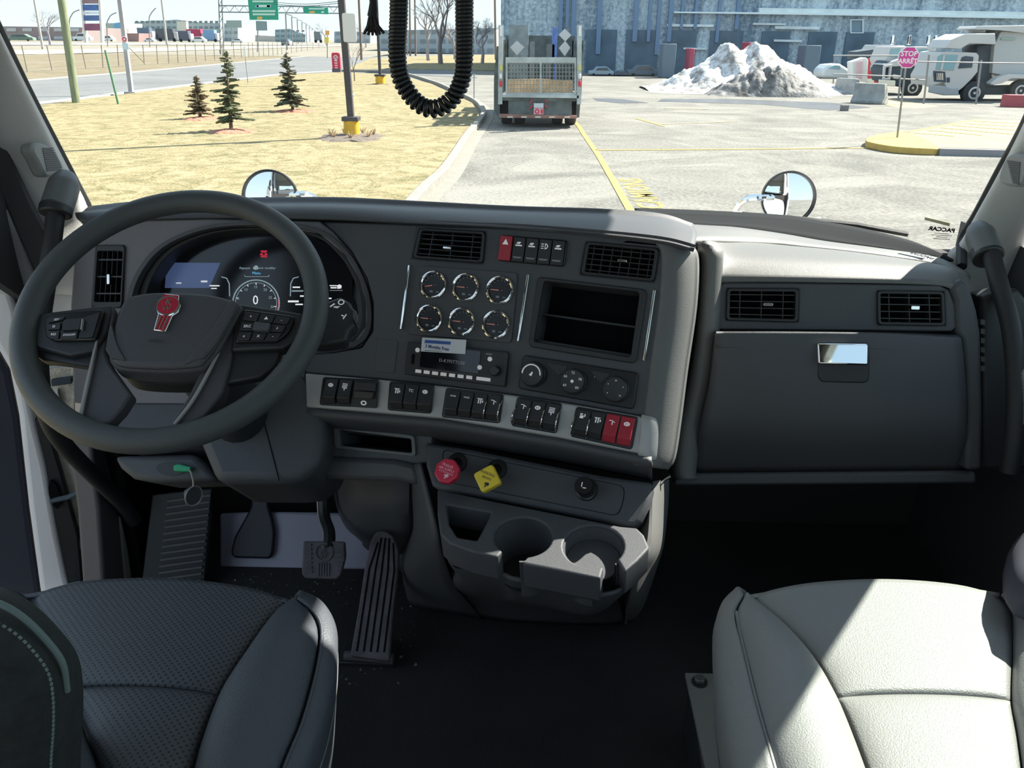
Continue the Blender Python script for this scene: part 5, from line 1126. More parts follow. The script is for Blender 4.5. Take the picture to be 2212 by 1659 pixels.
# hazard bank
hz_ = thing('upper_switch_bank', 'row of one red and four black switches between the upper vents', 'switch bank', CP.pt(*CP.px(1150, 570), 0))
slab('base', CP, HZ, -.002, .005, black, hz_, bevel=.0015, r=.006)
h0 = [Vector(p) for p in CP.pts(HZ, .010)]
def HQ(s_, t_): a = h0[0].lerp(h0[1], s_).lerp(h0[3].lerp(h0[2], s_), t_); return (a.x, a.y)
for k in range(5):
    s0 = .01 + k * .195; m_ = red_btn if k == 0 else plastic_dark
    sw = MB().prism(CP, [HQ(s0, .03), HQ(s0 + .18, .03), HQ(s0 + .18, .97), HQ(s0, .97)], .005, .010 if k else .013).build('switch', m_, hz_, bevel=.0015)
    if k == 0: c_ = Vector(HQ(.1, .28)); MB().prism(CP, [(c_.x - .0055, c_.y - .004), (c_.x + .0055, c_.y - .004), (c_.x, c_.y + .006)], .013, .0134).build('triangle_icon', white_mark, sw)
    else:
        c_ = Vector(HQ(s0 + .09, .30)); ic_ = MB()
        if k == 3:
            for j in range(3): ic_.prism(CP, rect(c_.x - .007, c_.x - .002, c_.y + .003 - j * .0038, c_.y + .0045 - j * .0038), .0101, .0105)
            ic_.prism(CP, [(c_.x, c_.y + .0055), (c_.x + .004, c_.y + .004), (c_.x + .006, c_.y), (c_.x + .004, c_.y - .004), (c_.x, c_.y - .0055)], .0101, .0105, [[(c_.x + .0012, c_.y + .0035), (c_.x + .003, c_.y + .0025), (c_.x + .0042, c_.y), (c_.x + .003, c_.y - .0025), (c_.x + .0012, c_.y - .0035)]])
        else:
            ic_.prism(CP, rect(c_.x - .006, c_.x + .006, c_.y - .0035, c_.y - .001), .0101, .0105); ic_.prism(CP, [(c_.x - .005, c_.y + .001), (c_.x + .001, c_.y), (c_.x + .004, c_.y + .004), (c_.x - .002, c_.y + .004)], .0101, .0105)
        ic_.build('icon', white_mark, sw)
        MB().prism(CP, [HQ(s0 + .02, .78), HQ(s0 + .16, .78), HQ(s0 + .14, .84), HQ(s0 + .04, .84)], .0101, .0108).build('ridge', grey_mark, sw)
# ================================================================== SILVER STRIP AND ROCKERS
sw_ = thing('switch_panel', 'curved silver trim strip carrying five banks of rocker switches', 'switch panel', CP.pt(*CP.px(1060, 930), 0))
S_top = [(659, 806), (830, 821), (963, 835), (1096, 852), (1248, 875), (1380, 899), (1390, 901)]
S_bot = [(1382, 981), (1361, 977), (1210, 947), (1096, 928), (955, 905), (830, 894), (661, 880)]
slab('silver_strip', CP, S_top + S_bot, -.004, .010, silver, sw_, bevel=.003)
banks = [([(697, 814), (818, 820), (813, 882), (689, 875)], 1), ([(841, 823), (938, 831), (931, 894), (836, 886)], 3), ([(963, 837), (1088, 852), (1079, 915), (953, 901)], 4), ([(1117, 856), (1214, 871), (1202, 937), (1103, 920)], 3), ([(1244, 878), (1379, 901), (1365, 972), (1231, 943)], 4)]
for bi, (P, nsw) in enumerate(banks):
    slab('switch_base', CP, P, .008, .013, black, sw_, bevel=.0015, r=.006)
    Q = [Vector(p) for p in CP.pts(P, .022)]
    def BQ(s_, t_): a = Q[0].lerp(Q[1], s_).lerp(Q[3].lerp(Q[2], s_), t_); return (a.x, a.y)
    slots = [(0.03 + k * .94 / nsw, .03 + (k + 1) * .94 / nsw - .02) for k in range(nsw)] if bi else [(.04, .26), (.29, .52)]
    for k, (s0, s1) in enumerate(slots):
        redd = bi == 4 and k >= 2; m_ = red_btn if redd else plastic_dark
        bs = [BQ(s0, .05), BQ(s1, .05), BQ(s1, .93), BQ(s0, .93)]; cc_ = sum((Vector(p) for p in bs), Vector((0, 0))) / 4
        w = MB(); A = [BQ(s0, .06), BQ(s1, .06), BQ(s1, .72), BQ(s0, .72)]
        # rocker: rises from top to the lower third then falls
        V = [CP.pt(*p, .013) for p in [BQ(s0, .05), BQ(s1, .05), BQ(s1, .93), BQ(s0, .93)]] + [CP.pt(*BQ(s0 + .004, .06), .0165), CP.pt(*BQ(s1 - .004, .06), .0165), CP.pt(*BQ(s1 - .004, .70), .0235), CP.pt(*BQ(s0 + .004, .70), .0235), CP.pt(*BQ(s1 - .01, .90), .0170), CP.pt(*BQ(s0 + .01, .90), .0170)]
        w.add(V, [(4, 7, 6, 5), (7, 9, 8, 6), (0, 4, 5, 1), (9, 3, 2, 8), (0, 3, 9, 7, 4), (1, 5, 6, 8, 2)])
        r_ = w.build('rocker_switch', m_, sw_, bevel=.0012)
        lab(r_, '%s rocker switch' % ('red' if redd else 'black'))
        ci = Vector(BQ((s0 + s1) / 2, .27)); fI = Frame(CP.pt(ci.x, ci.y, .0192), CP.u, (CP.pt(*BQ((s0 + s1) / 2, .06), .0165) - CP.pt(*BQ((s0 + s1) / 2, .70), .0235)))
        im = MB(); key = (bi * 3 + k) % 5; z_ = .0052
        if bi == 1 and k == 1: text('lettering', 'TC', fI, .0075, white_mark, r_, depth=.0001)
        elif bi == 2 and k < 2: text('lettering', ['ENGINE', 'TRAILER'][k], fI.at(0, .001), .0038, white_mark, r_, depth=.0001, sx=.8)
        else:
            if key == 0: im.prism(fI, circ(0, 0, z_, 14, z_ * .7), 0, .0003, [circ(0, 0, z_ * .6, 12, z_ * .35)]); im.prism(fI, rect(-.0015, .002, -.001, .001), 0, .0003)
            elif key == 1: [im.prism(fI, rect(-z_, z_, y_, y_ + .0013), 0, .0003) for y_ in (-.005, -.0025, 0, .0028)]; im.prism(fI, rect(-.0008, .0008, -.009, -.005), 0, .0003)
            elif key == 2: im.prism(fI, rect(-z_, .001, -.004, .001), 0, .0003); im.prism(fI, rect(.002, .004, -.001, .004), 0, .0003); im.prism(fI, rect(-z_, -.001, .002, .0045), 0, .0003)
            elif key == 3: im.prism(fI, rect(-z_, z_, .001, .0022), 0, .0003); im.prism(fI, rect(-.003, -.001, -.007, .001), 0, .0003); im.prism(fI, rect(.001, .003, -.007, .001), 0, .0003); im.prism(fI, rect(.0045, .0065, -.005, -.001), 0, .0003)
            else: im.prism(fI, [(-z_, .002), (0, .002), (z_, -.001), (z_, -.0022), (0, .0008), (-z_, .0008)], 0, .0003); im.prism(fI, rect(.0, .0015, -.006, 0), 0, .0003)
            im.build('icon', white_mark, r_)
        if (bi == 2 and k >= 2) or bi == 3 or (bi == 4 and k == 0):
            g_ = MB().tube(catmull([CP.pt(*BQ(s1 + .01, .22), .014), CP.pt(*BQ(s1 + .018, .40), .026), CP.pt(*BQ(s1 + .012, .72), .028), CP.pt(*BQ(s1 + .0, .95), .015)], 4), .0012, 6).build('guard', chrome, r_)
        if bi in (3, 4) and k == 0:
            MB().tube(catmull([CP.pt(*BQ(s0 - .01, .3), .014), CP.pt(*BQ(s0 - .02, .5), .026), CP.pt(*BQ(s0 - .03, .8), .026), CP.pt(*BQ(s0 - .02, .97), .015)], 4), .0012, 6).build('guard', chrome, r_)
    if bi == 0:
        w = MB(); w.prism(CP, [BQ(.55, .05), BQ(.98, .05), BQ(.97, 1.0), BQ(.52, 1.0)], .013, .016); w.prism(CP, [BQ(.58, .12), BQ(.95, .12), BQ(.95, .42), BQ(.57, .42)], .016, .022)
        kn = w.build('dimmer_unit', plastic_dark, sw_, bevel=.001)
        w = MB(); w.prism(CP, [BQ(.60, .44), BQ(.93, .44), BQ(.92, .70), BQ(.60, .70)], .016, .026); w.build('lever', mat('dull_brown', (.05, .04, .035), .5), kn, bevel=.002)
        c_ = Vector(BQ(.75, .84)); MB().prism(CP, circ(c_.x, c_.y, .006, 16, .0045), .016, .0166, [circ(c_.x, c_.y, .0035, 12, .0022)]).build('icon', white_mark, kn)
sx0 = [(1386, 898), (1410, 904), (1434, 910), (1456, 918)]; sx1 = [(1378, 981), (1402, 989), (1424, 990), (1440, 978)]
cs_ = [.0102, .006, -.006, -.028]
loft('silver_strip_end', [[CP.pt(*CP.px(*p, c), c - .006) for p, c in zip(sx0, cs_)], [CP.pt(*CP.px(*p, c), c) for p, c in zip(sx0, cs_)], [CP.pt(*CP.px((p[0] + q[0]) / 2 + 1, (p[1] + q[1]) / 2, c), c + .001) for p, q, c in zip(sx0, sx1, cs_)], [CP.pt(*CP.px(*p, c), c) for p, c in zip(sx1, cs_)], [CP.pt(*CP.px(*p, c), c - .008) for p, c in zip(sx1, cs_)]], silver, sw_, solid=.003)
# lip below the strip
sb = [(661, 882), (830, 896), (955, 907), (1096, 930), (1210, 949), (1340, 975), (1408, 989)]
loft('lower_lip', [[CP.pt(*CP.px(x, y - 4, .004), .004) for x, y in sb], [CP.pt(*CP.px(x, y + 6, .012), .012) for x, y in sb], [CP.pt(*CP.px(x, y + 20, .006), .006) for x, y in sb], [CP.pt(*CP.px(x, y + 34, -.03), -.03) for x, y in sb], [CP.pt(*CP.px(x, y + 50, -.10), -.10) for x, y in sb]], plastic, dash, solid=.006)
# stack's rounded right edge
ed = [(1478, 530), (1490, 560), (1486, 660), (1466, 800), (1452, 910), (1440, 985), (1425, 1010)]
def ER(dx, c): return [CP.pt(*CP.px(x + dx, y + dx * .12, c), c) for x, y in ed]
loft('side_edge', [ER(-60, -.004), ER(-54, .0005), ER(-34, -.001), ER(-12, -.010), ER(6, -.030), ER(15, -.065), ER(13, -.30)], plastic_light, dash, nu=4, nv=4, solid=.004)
# pocket panel left of console
LPk = Frame(CP.pt(0, 0, -.055), CP.u, CP.v)
slab('pocket_panel', LPk, [(640, 870), (935, 905), (932, 1000), (900, 1003), (850, 994), (690, 988), (640, 985)], -.09, 0, plastic, dash, [[(732, 928), (888, 948), (890, 978), (736, 962)]], bevel=.003)
slab('pocket_back', LPk, [(640, 870), (935, 905), (932, 1000), (640, 985)], -.11, -.092, void, dash, bevel=0)
MB().prism(LPk, rnd(LPk.pts([(720, 919), (895, 941), (898, 986), (724, 968)], .006), .008), -.002, .006, [rnd(LPk.pts([(731, 928), (888, 948), (890, 979), (735, 963)], .006), .005)]).build('pocket_frame', plastic_light, dash, bevel=.002)
slab('under_ledge', LPk, [(690, 985), (850, 992), (896, 1003), (905, 1030), (900, 1050), (860, 1040), (690, 1035)], -.15, .01, plastic, dash, bevel=.010)
# ================================================================== PASSENGER SIDE
B0x = [1512, 1560, 1700, 1850, 1990, 2060, 2092]
rTop = [(1520, 520), (1560, 518), (1700, 530), (1850, 545), (1990, 566), (2050, 580), (2095, 600)]
rBot = [(1548, 612), (1575, 609), (1700, 609), (1850, 611), (1990, 614), (2050, 622), (2078, 650)]
rT = [atY(x, y, Y) for (x, y), Y in zip(rTop, (1.60, 1.68, 1.70, 1.70, 1.69, 1.66, 1.60))]
rB = [PD.pt(*PD.px(x, y, .002), .002) for x, y in rBot]
rM = [a.lerp(b_, .62) + Vector((0, -.008, .022)) for a, b_ in zip(rT, rB)]
rM2 = [a.lerp(b_, .90) + Vector((0, -.010, .010)) for a, b_ in zip(rT, rB)]
dk_px = [(1443, 481, 1.70), (1520, 486, 1.745), (1595, 491, 1.765), (1700, 506, 1.775), (1778, 520, 1.77), (1900, 536, 1.75), (2022, 555, 1.72), (2090, 590, 1.66)]
D0 = [atY(*p) for p in dk_px]
Dm = [along(rT, k / 7) for k in range(8)]; Dm[0] = atY(1478, 528, 1.60); Dm[1] = atY(1512, 520, 1.62)
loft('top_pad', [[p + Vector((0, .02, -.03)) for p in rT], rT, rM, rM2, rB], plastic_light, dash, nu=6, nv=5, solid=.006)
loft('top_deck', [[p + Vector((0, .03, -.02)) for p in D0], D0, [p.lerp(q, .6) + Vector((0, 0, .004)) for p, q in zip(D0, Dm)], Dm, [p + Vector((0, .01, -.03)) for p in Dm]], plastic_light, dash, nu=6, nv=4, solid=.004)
lg = [(1380, 464, 1.80), (1467, 466, 1.86), (1590, 471, 1.90), (1717, 479, 1.91), (1810, 494, 1.89), (1900, 511, 1.85), (2000, 537, 1.79), (2060, 562, 1.74)]
L0 = [atY(x, y, Y) for x, y, Y in lg]; L1 = [atY(1380, 478, 1.69)] + [atY(x, y - 1, Y + .03) for x, y, Y in dk_px[:7]]
ledge_m = mat('ledge_matt', (.014, .016, .018), .95, spec=.15)
loft('defroster_ledge', [[p + Vector((0, .08, .0)) for p in L0], [p + Vector((0, .02, .002)) for p in L0], L0, [p.lerp(q, .5) + Vector((0, 0, -.004)) for p, q in zip(L0, L1)], L1, [p + Vector((0, -.005, -.03)) for p in L1]], ledge_m, dash, solid=.004)
# left upright frame of the passenger dash
fl = [(1512, 525), (1508, 620), (1500, 720), (1480, 830), (1455, 930), (1448, 1010), (1455, 1035)]
fl_r = [(1556, 540), (1552, 620), (1546, 720), (1532, 830), (1508, 930), (1496, 1015), (1500, 1035)]
A0 = [PD.pt(*PD.px(x, y, -.06), -.06) for x, y in fl]; A1 = [PD.pt(*PD.px(lerp(x, x2, .3), y, .012), .012) for (x, y), (x2, _) in zip(fl, fl_r)]; A2 = [PD.pt(*PD.px(x, y, .008), .008) for x, y in fl_r]; A3 = [PD.pt(*PD.px(x + 4, y, -.05), -.05) for x, y in fl_r]
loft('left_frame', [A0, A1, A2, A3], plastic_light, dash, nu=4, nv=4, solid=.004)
# vent fascia
PV1 = [(1571, 623), (1726, 624), (1724, 696), (1569, 692)]; PV2 = [(1896, 628), (2040, 630), (2043, 704), (1897, 702)]
slab('vent_fascia', PD, [(1552, 620), (1562, 611), (1700, 611), (2030, 616), (2052, 628), (2064, 660), (2068, 705), (2056, 716), (1547, 712)], -.06, 0, plastic, dash, [PV1, PV2], bevel=.003)
slab('fascia_body', PD, [(1540, 605), (2075, 610), (2090, 900), (1500, 1015)], -.30, -.062, plastic_dark, dash, bevel=.01)
lab(vent(PD, PV1, 0, dash, 4, 3, (1660, 658, .009, .003)), 'left vent of the passenger dash'); lab(vent(PD, PV2, 0, dash, 4, 3, (1978, 665, .008, .004)), 'right vent of the passenger dash')
# glovebox door
gb = [(1547, 716), (2056, 720), (2076, 735), (2084, 800), (2087, 900), (2080, 1016), (1496, 1022), (1512, 930), (1534, 830)]
G0 = [PD.pt(*PD.px(x, y, c), c) for x, y, c in [(1547, 714, -.01), (1700, 714, -.01), (1900, 717, -.01), (2064, 722, -.01)]]
G1 = [PD.pt(*PD.px(x, y, c), c) for x, y, c in [(1547, 717, .034), (1700, 717, .036), (1900, 720, .034), (2072, 727, .012)]]
G1b = [PD.pt(*PD.px(x, y, c), c) for x, y, c in [(1546, 728, .046), (1700, 729, .048), (1900, 731, .046), (2078, 742, .018)]]
G2 = [PD.pt(*PD.px(x, y, c), c) for x, y, c in [(1534, 830, .046), (1690, 830, .048), (1900, 832, .046), (2086, 835, .020)]]
G3 = [PD.pt(*PD.px(x, y, c), c) for x, y, c in [(1512, 930, .030), (1680, 930, .030), (1900, 930, .030), (2087, 930, .014)]]
G4 = [PD.pt(*PD.px(x, y, c), c) for x, y, c in [(1496, 1020, -.03), (1670, 1018, -.03), (1900, 1016, -.03), (2082, 1014, -.03)]]
gdoor = loft('glovebox_door', [G0, G1, G1b, G2, G3, G4], plastic, dash, nu=8, nv=6, solid=.03)
lt = [(1765, 740), (1877, 740), (1880, 775), (1878, 822), (1868, 828), (1775, 826), (1766, 815)]
slab('latch_recess', PD, lt, .040, .0515, plastic_dark, gdoor, bevel=.003, r=.006)
LT = Frame(PD.pt(0, 0, .0515), PD.u, PD.v * cos(radians(12)) - PD.n * sin(radians(12)))
lc = LT.px(1820, 765); LT = Frame(LT.pt(0, 0, 0) + PD.n * (lc[1] * sin(radians(12)) + .004), LT.u, LT.v)
slab('latch', LT, [(1766, 741), (1876, 742), (1876, 789), (1768, 786)], -.010, .006, mat('latch_chrome', (.85, .86, .88), .03, 1), gdoor, bevel=.003, r=.004)
# strip below glovebox, side cheek
slab('lower_edge', PD, [(1460, 1028), (1496, 1024), (2080, 1018), (2110, 1020), (2110, 1045), (1455, 1050)], -.10, -.02, plastic, dash, bevel=.006)
ck = [(2078, 600), (2098, 625), (2112, 670), (2120, 720), (2122, 800), (2124, 880), (2122, 1016), (2086, 1016), (2090, 900), (2086, 800), (2078, 735), (2066, 715), (2064, 650), (2052, 622)]
slab('side_cheek', PD, ck, -.10, .006, plastic, dash, bevel=.008)
tb = MB()
for k in range(6):
    y = 690 + k * 20; P = PD.pts([(2119, y), (2128, y + 1), (2128, y + 12), (2119, y + 11)], 0); tb.prism(PD, P, -.02, .0)
tb.build('side_ribs', plastic, dash)
slab('side_panel', PD, [(2120, 640), (2200, 620), (2260, 700), (2260, 1016), (2120, 1016)], -.12, -.03, plastic_dark, dash, bevel=.01)
# wiper on the passenger side
wp_ = thing('wiper', 'black wiper lying at the base of the windscreen on the passenger side', 'wiper', atY(1700, 490, 1.9))
Yw = 2.03
MB().tube([atY(x, y, Yw) for x, y in [(1400, 461), (1560, 462), (1700, 470), (1850, 486), (1960, 506)]], .007, 6).build('blade', rubber, wp_)
MB().tube([atY(x, y, Yw + .02) for x, y in [(1550, 466), (1600, 461), (1640, 466), (1700, 476), (1790, 482), (1850, 494)]], .006, 6).build('arm', mat('wiper_arm', (.06, .09, .10), .5), wp_)
for x, y in ((1590, 465), (1650, 470), (1700, 478), (1760, 478), (1810, 488)): MB().tube([atY(x - 12, y, Yw), atY(x + 10, y - 3, Yw + .02)], .008, 6).build('link', MATS['wiper_arm'], wp_)
# windscreen stickers
gf = lambda x, y: None
p = None
def glass_pt(x, y):
    d = ray(x, y); t0, t1 = .5, 3.5
    for _ in range(40):
        tm = (t0 + t1) / 2; q = CAM + d * tm
        if q.y < glassY(q.x, q.z) - .006: t0 = tm
        else: t1 = tm
    return CAM + d * t0
a, b_, c_ = glass_pt(2000, 472), glass_pt(2050, 484), glass_pt(2000, 476)
def quad_on_glass(P, name, m, label, cat):
    q = [glass_pt(*k) for k in P]; nn = (q[1] - q[0]).cross(q[2] - q[0]).normalized() * .0006
    return tag(MB().add(q + [k + nn for k in q], [(0, 1, 2, 3), (7, 6, 5, 4), (0, 4, 5, 1), (1, 5, 6, 2), (2, 6, 7, 3), (3, 7, 4, 0)]).build(name, m), label, cat)
quad_on_glass([(1998, 469), (2052, 482), (2051, 489), (1997, 475)], 'windscreen_label', mat('olive_label', (.42, .40, .25), .7), 'olive strip label at the lower right corner of the windscreen', 'label')
a, b_, c_ = glass_pt(2015, 496), glass_pt(2053, 500), glass_pt(2018, 516)
u_ = (b_ - a).normalized(); v_ = (a - c_); v_ = (v_ - u_ * v_.dot(u_)).normalized()
gt_ = thing('windscreen_marking', 'small black maker lettering printed on the windscreen corner, read from outside', 'label', glass_pt(2034, 512))
text('lettering', 'PACCAR', Frame(glass_pt(2034, 496), -u_, v_, u_.cross(v_)), .013, void, gt_, depth=.0002, bold=.0006)
for k, w in enumerate((16, 22, 12, 18)): 
    q = [glass_pt(2034 - w, 503 + k * 4), glass_pt(2034 + w, 505 + k * 4), glass_pt(2034 + w, 506 + k * 4), glass_pt(2034 - w, 504 + k * 4)]; nn = (q[1] - q[0]).cross(q[2] - q[0]).normalized() * .0006
    MB().add(q + [z + nn for z in q], [(0, 1, 2, 3), (7, 6, 5, 4)]).build('small_print', mat('print_grey', (.2, .19, .18), .8), gt_)
# ================================================================== STEERING WHEEL
ew, aw = radians(51.59), radians(1.59)
wn = Vector((sin(aw) * cos(ew), -cos(aw) * cos(ew), sin(ew))); wu = Vector((cos(aw), sin(aw), 0)); wv = wn.cross(wu)
WF = Frame(atY(372.8, 672.5, 1.1609), wu, wv)
wheel_m = mat('wheel_leather', (.066, .072, .075), .42, bump=.35, bscale=1200, spec=.4)
hub_m = mat('hub_plastic', (.062, .060, .067), .55, bump=.3, bscale=900)
sw = thing('steering_wheel', 'black steering wheel with a red emblem on its centre pad', 'steering wheel', WF.pt(0, -.2, -.05))
MB().tube([WF.pt(.2165 * cos(2 * pi * k / 96), .2165 * sin(2 * pi * k / 96)) for k in range(96)], .0185, 20, closed=True).build('rim', wheel_m, sw, smooth=80)
pad = [(262, 638), (284, 627), (336, 621), (411, 623), (467, 629), (505, 641), (516, 652), (504, 675), (467, 739), (441, 772), (428, 784), (392, 789), (336, 791), (262, 787), (234, 777), (224, 757), (232, 716), (243, 671)]
P0 = smooth2(WF.pts(pad, .022), 3)
ccx = sum(p[0] for p in P0) / len(P0); ccy = sum(p[1] for p in P0) / len(P0)
P1 = [((a - ccx) * .93 + ccx, (b - ccy) * .92 + ccy) for a, b in P0]
hub = MB().prism(WF, P0, -.03, .006).prism(WF, P0, .006, .016, top=P1).build('centre_pad', hub_m, sw, bevel=.005, seg=3)
MB().prism(WF, [((a - ccx) * .97 + ccx, (b - ccy) * .97 + ccy) for a, b in P0], -.07, -.028).build('hub_back', plastic_dark, sw, bevel=.01)
# raised V planes of the pad
slab('pad_facet', WF, [(515, 655), (503, 677), (466, 741), (440, 771), (395, 786), (440, 730), (470, 690), (490, 655), (500, 645)], .010, .0185, hub_m, sw, bevel=.003)
slab('pad_facet', WF, [(246, 665), (240, 700), (252, 745), (270, 778), (238, 772), (228, 755), (234, 716)], .010, .0185, hub_m, sw, bevel=.003)
# spokes
def spoke(P, c0, c1, m=plastic_dark, name='spoke', bevel=.004): return slab(name, WF, P, c0, c1, m, sw, bevel=bevel, seg=3)
sl_ = spoke([(66, 688), (92, 675), (243, 657), (243, 671), (232, 716), (205, 757), (150, 768), (78, 750), (60, 720)], -.022, .000)
sr_ = spoke([(514, 655), (600, 668), (652, 676), (662, 700), (640, 735), (610, 752), (499, 757), (505, 700)], -.022, .000)
spoke([(74, 748), (205, 756), (196, 792), (150, 785), (92, 778), (80, 770)], -.028, -.012)
spoke([(499, 757), (610, 752), (595, 790), (560, 815), (480, 830), (470, 800)], -.028, -.012)
spoke([(207, 750), (232, 716), (226, 757), (236, 784), (284, 850), (262, 884), (232, 916), (196, 922), (172, 904)], -.030, -.006, m=hub_m)
spoke([(504, 674), (516, 660), (505, 730), (497, 790), (480, 850), (440, 900), (385, 925), (368, 914), (407, 855), (437, 792), (466, 741)], -.030, -.006, m=hub_m)
# chrome-like edges of lower spokes
MB().tube(catmull([WF.pt(*WF.px(x, y, .0), -.002) for x, y in [(222, 676), (212, 720), (198, 780), (180, 860), (172, 903)]], 5), .0028, 6).build('edge_trim', silver, sw)
MB().tube(catmull([WF.pt(*WF.px(x, y, .0), -.002) for x, y in [(500, 690), (470, 760), (440, 820), (412, 868), (376, 915)]], 5), .0028, 6).build('edge_trim', silver, sw)
# button pods
pl = slab('button_pod', WF, [(95, 688), (110, 678), (224, 667), (216, 705), (206, 734), (115, 735), (98, 726)], -.004, .006, black, sw, bevel=.002, r=.006)
pr = slab('button_pod', WF, [(527, 667), (634, 682), (634, 695), (622, 718), (598, 737), (506, 739), (514, 700)], -.004, .006, black, sw, bevel=.002, r=.006)
lab(pl, 'left button pod with a square rocker'); lab(pr, 'right button pod with nine small keys')
def wb(P, par, c0=.006, c1=.0085, m=plastic_dark, n='button'): return slab(n, WF, P, c0, c1, m, par, bevel=.0006, r=.0015)
wb([(138, 690), (176, 686), (172, 711), (134, 713)], pl, c1=.012); wb([(102, 700), (131, 697), (129, 711), (102, 712)], pl); wb([(102, 715), (128, 714), (126, 731), (106, 731)], pl); wb([(133, 717), (168, 714), (165, 731), (131, 733)], pl); wb([(106, 688), (140, 683), (136, 690), (103, 697)], pl); wb([(178, 686), (216, 674), (200, 728), (170, 730)], pl, c1=.0075)
wb([(176, 688), (179, 688), (176, 711), (173, 711)], pl, c1=.0125, m=silver, n='chrome_bar')
for i in range(3):
    for j in range(3):
        if i == 1 and j == 1: continue
        def g(s_, t_):
            tl, tr, bl, br = Vector((529, 671)), Vector((630, 685)), Vector((508, 737)), Vector((600, 735))
            q = tl.lerp(tr, s_).lerp(bl.lerp(br, s_), t_); return (q.x, q.y)
        k_ = wb([g(i / 3 + .015, j / 3 + .03), g(i / 3 + .315, j / 3 + .03), g(i / 3 + .315, j / 3 + .30), g(i / 3 + .015, j / 3 + .30)], pr)
        c_ = g(i / 3 + .16, j / 3 + .16)
        lt_ = [['+', 'SRC', '«'], ['▲', '', 'X'], ['-', '♪', '-']][i][j] or '-'
        text('marking', lt_, WF.at(*WF.px(*c_, .009), .0087), .0065, grey_mark if 0 else white_mark, k_, depth=.0001)
wb([(550, 694), (584, 698), (578, 714), (545, 712)], pr, c1=.014, m=plastic)
for (x, y, s_) in ((116, 704, 'o'), (115, 722, 'RES'), (149, 723, 'ON/OFF'), (122, 690, 'SET')): text('marking', s_, WF.at(*WF.px(x, y, .009), .0087, .05), .0085 if s_ == 'o' else .005, white_mark, pl, depth=.0001)
# emblem
em_red = mat('emblem_red', (.50, .02, .05), .25, coat=.5)
ef = WF
em = slab('emblem', WF, [(331, 713), (341, 679), (337, 668), (340, 648), (352, 638), (355, 634), (386, 637), (386, 648), (390, 660), (384, 674), (372, 682), (357, 716)], .016, .021, chrome, hub, bevel=.0012)
slab('red_enamel', WF, [(334, 711), (345, 680), (369, 682), (356, 713)], .021, .0222, em_red, em, bevel=.0004)
cE = WF.px(363, 660, .022); MB().prism(WF, circ(*cE, .0155, 30), .021, .0225).build('red_disc', em_red, em)
MB().prism(WF, circ(*cE, .0170, 30), .021, .0228, [circ(*cE, .0152, 30)]).build('ring', chrome, em)
MB().prism(WF, WF.pts([(354, 636), (385, 639), (385, 644), (354, 642)], .022), .021, .0226).build('top_bar', em_red, em)
up_ = Vector(WF.px(367, 645, .022)) - Vector(WF.px(356, 676, .022)); rot_ = math.atan2(up_.y, up_.x) - pi / 2
text('lettering', 'K', WF.at(cE[0], cE[1] + .006, .0228, rot_), .014, chrome, em, depth=.0006, bold=.0003); text('lettering', 'W', WF.at(cE[0] - .001, cE[1] - .006, .0228, rot_), .013, chrome, em, depth=.0006, bold=.0003)
for dx in (0, 7.5, 15):
    MB().tube([WF.pt(*WF.px(348 + dx, 684, .022), .0226), WF.pt(*WF.px(336 + dx, 711, .022), .0226)], .0011, 6).build('rib', chrome, em)
text('airbag_mark', 'AIRBAG', WF.at(*WF.px(336, 736, .019), .0190, 0), .006, plastic_dark, hub, depth=.0001)
# ================================================================== COLUMN, STALK, SHROUD
col_ = thing('steering_column', 'dark boxy steering column shroud with a control stalk on its right', 'steering column', atY(560, 1040, 1.38))
hc = WF.pt(0, 0, -.075); ax = -WF.n
MB().tube([hc, hc + ax * .30], .055, 20).build('column_tube', plastic_dark, col_)
Sf = tilted(atY(560, 960, 1.34), 0, 42)
slab('shroud', Sf, [(425, 850), (520, 800), (655, 780), (700, 850), (702, 955), (690, 1005), (645, 1038), (600, 1042), (465, 1041), (430, 958)], -.22, 0, plastic, col_, bevel=.02, seg=3)
slab('seam', Sf, [(556, 860), (558, 860), (604, 1038), (602, 1038)], 0, .0012, void, col_, bevel=0)
for P, z in (([(212, 870), (240, 862), (405, 862), (440, 880), (430, 955), (240, 955)], -.02),): slab('under_cover', Sf, P, z - .12, z, plastic, col_, bevel=.012)
Tf = Frame(WF.pt(0, 0, -.085), WF.u, WF.v)
stk = slab('control_stalk', Tf, [(640, 690), (700, 652), (735, 639), (757, 652), (772, 684), (766, 704), (752, 712), (748, 735), (700, 742), (640, 742)], -.03, 0, plastic_dark, col_, bevel=.006, seg=3)
a_, b__ = Tf.px(737, 653); MB().prism(Tf, circ(a_, b__, .0055, 16), 0, .0006, [circ(a_, b__, .0036, 14)]).build('marking', white_mark, stk)
for L in ([(712, 662), (722, 655), (724, 657), (714, 664)], [(722, 662), (735, 662), (728, 666), (720, 664)], [(740, 688), (748, 678), (749, 680), (742, 690)], [(738, 680), (743, 682), (742, 684), (737, 682)]): MB().prism(Tf, Tf.pts(L), 0, .0006).build('marking', white_mark, stk)
sc_ = Tf.px(768, 680); slab('thumb_wheel', Tf, [(761, 664), (770, 672), (774, 690), (768, 698), (762, 684)], -.02, .003, plastic, stk, bevel=.002)
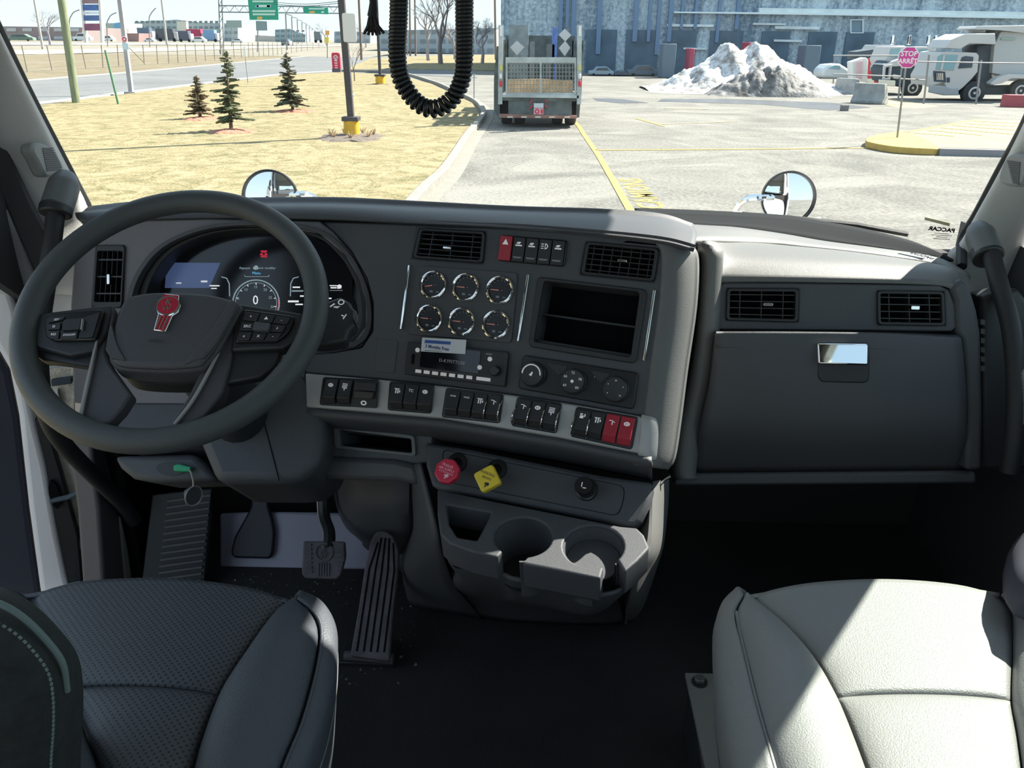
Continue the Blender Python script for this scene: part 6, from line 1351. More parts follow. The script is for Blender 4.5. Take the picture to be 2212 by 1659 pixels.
# knee bolster with the key
kb = thing('knee_bolster', 'dark knee panel under the steering wheel holding the ignition key', 'knee panel', atY(350, 1040, 1.36))
Kf = tilted(atY(350, 1010, 1.37), 0, 35)
slab('panel', Kf, [(242, 985), (420, 980), (440, 1000), (470, 1038), (330, 1042), (285, 1034), (258, 1012)], -.14, 0, plastic, kb, bevel=.012, seg=3)
f_ = Kf.px(372, 1012); MB().prism(Kf, circ(*f_, .030, 24, .014), 0, .002).build('lock_surround', plastic_dark, kb)
ky = thing('ignition_key', 'key with a bright green tag hanging from the ignition lock', 'key', atY(410, 1090, 1.33))
slab('green_tag', Kf, [(374, 1005), (384, 1002), (412, 1008), (410, 1018), (398, 1019), (374, 1017)], .004, .018, mat('tag_green', (.02, .36, .17), .5), ky, bevel=.002)
MB().tube(catmull([atY(x, y, 1.33) for x, y in [(408, 1014), (414, 1024), (418, 1045), (414, 1055)]], 4), .0018, 6).build('wire_loop', silver, ky)
kf = upright(atY(416, 1070, 1.33), radians(55))
MB().prism(kf, rnd(rect(-.016, .016, -.018, .018), .010), -.003, .003).build('key_fob', plastic, ky, bevel=.001)
MB().tube([kf.pt(.018 * cos(2 * pi * k / 20), .020 * sin(2 * pi * k / 20), .004) for k in range(20)], .0014, 6, closed=True).build('key_ring', silver, ky)
# ================================================================== LOWER CONSOLE
con = thing('console', 'lower console tray below the stack with two cup holders and air brake knobs', 'console', Vector((.1, 1.35, FZ)))
KPo = CAM + ray(1150, 1040) * (1.26 / ray(1150, 1040).y)
KP = tilted(KPo, 17, 42)
slab('valve_panel', KP, [(917, 953), (930, 957), (1020, 970), (1172, 1001), (1305, 1027), (1411, 1042), (1404, 1085), (1385, 1125), (1373, 1137), (1343, 1134), (1172, 1100), (1058, 1077), (948, 1058), (932, 1048), (919, 1005)], -.05, 0, plastic, con, bevel=.008, seg=3)
IL = KP.pts([(955, 970), (1350, 1050), (1347, 1085), (1335, 1115), (967, 1042), (957, 1000)], .001); iL = rnd(IL, .012)
cxi = sum(p[0] for p in iL) / len(iL); cyi = sum(p[1] for p in iL) / len(iL)
MB().prism(KP, iL, -.001, .0008, [[((a - cxi) * .994 + cxi, (b - cyi) * .975 + cyi) for a, b in iL]]).build('inset_line', void, con)
def knob(base, head, nsides, R, m, mtext, lines, label, name, rot=0, rr=.004, hh=.045):
    a, b = KP.px(*base, .0); f0 = KP.at(a, b, 0)
    hp_ = KP.px(*head, hh); f1 = Frame(KP.pt(*hp_, hh), KP.u, KP.v)
    s_ = MB().tube([f0.pt(0, 0, -.002), f1.pt(0, 0, -.002)], [.012, .009], 16).build('knob_shaft', black, con)
    MB().lathe(f0, [(.019, -.001), (.018, .004), (.012, .006), (.0001, .006)], 24).build('collar', black, s_)
    poly = [(R * cos(rot + 2 * pi * k / nsides), R * sin(rot + 2 * pi * k / nsides)) for k in range(nsides)]
    k_ = MB().prism(f1, rnd(poly, rr), -.008, .008).build(name, m, con, bevel=.003, seg=3); lab(k_, label)
    for s, yy, sz in lines: text('lettering', s, f1.at(0, yy, .008, -.2), sz, mtext, k_, depth=.0002, sx=.9)
    MB().prism(f1.at(.002, -R * .42, .008), [(-.004, .003), (.003, .004), (.005, .001), (.003, -.002), (0, -.002), (-.001, -.005), (-.003, -.005), (-.002, 0), (-.004, .001)], 0, .0005).build('arrow', mtext, k_)
    return k_
kr = mat('knob_red', (.62, .03, .07), .35); ky_ = mat('knob_yellow', (.85, .62, .05), .35)
knob((988, 1000), (967, 1019), 8, .0235, kr, mat('knob_text_pink', (.85, .55, .60), .5), [('TRAILER', .009, .0068), ('AIR SUPPLY', .002, .0068), ('NOT FOR PARKING', -.0035, .0036)], 'red octagonal trailer air supply knob', 'air_knob', pi / 8, .003)
knob((1074, 1014), (1054, 1035), 4, .027, ky_, mat('knob_text_black', (.03, .03, .03), .5), [('PARKING', .008, .0075), ('BRAKE', .000, .0065)], 'yellow diamond parking brake knob', 'brake_knob', pi / 2 - .12, .006)
a, b = KP.px(1267, 1058); f0 = KP.at(a, b); kk = MB().lathe(f0, [(.020, 0), (.019, .005), (.016, .006), (.0165, .030), (.0150, .034), (.0001, .034)], 26).build('round_knob', black, con)
MB().prism(f0.at(-.001, 0, .034), rect(-.003, -.0015, -.003, .005), 0, .0005).prism(f0.at(-.001, 0, .034), rect(.0, .006, -.005, -.0035), 0, .0005).build('icon', white_mark, kk)
# tray
tau = radians(12); al = radians(17)
TPo = atY(1130, 1160, 1.14)
TP_ = Frame(TPo, (cos(al), -sin(al), 0), (sin(al) * cos(tau), cos(al) * cos(tau), sin(tau)))
def ell(cx_, cy_, rx, ry, a0, a1, n=26): return [(cx_ + rx * cos(radians(lerp(a0, a1, k / n))), cy_ + ry * sin(radians(lerp(a0, a1, k / n)))) for k in range(n + 1)]
tray = [(945, 1056), (1058, 1080), (1172, 1103), (1343, 1137), (1376, 1140), (1391, 1155), (1403, 1183), (1378, 1210), (1350, 1234)] + ell(1282, 1180, 66, 46, 38, -289, 30) + [(1297, 1249), (1210, 1232), (1128, 1217)] + ell(1130, 1160, 63, 43, 80, -225, 30) + [(1074, 1203), (1020, 1191), (972, 1173), (951, 1153), (945, 1110)]
tr = slab('tray', TP_, tray, -.055, 0, plastic, con, [[(963, 1088), (1062, 1106), (1048, 1135), (1030, 1167), (988, 1160), (970, 1132)]], bevel=.0035, seg=3)
MB().prism(TP_, rnd(TP_.pts([(955, 1075), (1075, 1095), (1045, 1180), (970, 1170)], 0), .01), -.062, -.056).build('bin_floor', void, con)
for (cx_, cy_, nm, m_) in ((1130, 1160, 'cup_holder', plastic_dark), (1282, 1180, 'cup_holder', plastic)):
    a, b = TP_.px(cx_, cy_); f0 = TP_.at(a, b); r_ = abs(TP_.px(cx_ + 64, cy_)[0] - a) * 1.0
    k0, k1 = (-225 + 360 - 55, 80) if cx_ == 1130 else (0, 0)
    open_c = radians(-112) if cx_ == 1130 else radians(-55); hw_o = radians(32) if cx_ == 1130 else radians(24)
    n_ = 40; V = []; Fc = []
    for k in range(n_ + 1):
        an = open_c + hw_o + (2 * pi - 2 * hw_o) * k / n_
        for (rr_, zz) in ((r_ + .001, -.005), (r_ * .96, -.045), (r_ * .88, -.060), (r_ * .88, -.085), (r_ + .003, -.088), (r_ + .004, -.005)): V.append(f0.pt(rr_ * cos(an), rr_ * sin(an), zz))
    for k in range(n_):
        for j in range(6): A = k * 6 + j; Bq = k * 6 + (j + 1) % 6; Fc.append((A, A + 6, Bq + 6, Bq))
    c_ = MB().add(V, Fc).build(nm, plastic, con)
    lab(c_, 'left cup holder of the console' if cx_ == 1130 else 'right cup holder of the console with a raised floor')
    dz = -.084 if cx_ == 1130 else -.030
    MB().lathe(f0, [(r_ * (.90 if dz < -.05 else .955), dz - .004), (r_ * (.90 if dz < -.05 else .955), dz), (.0001, dz)], 36).build('cup_floor', m_, c_)
# front skirt of the tray and body
def yz(x, y, Y): return atY(x, y, Y)
def trz(x, y, c): return TP_.pt(*TP_.px(x, y, 0), c)
rim_l = [(945, 1110), (951, 1153), (972, 1173), (1020, 1191), (1074, 1203)]
b0 = [trz(x, y, -.05) for x, y in [(948, 1100), (956, 1155), (1000, 1180), (1074, 1195), (1100, 1205), (1128, 1210), (1210, 1224), (1297, 1240), (1350, 1226), (1385, 1195)]]
b1 = [p.lerp(Vector((p.x * .9, p.y + .10, p.z - .12)), 1) for p in b0]
fl_ = [atZ(x, y, FZ) for x, y in [(905, 1270), (925, 1300), (960, 1318), (1010, 1330), (1060, 1338), (1110, 1344), (1180, 1348), (1250, 1350), (1310, 1350), (1350, 1346)]]
b2 = [a.lerp(b, .6) + Vector((0, .03, 0)) for a, b in zip(b1, fl_)]
loft('console_body', [b0, [p.lerp(q, .35) + Vector((0, -.005, 0)) for p, q in zip(b0, b1)], b1, b2, fl_], plastic, con, solid=.006)
# right flank
s0 = [atY(1411, 1040, 1.27), atY(1409, 1090, 1.22), atY(1405, 1183, 1.14), atY(1378, 1235, 1.12), atY(1362, 1300, 1.22), fl_[-1]]
s1 = [atY(1446, 1028, 1.42), atY(1444, 1090, 1.42), atY(1432, 1180, 1.45), atY(1412, 1250, 1.5), atY(1390, 1310, 1.52), atZ(1370, 1335, FZ)]
sm = [atY(1408, 1044, 1.31), atY(1396, 1092, 1.27), atY(1374, 1140, 1.24), atY(1366, 1235, 1.20), atY(1352, 1300, 1.26), fl_[-1]]
loft('right_flank', [s1, [a.lerp(b, .5) + Vector((.01, 0, 0)) for a, b in zip(s0, s1)], s0, sm], plastic_light, con, solid=.006)
MB().tube(catmull([atY(x, y, 1.30) for x, y in [(1448, 1028), (1436, 1035), (1422, 1050), (1410, 1075), (1404, 1095)]], 5), .004, 8).build('edge_clip', chrome, con)
# left column of console and foot cover
c0 = [atY(x, y, Y) for x, y, Y in [(905, 1000, 1.33), (920, 1060, 1.30), (940, 1140, 1.26), (952, 1200, 1.27), (985, 1275, 1.36), (1040, 1338, 1.47)]]
c1 = [atY(x, y, Y) for x, y, Y in [(893, 1004, 1.36), (895, 1060, 1.36), (898, 1140, 1.36), (895, 1180, 1.38), (880, 1240, 1.44), (900, 1310, 1.50)]]
c2 = [atY(x, y, Y) for x, y, Y in [(890, 1010, 1.50), (890, 1070, 1.52), (892, 1140, 1.55), (880, 1170, 1.6), (868, 1215, 1.6), (875, 1290, 1.6)]]
loft('left_flank', [c0, c1, c2], plastic, con, nu=5, nv=4, solid=.006)
# ================================================================== FOOTWELL
engc = thing('engine_cover', 'rounded dark tunnel cover behind the accelerator pedal', 'engine cover', atZ(820, 1215, FZ))
E0 = [[(725, 1030, 1.72), (735, 1090, 1.68), (755, 1135, 1.68), (785, 1160, 1.72)], [(760, 1028, 1.60), (765, 1090, 1.58), (780, 1145, 1.60), (800, 1175, 1.66)], [(830, 1028, 1.56), (830, 1090, 1.54), (835, 1150, 1.57), (840, 1185, 1.64)], [(893, 1020, 1.56), (892, 1090, 1.54), (890, 1150, 1.57), (880, 1190, 1.64)], [(905, 1010, 1.75), (905, 1090, 1.75), (900, 1150, 1.75), (895, 1190, 1.75)]]
loft('cover', [[atY(*p) for p in r] for r in E0], plastic, engc, solid=.01)
sx_ = [(770, 1150, 1.70), (800, 1150, 1.62), (880, 1165, 1.60)]
loft('cover_foot', [[atY(765, 1148, 1.74), atY(830, 1170, 1.68), atY(885, 1160, 1.66)], [atZ(775, 1225, FZ), atZ(830, 1232, FZ), atZ(885, 1235, FZ)]], plastic, engc, solid=.01)
toe = mat('toe_board_blue_grey', (.34, .33, .42), .6, bump=.1, bscale=300)
p0 = atZ(600, 1226, FZ); Tb = Frame(p0, (1, 0, 0), Vector((0, .45, .89)))
tb_ = slab('toe_board', Tb, [(474, 1110), (560, 1106), (690, 1108), (772, 1110), (800, 1160), (802, 1232), (474, 1228)], -.02, 0, toe, None, bevel=.006)
tag(tb_, 'pale blue-grey toe board behind the pedals', 'toe board')
fr_ = slab('spade_plate', Tb, [(543, 1035), (580, 1035), (580, 1095), (588, 1118), (594, 1150), (590, 1195), (583, 1208), (505, 1206), (497, 1195), (505, 1160), (525, 1125), (541, 1095)], .004, .016, mat('spade_plate_dark', (.018, .018, .030), .5), None, bevel=.006, r=.01); tag(fr_, 'dark spade-shaped plate standing against the toe board', 'spade_plate')  # dark spade-shaped plate set slightly proud of the toe board
# ribbed pad left
Rp = Frame(atZ(400, 1290, FZ), (cos(.25), sin(.25), 0), Vector((0, .45, .89)))
rb = thing('ribbed_footrest', 'ribbed black foot pad left of the toe board', 'foot pad', atZ(400, 1290, FZ))
slab('pad', Rp, [(300, 1060), (432, 1060), (440, 1290), (300, 1290)], -.03, 0, plastic_dark, rb, bevel=.003)
rr = MB()
for k in range(15):
    y = 1072 + k * 14; P = Rp.pts([(335, y + 3), (430, y), (431, y + 6), (335, y + 9)], .004); rr.prism(Rp, P, 0, .005)
rr.build('ribs', mat('rib_grey', (.09, .085, .095), .5), rb, bevel=.001)
# left kick wall and right side void
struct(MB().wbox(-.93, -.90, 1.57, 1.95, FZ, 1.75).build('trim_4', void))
# brake pedal
ped_m = mat('pedal_rubber', (.115, .108, .122), .75, bump=.5, bscale=300, var=.3, vscale=30)
bp_ = thing('brake_pedal', 'square rubber brake pedal with an embossed emblem on a curved arm', 'pedal', atY(697, 1250, 1.50))
Bf = Frame(atY(698, 1210, 1.50), (1, -.05, 0), Vector((0, .62, .78)))
bp1 = slab('pad', Bf, [(656, 1170), (746, 1168), (747, 1200), (736, 1240), (726, 1250), (656, 1250), (650, 1240)], -.012, 0, ped_m, bp_, bevel=.003, r=.006)
tr2 = MB()
for k in range(7):
    y = 1175 + k * 9.6
    for (x0, x1) in ((658, 673), (724, 743 - max(0, k - 3) * 3)): tr2.prism(Bf, Bf.pts([(x0, y), (x1, y), (x1, y + 6), (x0, y + 6)], .002), 0, .0025)
a, b = Bf.px(700, 1193, .002); tr2.prism(Bf, circ(a, b, .021, 28), 0, .0025, [circ(a, b, .0175, 28)])
for k in range(5): tr2.prism(Bf, Bf.pts([(686 + k * 5.5, 1216), (689 + k * 5.5, 1216), (688 + k * 5.5, 1244), (685 + k * 5.5, 1244)], .002), 0, .0025)
tr2.build('tread', ped_m, bp1)
text('lettering', 'K', Bf.at(a, b + .006, .0005), .014, ped_m, bp1, depth=.0015, bold=.0005); text('lettering', 'W', Bf.at(a, b - .006, .0005), .014, ped_m, bp1, depth=.0015, bold=.0005)
pts = catmull([atY(700, 1028, 1.66), atY(699, 1080, 1.64), atY(702, 1120, 1.61), atY(712, 1150, 1.56), atY(712, 1185, 1.52)], 5)
MB().tube(pts, .013, 8).build('arm', plastic_dark, bp_)
MB().tube([p + Vector((-.013, -.004, .004)) for p in pts], .0022, 6).build('arm_edge', silver, bp_)
# accelerator
ac = thing('accelerator_pedal', 'long ribbed rubber accelerator pedal hinged on the floor', 'pedal', atZ(800, 1430, FZ))
ptop = atY(845, 1150, 1.53); pbot = atZ(800, 1425, FZ + .03)
Af = Frame(pbot, (1, -.06, 0), (ptop - pbot) - Vector((ptop.x - pbot.x, 0, 0)))
outl = [(824, 1150), (835, 1146), (848, 1147), (862, 1156), (868, 1170), (873, 1190), (868, 1240), (856, 1310), (842, 1420), (842, 1426), (755, 1418), (757, 1412), (778, 1320), (796, 1230), (812, 1170)]
pd = slab('pad', Af, outl, -.016, 0, ped_m, ac, bevel=.004, seg=3)
gr = MB()
for k in range(5):
    f = (k + .5) / 5
    a = Vector((lerp(824, 866, f), 1162 if 0 < k < 4 else 1172)); b = Vector((lerp(764, 838, f), 1408)); w_ = 2.0
    m1 = Vector((lerp(800, 868, f), 1230))
    P = [(a.x - w_, a.y), (a.x + w_, a.y), (m1.x + w_, m1.y), (b.x + w_, b.y), (b.x - w_, b.y), (m1.x - w_, m1.y)]
    gr.prism(Af, Af.pts(P, .001), 0, .0008)
gr.build('grooves', void, pd)
hb = atZ(797, 1432, FZ); MB().tube([hb + Vector((-.05, .0, .018)), hb + Vector((.052, -.006, .018))], .010, 10).build('hinge', ped_m, ac)
MB().wbox(hb.x - .062, hb.x + .055, hb.y - .012, hb.y + .06, FZ, FZ + .010).build('base_plate', plastic_dark, ac, bevel=.002)
MB().tube([atY(845, 1165, 1.60), atY(800, 1180, 1.66), atY(770, 1150, 1.74)], .012, 8).build('linkage', plastic_dark, ac)
# grit on the floor mat
rd = random.Random(21); gm = mat('grit', (.22, .20, .18), .9); g_ = MB()
for k in range(230):
    x, y = rd.uniform(500, 900), rd.uniform(1235, 1480) if k % 3 else rd.uniform(1240, 1300)
    p = atZ(x, y, FZ); s_ = rd.uniform(.0006, .0022); g_.add([p + Vector((s_ * rd.uniform(-2, 2), s_ * rd.uniform(-2, 2), s_ * (j == 3) * 1.5)) for j in range(4)], [(0, 1, 3), (1, 2, 3), (2, 0, 3)])
o = g_.build('floor_grit', gm, smooth=0); tag(o, 'scattered grit and mud crumbs on the black floor mat by the pedals', 'grit', kind='stuff')
# ================================================================== SEATS
leather = mat('seat_leather', (.080, .088, .104), .40, bump=.5, bscale=500, spec=.5)
leather_p = mat('passenger_leather', (.25, .25, .245), .45, bump=.5, bscale=500, spec=.45)
perf = mat('perforated_leather', (.075, .080, .090), .5, bump=.3, bscale=500)
n = perf.node_tree; b_ = n.nodes['Principled BSDF']; t_ = n.nodes.new('ShaderNodeTexCoord'); mp_ = n.nodes.new('ShaderNodeMapping'); mp_.inputs['Rotation'].default_value = (0, 0, radians(45)); vo = n.nodes.new('ShaderNodeTexVoronoi'); vo.inputs['Randomness'].default_value = 0; vo.inputs['Scale'].default_value = 145
vo.voronoi_dimensions = '2D'
rp_ = n.nodes.new('ShaderNodeValToRGB'); rp_.color_ramp.elements[0].position = .20; rp_.color_ramp.elements[1].position = .28; rp_.color_ramp.elements[0].color = (.016, .018, .022, 1); rp_.color_ramp.elements[1].color = (.075, .080, .090, 1)
n.links.new(t_.outputs['Object'], mp_.inputs[0]); n.links.new(mp_.outputs[0], vo.inputs['Vector']); n.links.new(vo.outputs['Distance'], rp_.inputs[0]); n.links.new(rp_.outputs[0], b_.inputs['Base Color'])
def cushion(name, left, right, m, parent, bulge=.012, edge=.012, N=26, M=26, thick=.03, xe=1, ye=1, front=None):
    """surface between two edge curves given as (px, py, Z) running front to back, edges rolled down into the seams"""
    L = catmull([atZ(*p) for p in left], 8); R = catmull([atZ(*p) for p in right], 8)
    rows = []; FR = catmull([atZ(x, y, left[0][2]) for x, y in front], 8) if front else None
    for j in range(M + 1):
        v = j / M; a = along(L, v); b = along(R, v); row = []; wk = min(1, (b - a).length / .10)
        for i in range(N + 1):
            u = i / N; p = a.lerp(b, u)
            if FR: p = p + (along(FR, u) - L[0].lerp(R[0], u)) * (1 - v) ** 1.6
            fu = (1 - abs(2 * u - 1) ** 8) if xe else 1; fv = (1 - abs(2 * v - 1) ** 8) if (ye and not FR) else ((1 - max(0, 2 * v - 1) ** 8) if FR else 1)
            p = p + Vector((0, 0, bulge * wk * sin(pi * min(max(u, .001), .999)) ** .6 * 1.0 - edge * wk * (1 - fu * fv)))
            row.append(p)
        rows.append(row)
    return MB().grid(rows).build(name, m, parent, solid=thick, offset=1, smooth=80)
SZ = 1.67
ps = thing('passenger_seat', 'sunlit grey leather passenger seat with a raised side bolster', 'seat', atZ(1900, 1500, FZ))
# centre front panel, centre rear panel
cushion('front_panel', [(1617, 1286, SZ), (1704, 1360, SZ), (1766, 1430, SZ), (1809, 1500, SZ)], [(2158, 1283, SZ), (2186, 1318, SZ), (2188, 1400, SZ), (2186, 1506, SZ)], leather_p, ps, bulge=.010, edge=.006, front=[(1617, 1287), (1700, 1274), (1782, 1266), (1918, 1262), (2060, 1269), (2158, 1283)])
o = ps.children[-1] if ps.children else None
cushion('rear_panel', [(1809, 1502, SZ), (1836, 1562, SZ), (1873, 1659, SZ), (1920, 1800, SZ)], [(2186, 1508, SZ), (2200, 1580, SZ), (2215, 1700, SZ), (2240, 1850, SZ)], leather_p, ps, bulge=.010, edge=.006)
# front roll
fr_l = [(1617, 1286), (1700, 1273), (1782, 1265), (1918, 1261), (2060, 1268), (2158, 1282)]
top_ = [atZ(x, y + 6, SZ + .000) for x, y in fr_l]; e_ = [atZ(x, y, SZ - .006) for x, y in fr_l]
lo_ = [p + Vector((0, .018, -.045)) for p in e_]; lo2 = [p + Vector((0, .008, -.12)) for p in e_]
loft('front_face', [top_, e_, lo_, lo2], leather_p, ps, solid=.003, offset=-1)
st_l = [(1608, 1290), (1590, 1327), (1600, 1385), (1612, 1435), (1622, 1480), (1640, 1550), (1671, 1659), (1710, 1800)]
cushion('bolster', [(x, y, SZ + .012) for x, y in st_l], [(1617, 1286, SZ), (1704, 1360, SZ + .002), (1766, 1430, SZ + .004), (1809, 1502, SZ + .004), (1836, 1562, SZ + .004), (1873, 1659, SZ + .004), (1922, 1800, SZ)], leather_p, ps, bulge=.028, edge=.006, ye=0)
a0 = [atZ(x, y, SZ + .010) for x, y in st_l]
out_ = [(1614, 1286), (1575, 1318), (1553, 1365), (1552, 1400), (1556, 1460), (1566, 1540), (1589, 1659), (1625, 1800)]
a1 = [atZ(x, y, SZ - .035) for x, y in out_]; a2 = [p + Vector((.012, 0, -.10)) for p in a1]
loft('side_panel', [a2, a1, [p.lerp(q, .5) + Vector((-.010, 0, .010)) for p, q in zip(a0, a1)], a0], leather_p, ps, solid=.008)
MB().tube(catmull([p + Vector((0, 0, .004)) for p in a0[1:]], 5), .0028, 6).build('piping', leather_p, ps)
sts = MB(); A = catmull([p + Vector((.012, 0, .012)) for p in a0[1:]], 8); 
for k in range(90): p = along(A, (k + .3) / 90); q = along(A, (k + .8) / 90); sts.tube([p, q], .0012, 4)
sts.build('stitching', mat('stitch_grey', (.40, .42, .43), .7), ps)
cushion('outer_bolster', [(2162, 1284, SZ), (2188, 1318, SZ), (2190, 1400, SZ), (2188, 1506, SZ), (2202, 1590, SZ), (2240, 1850, SZ)], [(2230, 1290, SZ), (2330, 1340, SZ + .01), (2360, 1420, SZ + .01), (2370, 1520, SZ + .01), (2390, 1600, SZ + .01), (2450, 1850, SZ)], leather_p, ps, bulge=.03, edge=.006, ye=0)
o_ = [atZ(x, y, SZ - .05) for x, y in [(1640, 1300), (2300, 1300), (2300, 1800), (1680, 1800)]]
MB().prism(flat(), [(p.x, p.y) for p in o_], SZ - .22, SZ - .08).build('seat_pan', plastic_dark, ps, bevel=.02)
MB().prism(flat(), [(p.x, p.y) for p in [q.lerp(sum(o_, Vector((0, 0, 0))) / 4, .15) for q in o_]], FZ, SZ - .21).build('pedestal', plastic_dark, ps, bevel=.01)
# bracket plate with bolt
br = thing('seat_bracket', 'bare grey steel plate with a hex bolt beside the passenger seat', 'bracket', atZ(1510, 1470, FZ + .12))
BZ = FZ + .12; Bfz = flat((0, 0, BZ))
MB().prism(Bfz, [(p.x, p.y) for p in (atZ(x, y, BZ) for x, y in [(1480, 1453), (1556, 1455), (1600, 1659), (1640, 1800), (1560, 1800), (1524, 1659)])], -.008, 0).build('plate', mat('plate_steel', (.24, .25, .24), .5, .2), br, bevel=.001)
MB().prism(Bfz, [(p.x, p.y) for p in (atZ(x, y, BZ) for x, y in [(1490, 1470), (1556, 1470), (1600, 1659), (1540, 1800)])], -.118, -.009).build('riser', plastic_dark, br)
c_ = atZ(1511, 1474, BZ); f0 = flat(c_); bt = MB().lathe(f0, [(.0145, 0), (.0145, .0025), (.0001, .0025)], 24).build('washer', plastic_dark, br)
MB().prism(f0, circ(0, 0, .0105, 6), .0025, .011).build('bolt_head', mat('bolt_zinc', (.25, .26, .27), .35, .8), bt, bevel=.001)
# driver seat
ds = thing('driver_seat', 'dark leather driver seat with perforated centre and stitched bolster', 'seat', atZ(350, 1500, FZ))
cushion('front_panel', [(63, 1288, SZ), (75, 1340, SZ), (105, 1410, SZ), (148, 1482, SZ)], [(629, 1298, SZ), (586, 1333, SZ), (517, 1427, SZ), (472, 1494, SZ)], perf, ds, bulge=.012, edge=.006, front=[(61, 1285), (130, 1272), (203, 1264), (366, 1262), (529, 1277), (629, 1297)])
cushion('rear_panel', [(148, 1484, SZ), (180, 1570, SZ), (214, 1659, SZ), (270, 1800, SZ)], [(472, 1497, SZ), (439, 1581, SZ), (417, 1659, SZ), (390, 1800, SZ)], perf, ds, bulge=.012, edge=.006)
fr_l = [(-60, 1296), (61, 1284), (130, 1271), (203, 1263), (366, 1261), (529, 1276), (629, 1296)]
top_ = [atZ(x, y + 6, SZ + .000) for x, y in fr_l]; e_ = [atZ(x, y, SZ - .006) for x, y in fr_l]
loft('front_face', [top_, e_, [p + Vector((0, .018, -.045)) for p in e_], [p + Vector((0, .008, -.12)) for p in e_]], leather, ds, solid=.003, offset=-1)
st_d = [(640, 1300), (668, 1322), (686, 1350), (690, 1385), (682, 1440), (668, 1500), (645, 1575), (610, 1659), (560, 1800)]
cushion('bolster', [(629, 1297, SZ), (586, 1333, SZ), (517, 1427, SZ + .003), (472, 1497, SZ + .004), (439, 1581, SZ + .004), (417, 1659, SZ + .004), (388, 1800, SZ)], [(x, y, SZ + .010) for x, y in st_d], leather, ds, bulge=.030, edge=.006, ye=0)
a0 = [atZ(x, y, SZ + .008) for x, y in st_d]
out_ = [(634, 1297), (676, 1314), (702, 1345), (716, 1385), (717, 1440), (710, 1516), (692, 1600), (668, 1672), (625, 1800)]
a1 = [atZ(x, y, SZ - .035) for x, y in out_]; a2 = [p + Vector((-.012, 0, -.11)) for p in a1]
loft('side_panel', [a0, [p.lerp(q, .5) + Vector((.008, 0, .010)) for p, q in zip(a0, a1)], a1, a2], leather, ds, solid=.008)
for dx in (-.006, .004): MB().tube(catmull([p + Vector((dx, 0, .006)) for p in a0[1:]], 5), .0022, 6).build('piping', leather, ds)
MB().tube(catmull([p + Vector((.004, 0, -.01)) for p in a1], 5), .004, 8).build('edge_welt', mat('welt_grey', (.20, .22, .21), .35), ds)
cushion('outer_bolster', [(-200, 1310, SZ), (-220, 1400, SZ), (-180, 1500, SZ), (-100, 1659, SZ)], [(61, 1290, SZ), (74, 1340, SZ), (104, 1410, SZ), (146, 1482, SZ), (178, 1570, SZ), (212, 1659, SZ), (240, 1760, SZ)], leather, ds, bulge=.03, edge=.006, ye=0)
o_ = [atZ(x, y, SZ - .05) for x, y in [(-100, 1310), (630, 1310), (600, 1800), (-60, 1800)]]
MB().prism(flat(), [(p.x, p.y) for p in o_], SZ - .22, SZ - .08).build('seat_pan', plastic_dark, ds, bevel=.02)
MB().prism(flat(), [(p.x, p.y) for p in [q.lerp(sum(o_, Vector((0, 0, 0))) / 4, .15) for q in o_]], FZ, SZ - .21).build('pedestal', plastic_dark, ds, bevel=.01)
# armrest at lower left
fab = mat('dark_fabric', (.030, .034, .034), .95, bump=1, bscale=700, var=.3, vscale=60)
am = thing('armrest', 'fuzzy dark armrest with greenish stitching at the lower left corner', 'armrest', atY(60, 1659, .55))
rws = []
for (pts_, Y) in (([(-90, 1330), (-20, 1300), (15, 1306), (60, 1335), (105, 1380), (140, 1430), (150, 1490), (150, 1560), (146, 1659), (150, 1800)], .62), ([(-120, 1380), (-60, 1345), (-10, 1345), (35, 1370), (75, 1410), (105, 1455), (115, 1510), (115, 1580), (110, 1659), (110, 1800)], .56), ([(-160, 1450), (-110, 1410), (-60, 1405), (-10, 1420), (30, 1455), (55, 1500), (60, 1550), (60, 1600), (55, 1659), (50, 1800)], .53)):
    rws.append([atY(x, y, Y) for x, y in pts_])
rws.append([atY(x, y, Y) for x, y, Y in [(-500, 1560, .5), (-400, 1540, .5), (-300, 1540, .5), (-200, 1550, .5), (-160, 1580, .5), (-150, 1600, .5), (-150, 1640, .5), (-150, 1680, .5), (-150, 1720, .5), (-150, 1800, .5)]])
loft('cover', [[atY(x - 6, y + 8, .72) for x, y in [(-90, 1330), (-20, 1300), (15, 1306), (60, 1335), (105, 1380), (140, 1430), (150, 1490), (150, 1560), (146, 1659), (150, 1800)]]] + rws, fab, am, solid=.012, offset=-1, nv=6)
MB().tube(catmull([CAM.lerp(p, .90) for p in [atY(x - 5, y + 3, .62) for x, y in [(-90, 1330), (-20, 1300), (15, 1306), (60, 1335), (105, 1380), (140, 1430), (150, 1490)]]], 6), .0030, 8).build('piping', mat('piping_green', (.15, .20, .195), .7), am)
sts = MB(); A = catmull([CAM.lerp(p, .93) for p in rws[1]], 8)
for k in range(60): sts.tube([along(A, (k + .2) / 60), along(A, (k + .75) / 60)], .0012, 4)
sts.build('stitching', MATS['piping_green'], am)
# door armrest at right
dar = loft('armrest', [[atY(x, y, Y) for x, y, Y in r] for r in ([(2165, 1240, 1.10), (2180, 1190, 1.12), (2212, 1150, 1.15), (2280, 1120, 1.15)], [(2168, 1290, 1.0), (2190, 1230, 1.02), (2230, 1190, 1.05), (2300, 1170, 1.05)], [(2190, 1330, .95), (2220, 1290, .95), (2260, 1260, .95), (2330, 1240, .95)])], mat('door_armrest_dark', (.05, .05, .07), .7), None, solid=.06)
tag(dar, 'dark rounded door armrest at the right edge above the passenger seat', 'armrest')
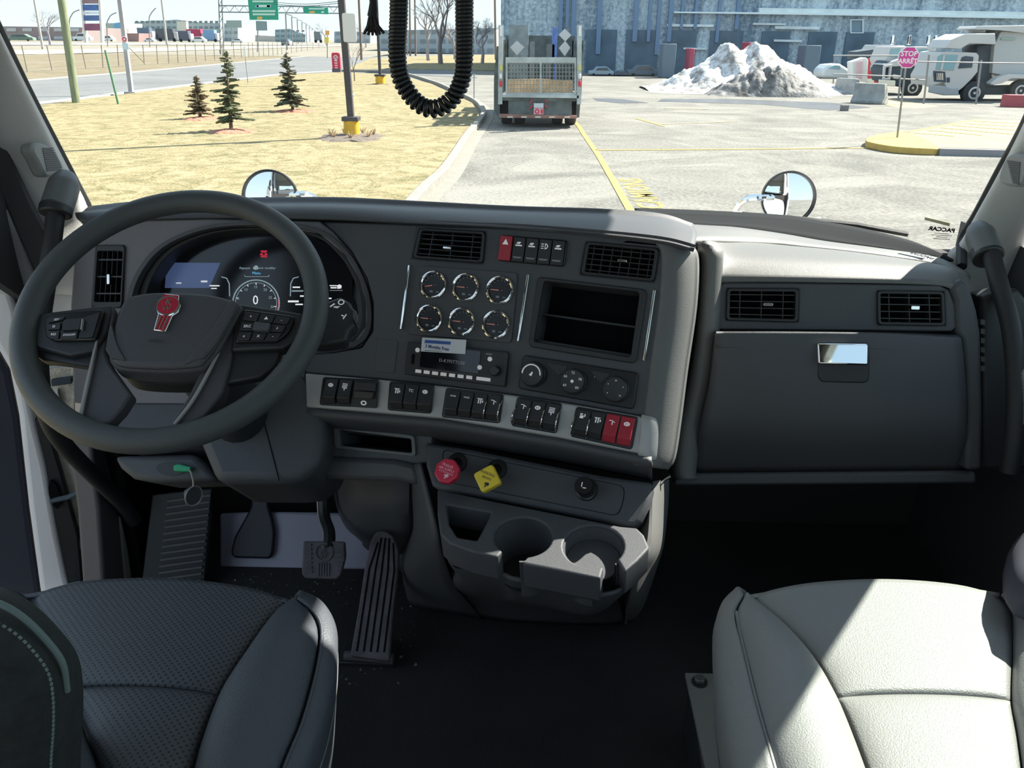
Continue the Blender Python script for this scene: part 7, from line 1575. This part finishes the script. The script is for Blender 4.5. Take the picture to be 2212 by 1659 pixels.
# ================================================================== COILED CORD AND TASSEL
YC = .86
path = [atY(x, y, YC) for x, y in [(862, -330), (862, -120), (862, 0), (860, 60), (858, 120), (866, 170), (886, 205), (910, 228), (935, 235), (962, 226), (986, 200), (1000, 160), (1003, 110), (1003, 50), (1003, 0), (1003, -120), (1003, -330)]]
cpth = catmull(path, 24); tot = sum((cpth[i] - cpth[i - 1]).length for i in range(1, len(cpth)))
R_, wr_, turns = .0070, .0024, 126
cum = [0]
for i in range(1, len(cpth)): cum.append(cum[-1] + (cpth[i] - cpth[i - 1]).length)
P = []; up = Vector((0, -1, 0)); i = 0; NN = turns * 12
zlow = min(p.z for p in cpth)
dens = []; acc = 0
NS = 800
for k in range(NS + 1):
    p = along(cpth, k / NS); w_ = 1.0 if p.z > zlow + .07 else lerp(.55, 1.0, (p.z - zlow) / .07); dens.append(acc); acc += w_
for k in range(NN + 1):
    s_ = k / NN * NS; i0 = min(int(s_), NS - 1)
    ph = (dens[i0] + (dens[i0 + 1] - dens[i0]) * (s_ - i0)) / dens[-1] * turns * 2 * pi
    c = along(cpth, k / NN); t_ = (along(cpth, min(1, (k + 1) / NN)) - along(cpth, max(0, (k - 1) / NN))).normalized()
    e1 = Vector((0, -1, 0)); e2 = t_.cross(e1).normalized(); P.append(c + (e1 * cos(ph) + e2 * sin(ph)) * R_)
cord = MB().tube(P, wr_, 7).build('coiled_cord', mat('cord_black', (.012, .014, .018), .35), smooth=80); tag(cord, 'thick black coiled cord hanging in a U in front of the windscreen', 'cord')
tas = MB(); c = [atY(x, y, .88) for x, y in [(803, -200), (803, -30), (806, 5), (806, 20), (804, 36)]]
tas.tube(c, [.004, .004, .0035, .0045, .005], 10)
fs_ = upright(atY(804, 20, .88))
rd = random.Random(2)
for k in range(16):
    an = radians(-112 + k * 3.1) ; L_ = .0185 * (1 if k % 3 else 1.15); tas.tube([fs_.pt(0, .002, rd.uniform(-.002, .002)), fs_.pt(cos(an) * L_ * .55, sin(an) * L_ * .8, rd.uniform(-.003, .003)), fs_.pt(cos(an) * L_ * 1.25, sin(an) * L_ * 1.12, rd.uniform(-.003, .003))], [.0018, .0022, .0014], 6)
tag(tas.build('tassel', mat('tassel_black', (.012, .012, .016), .7)), 'small flared black tassel hanging left of the coiled cord', 'tassel')
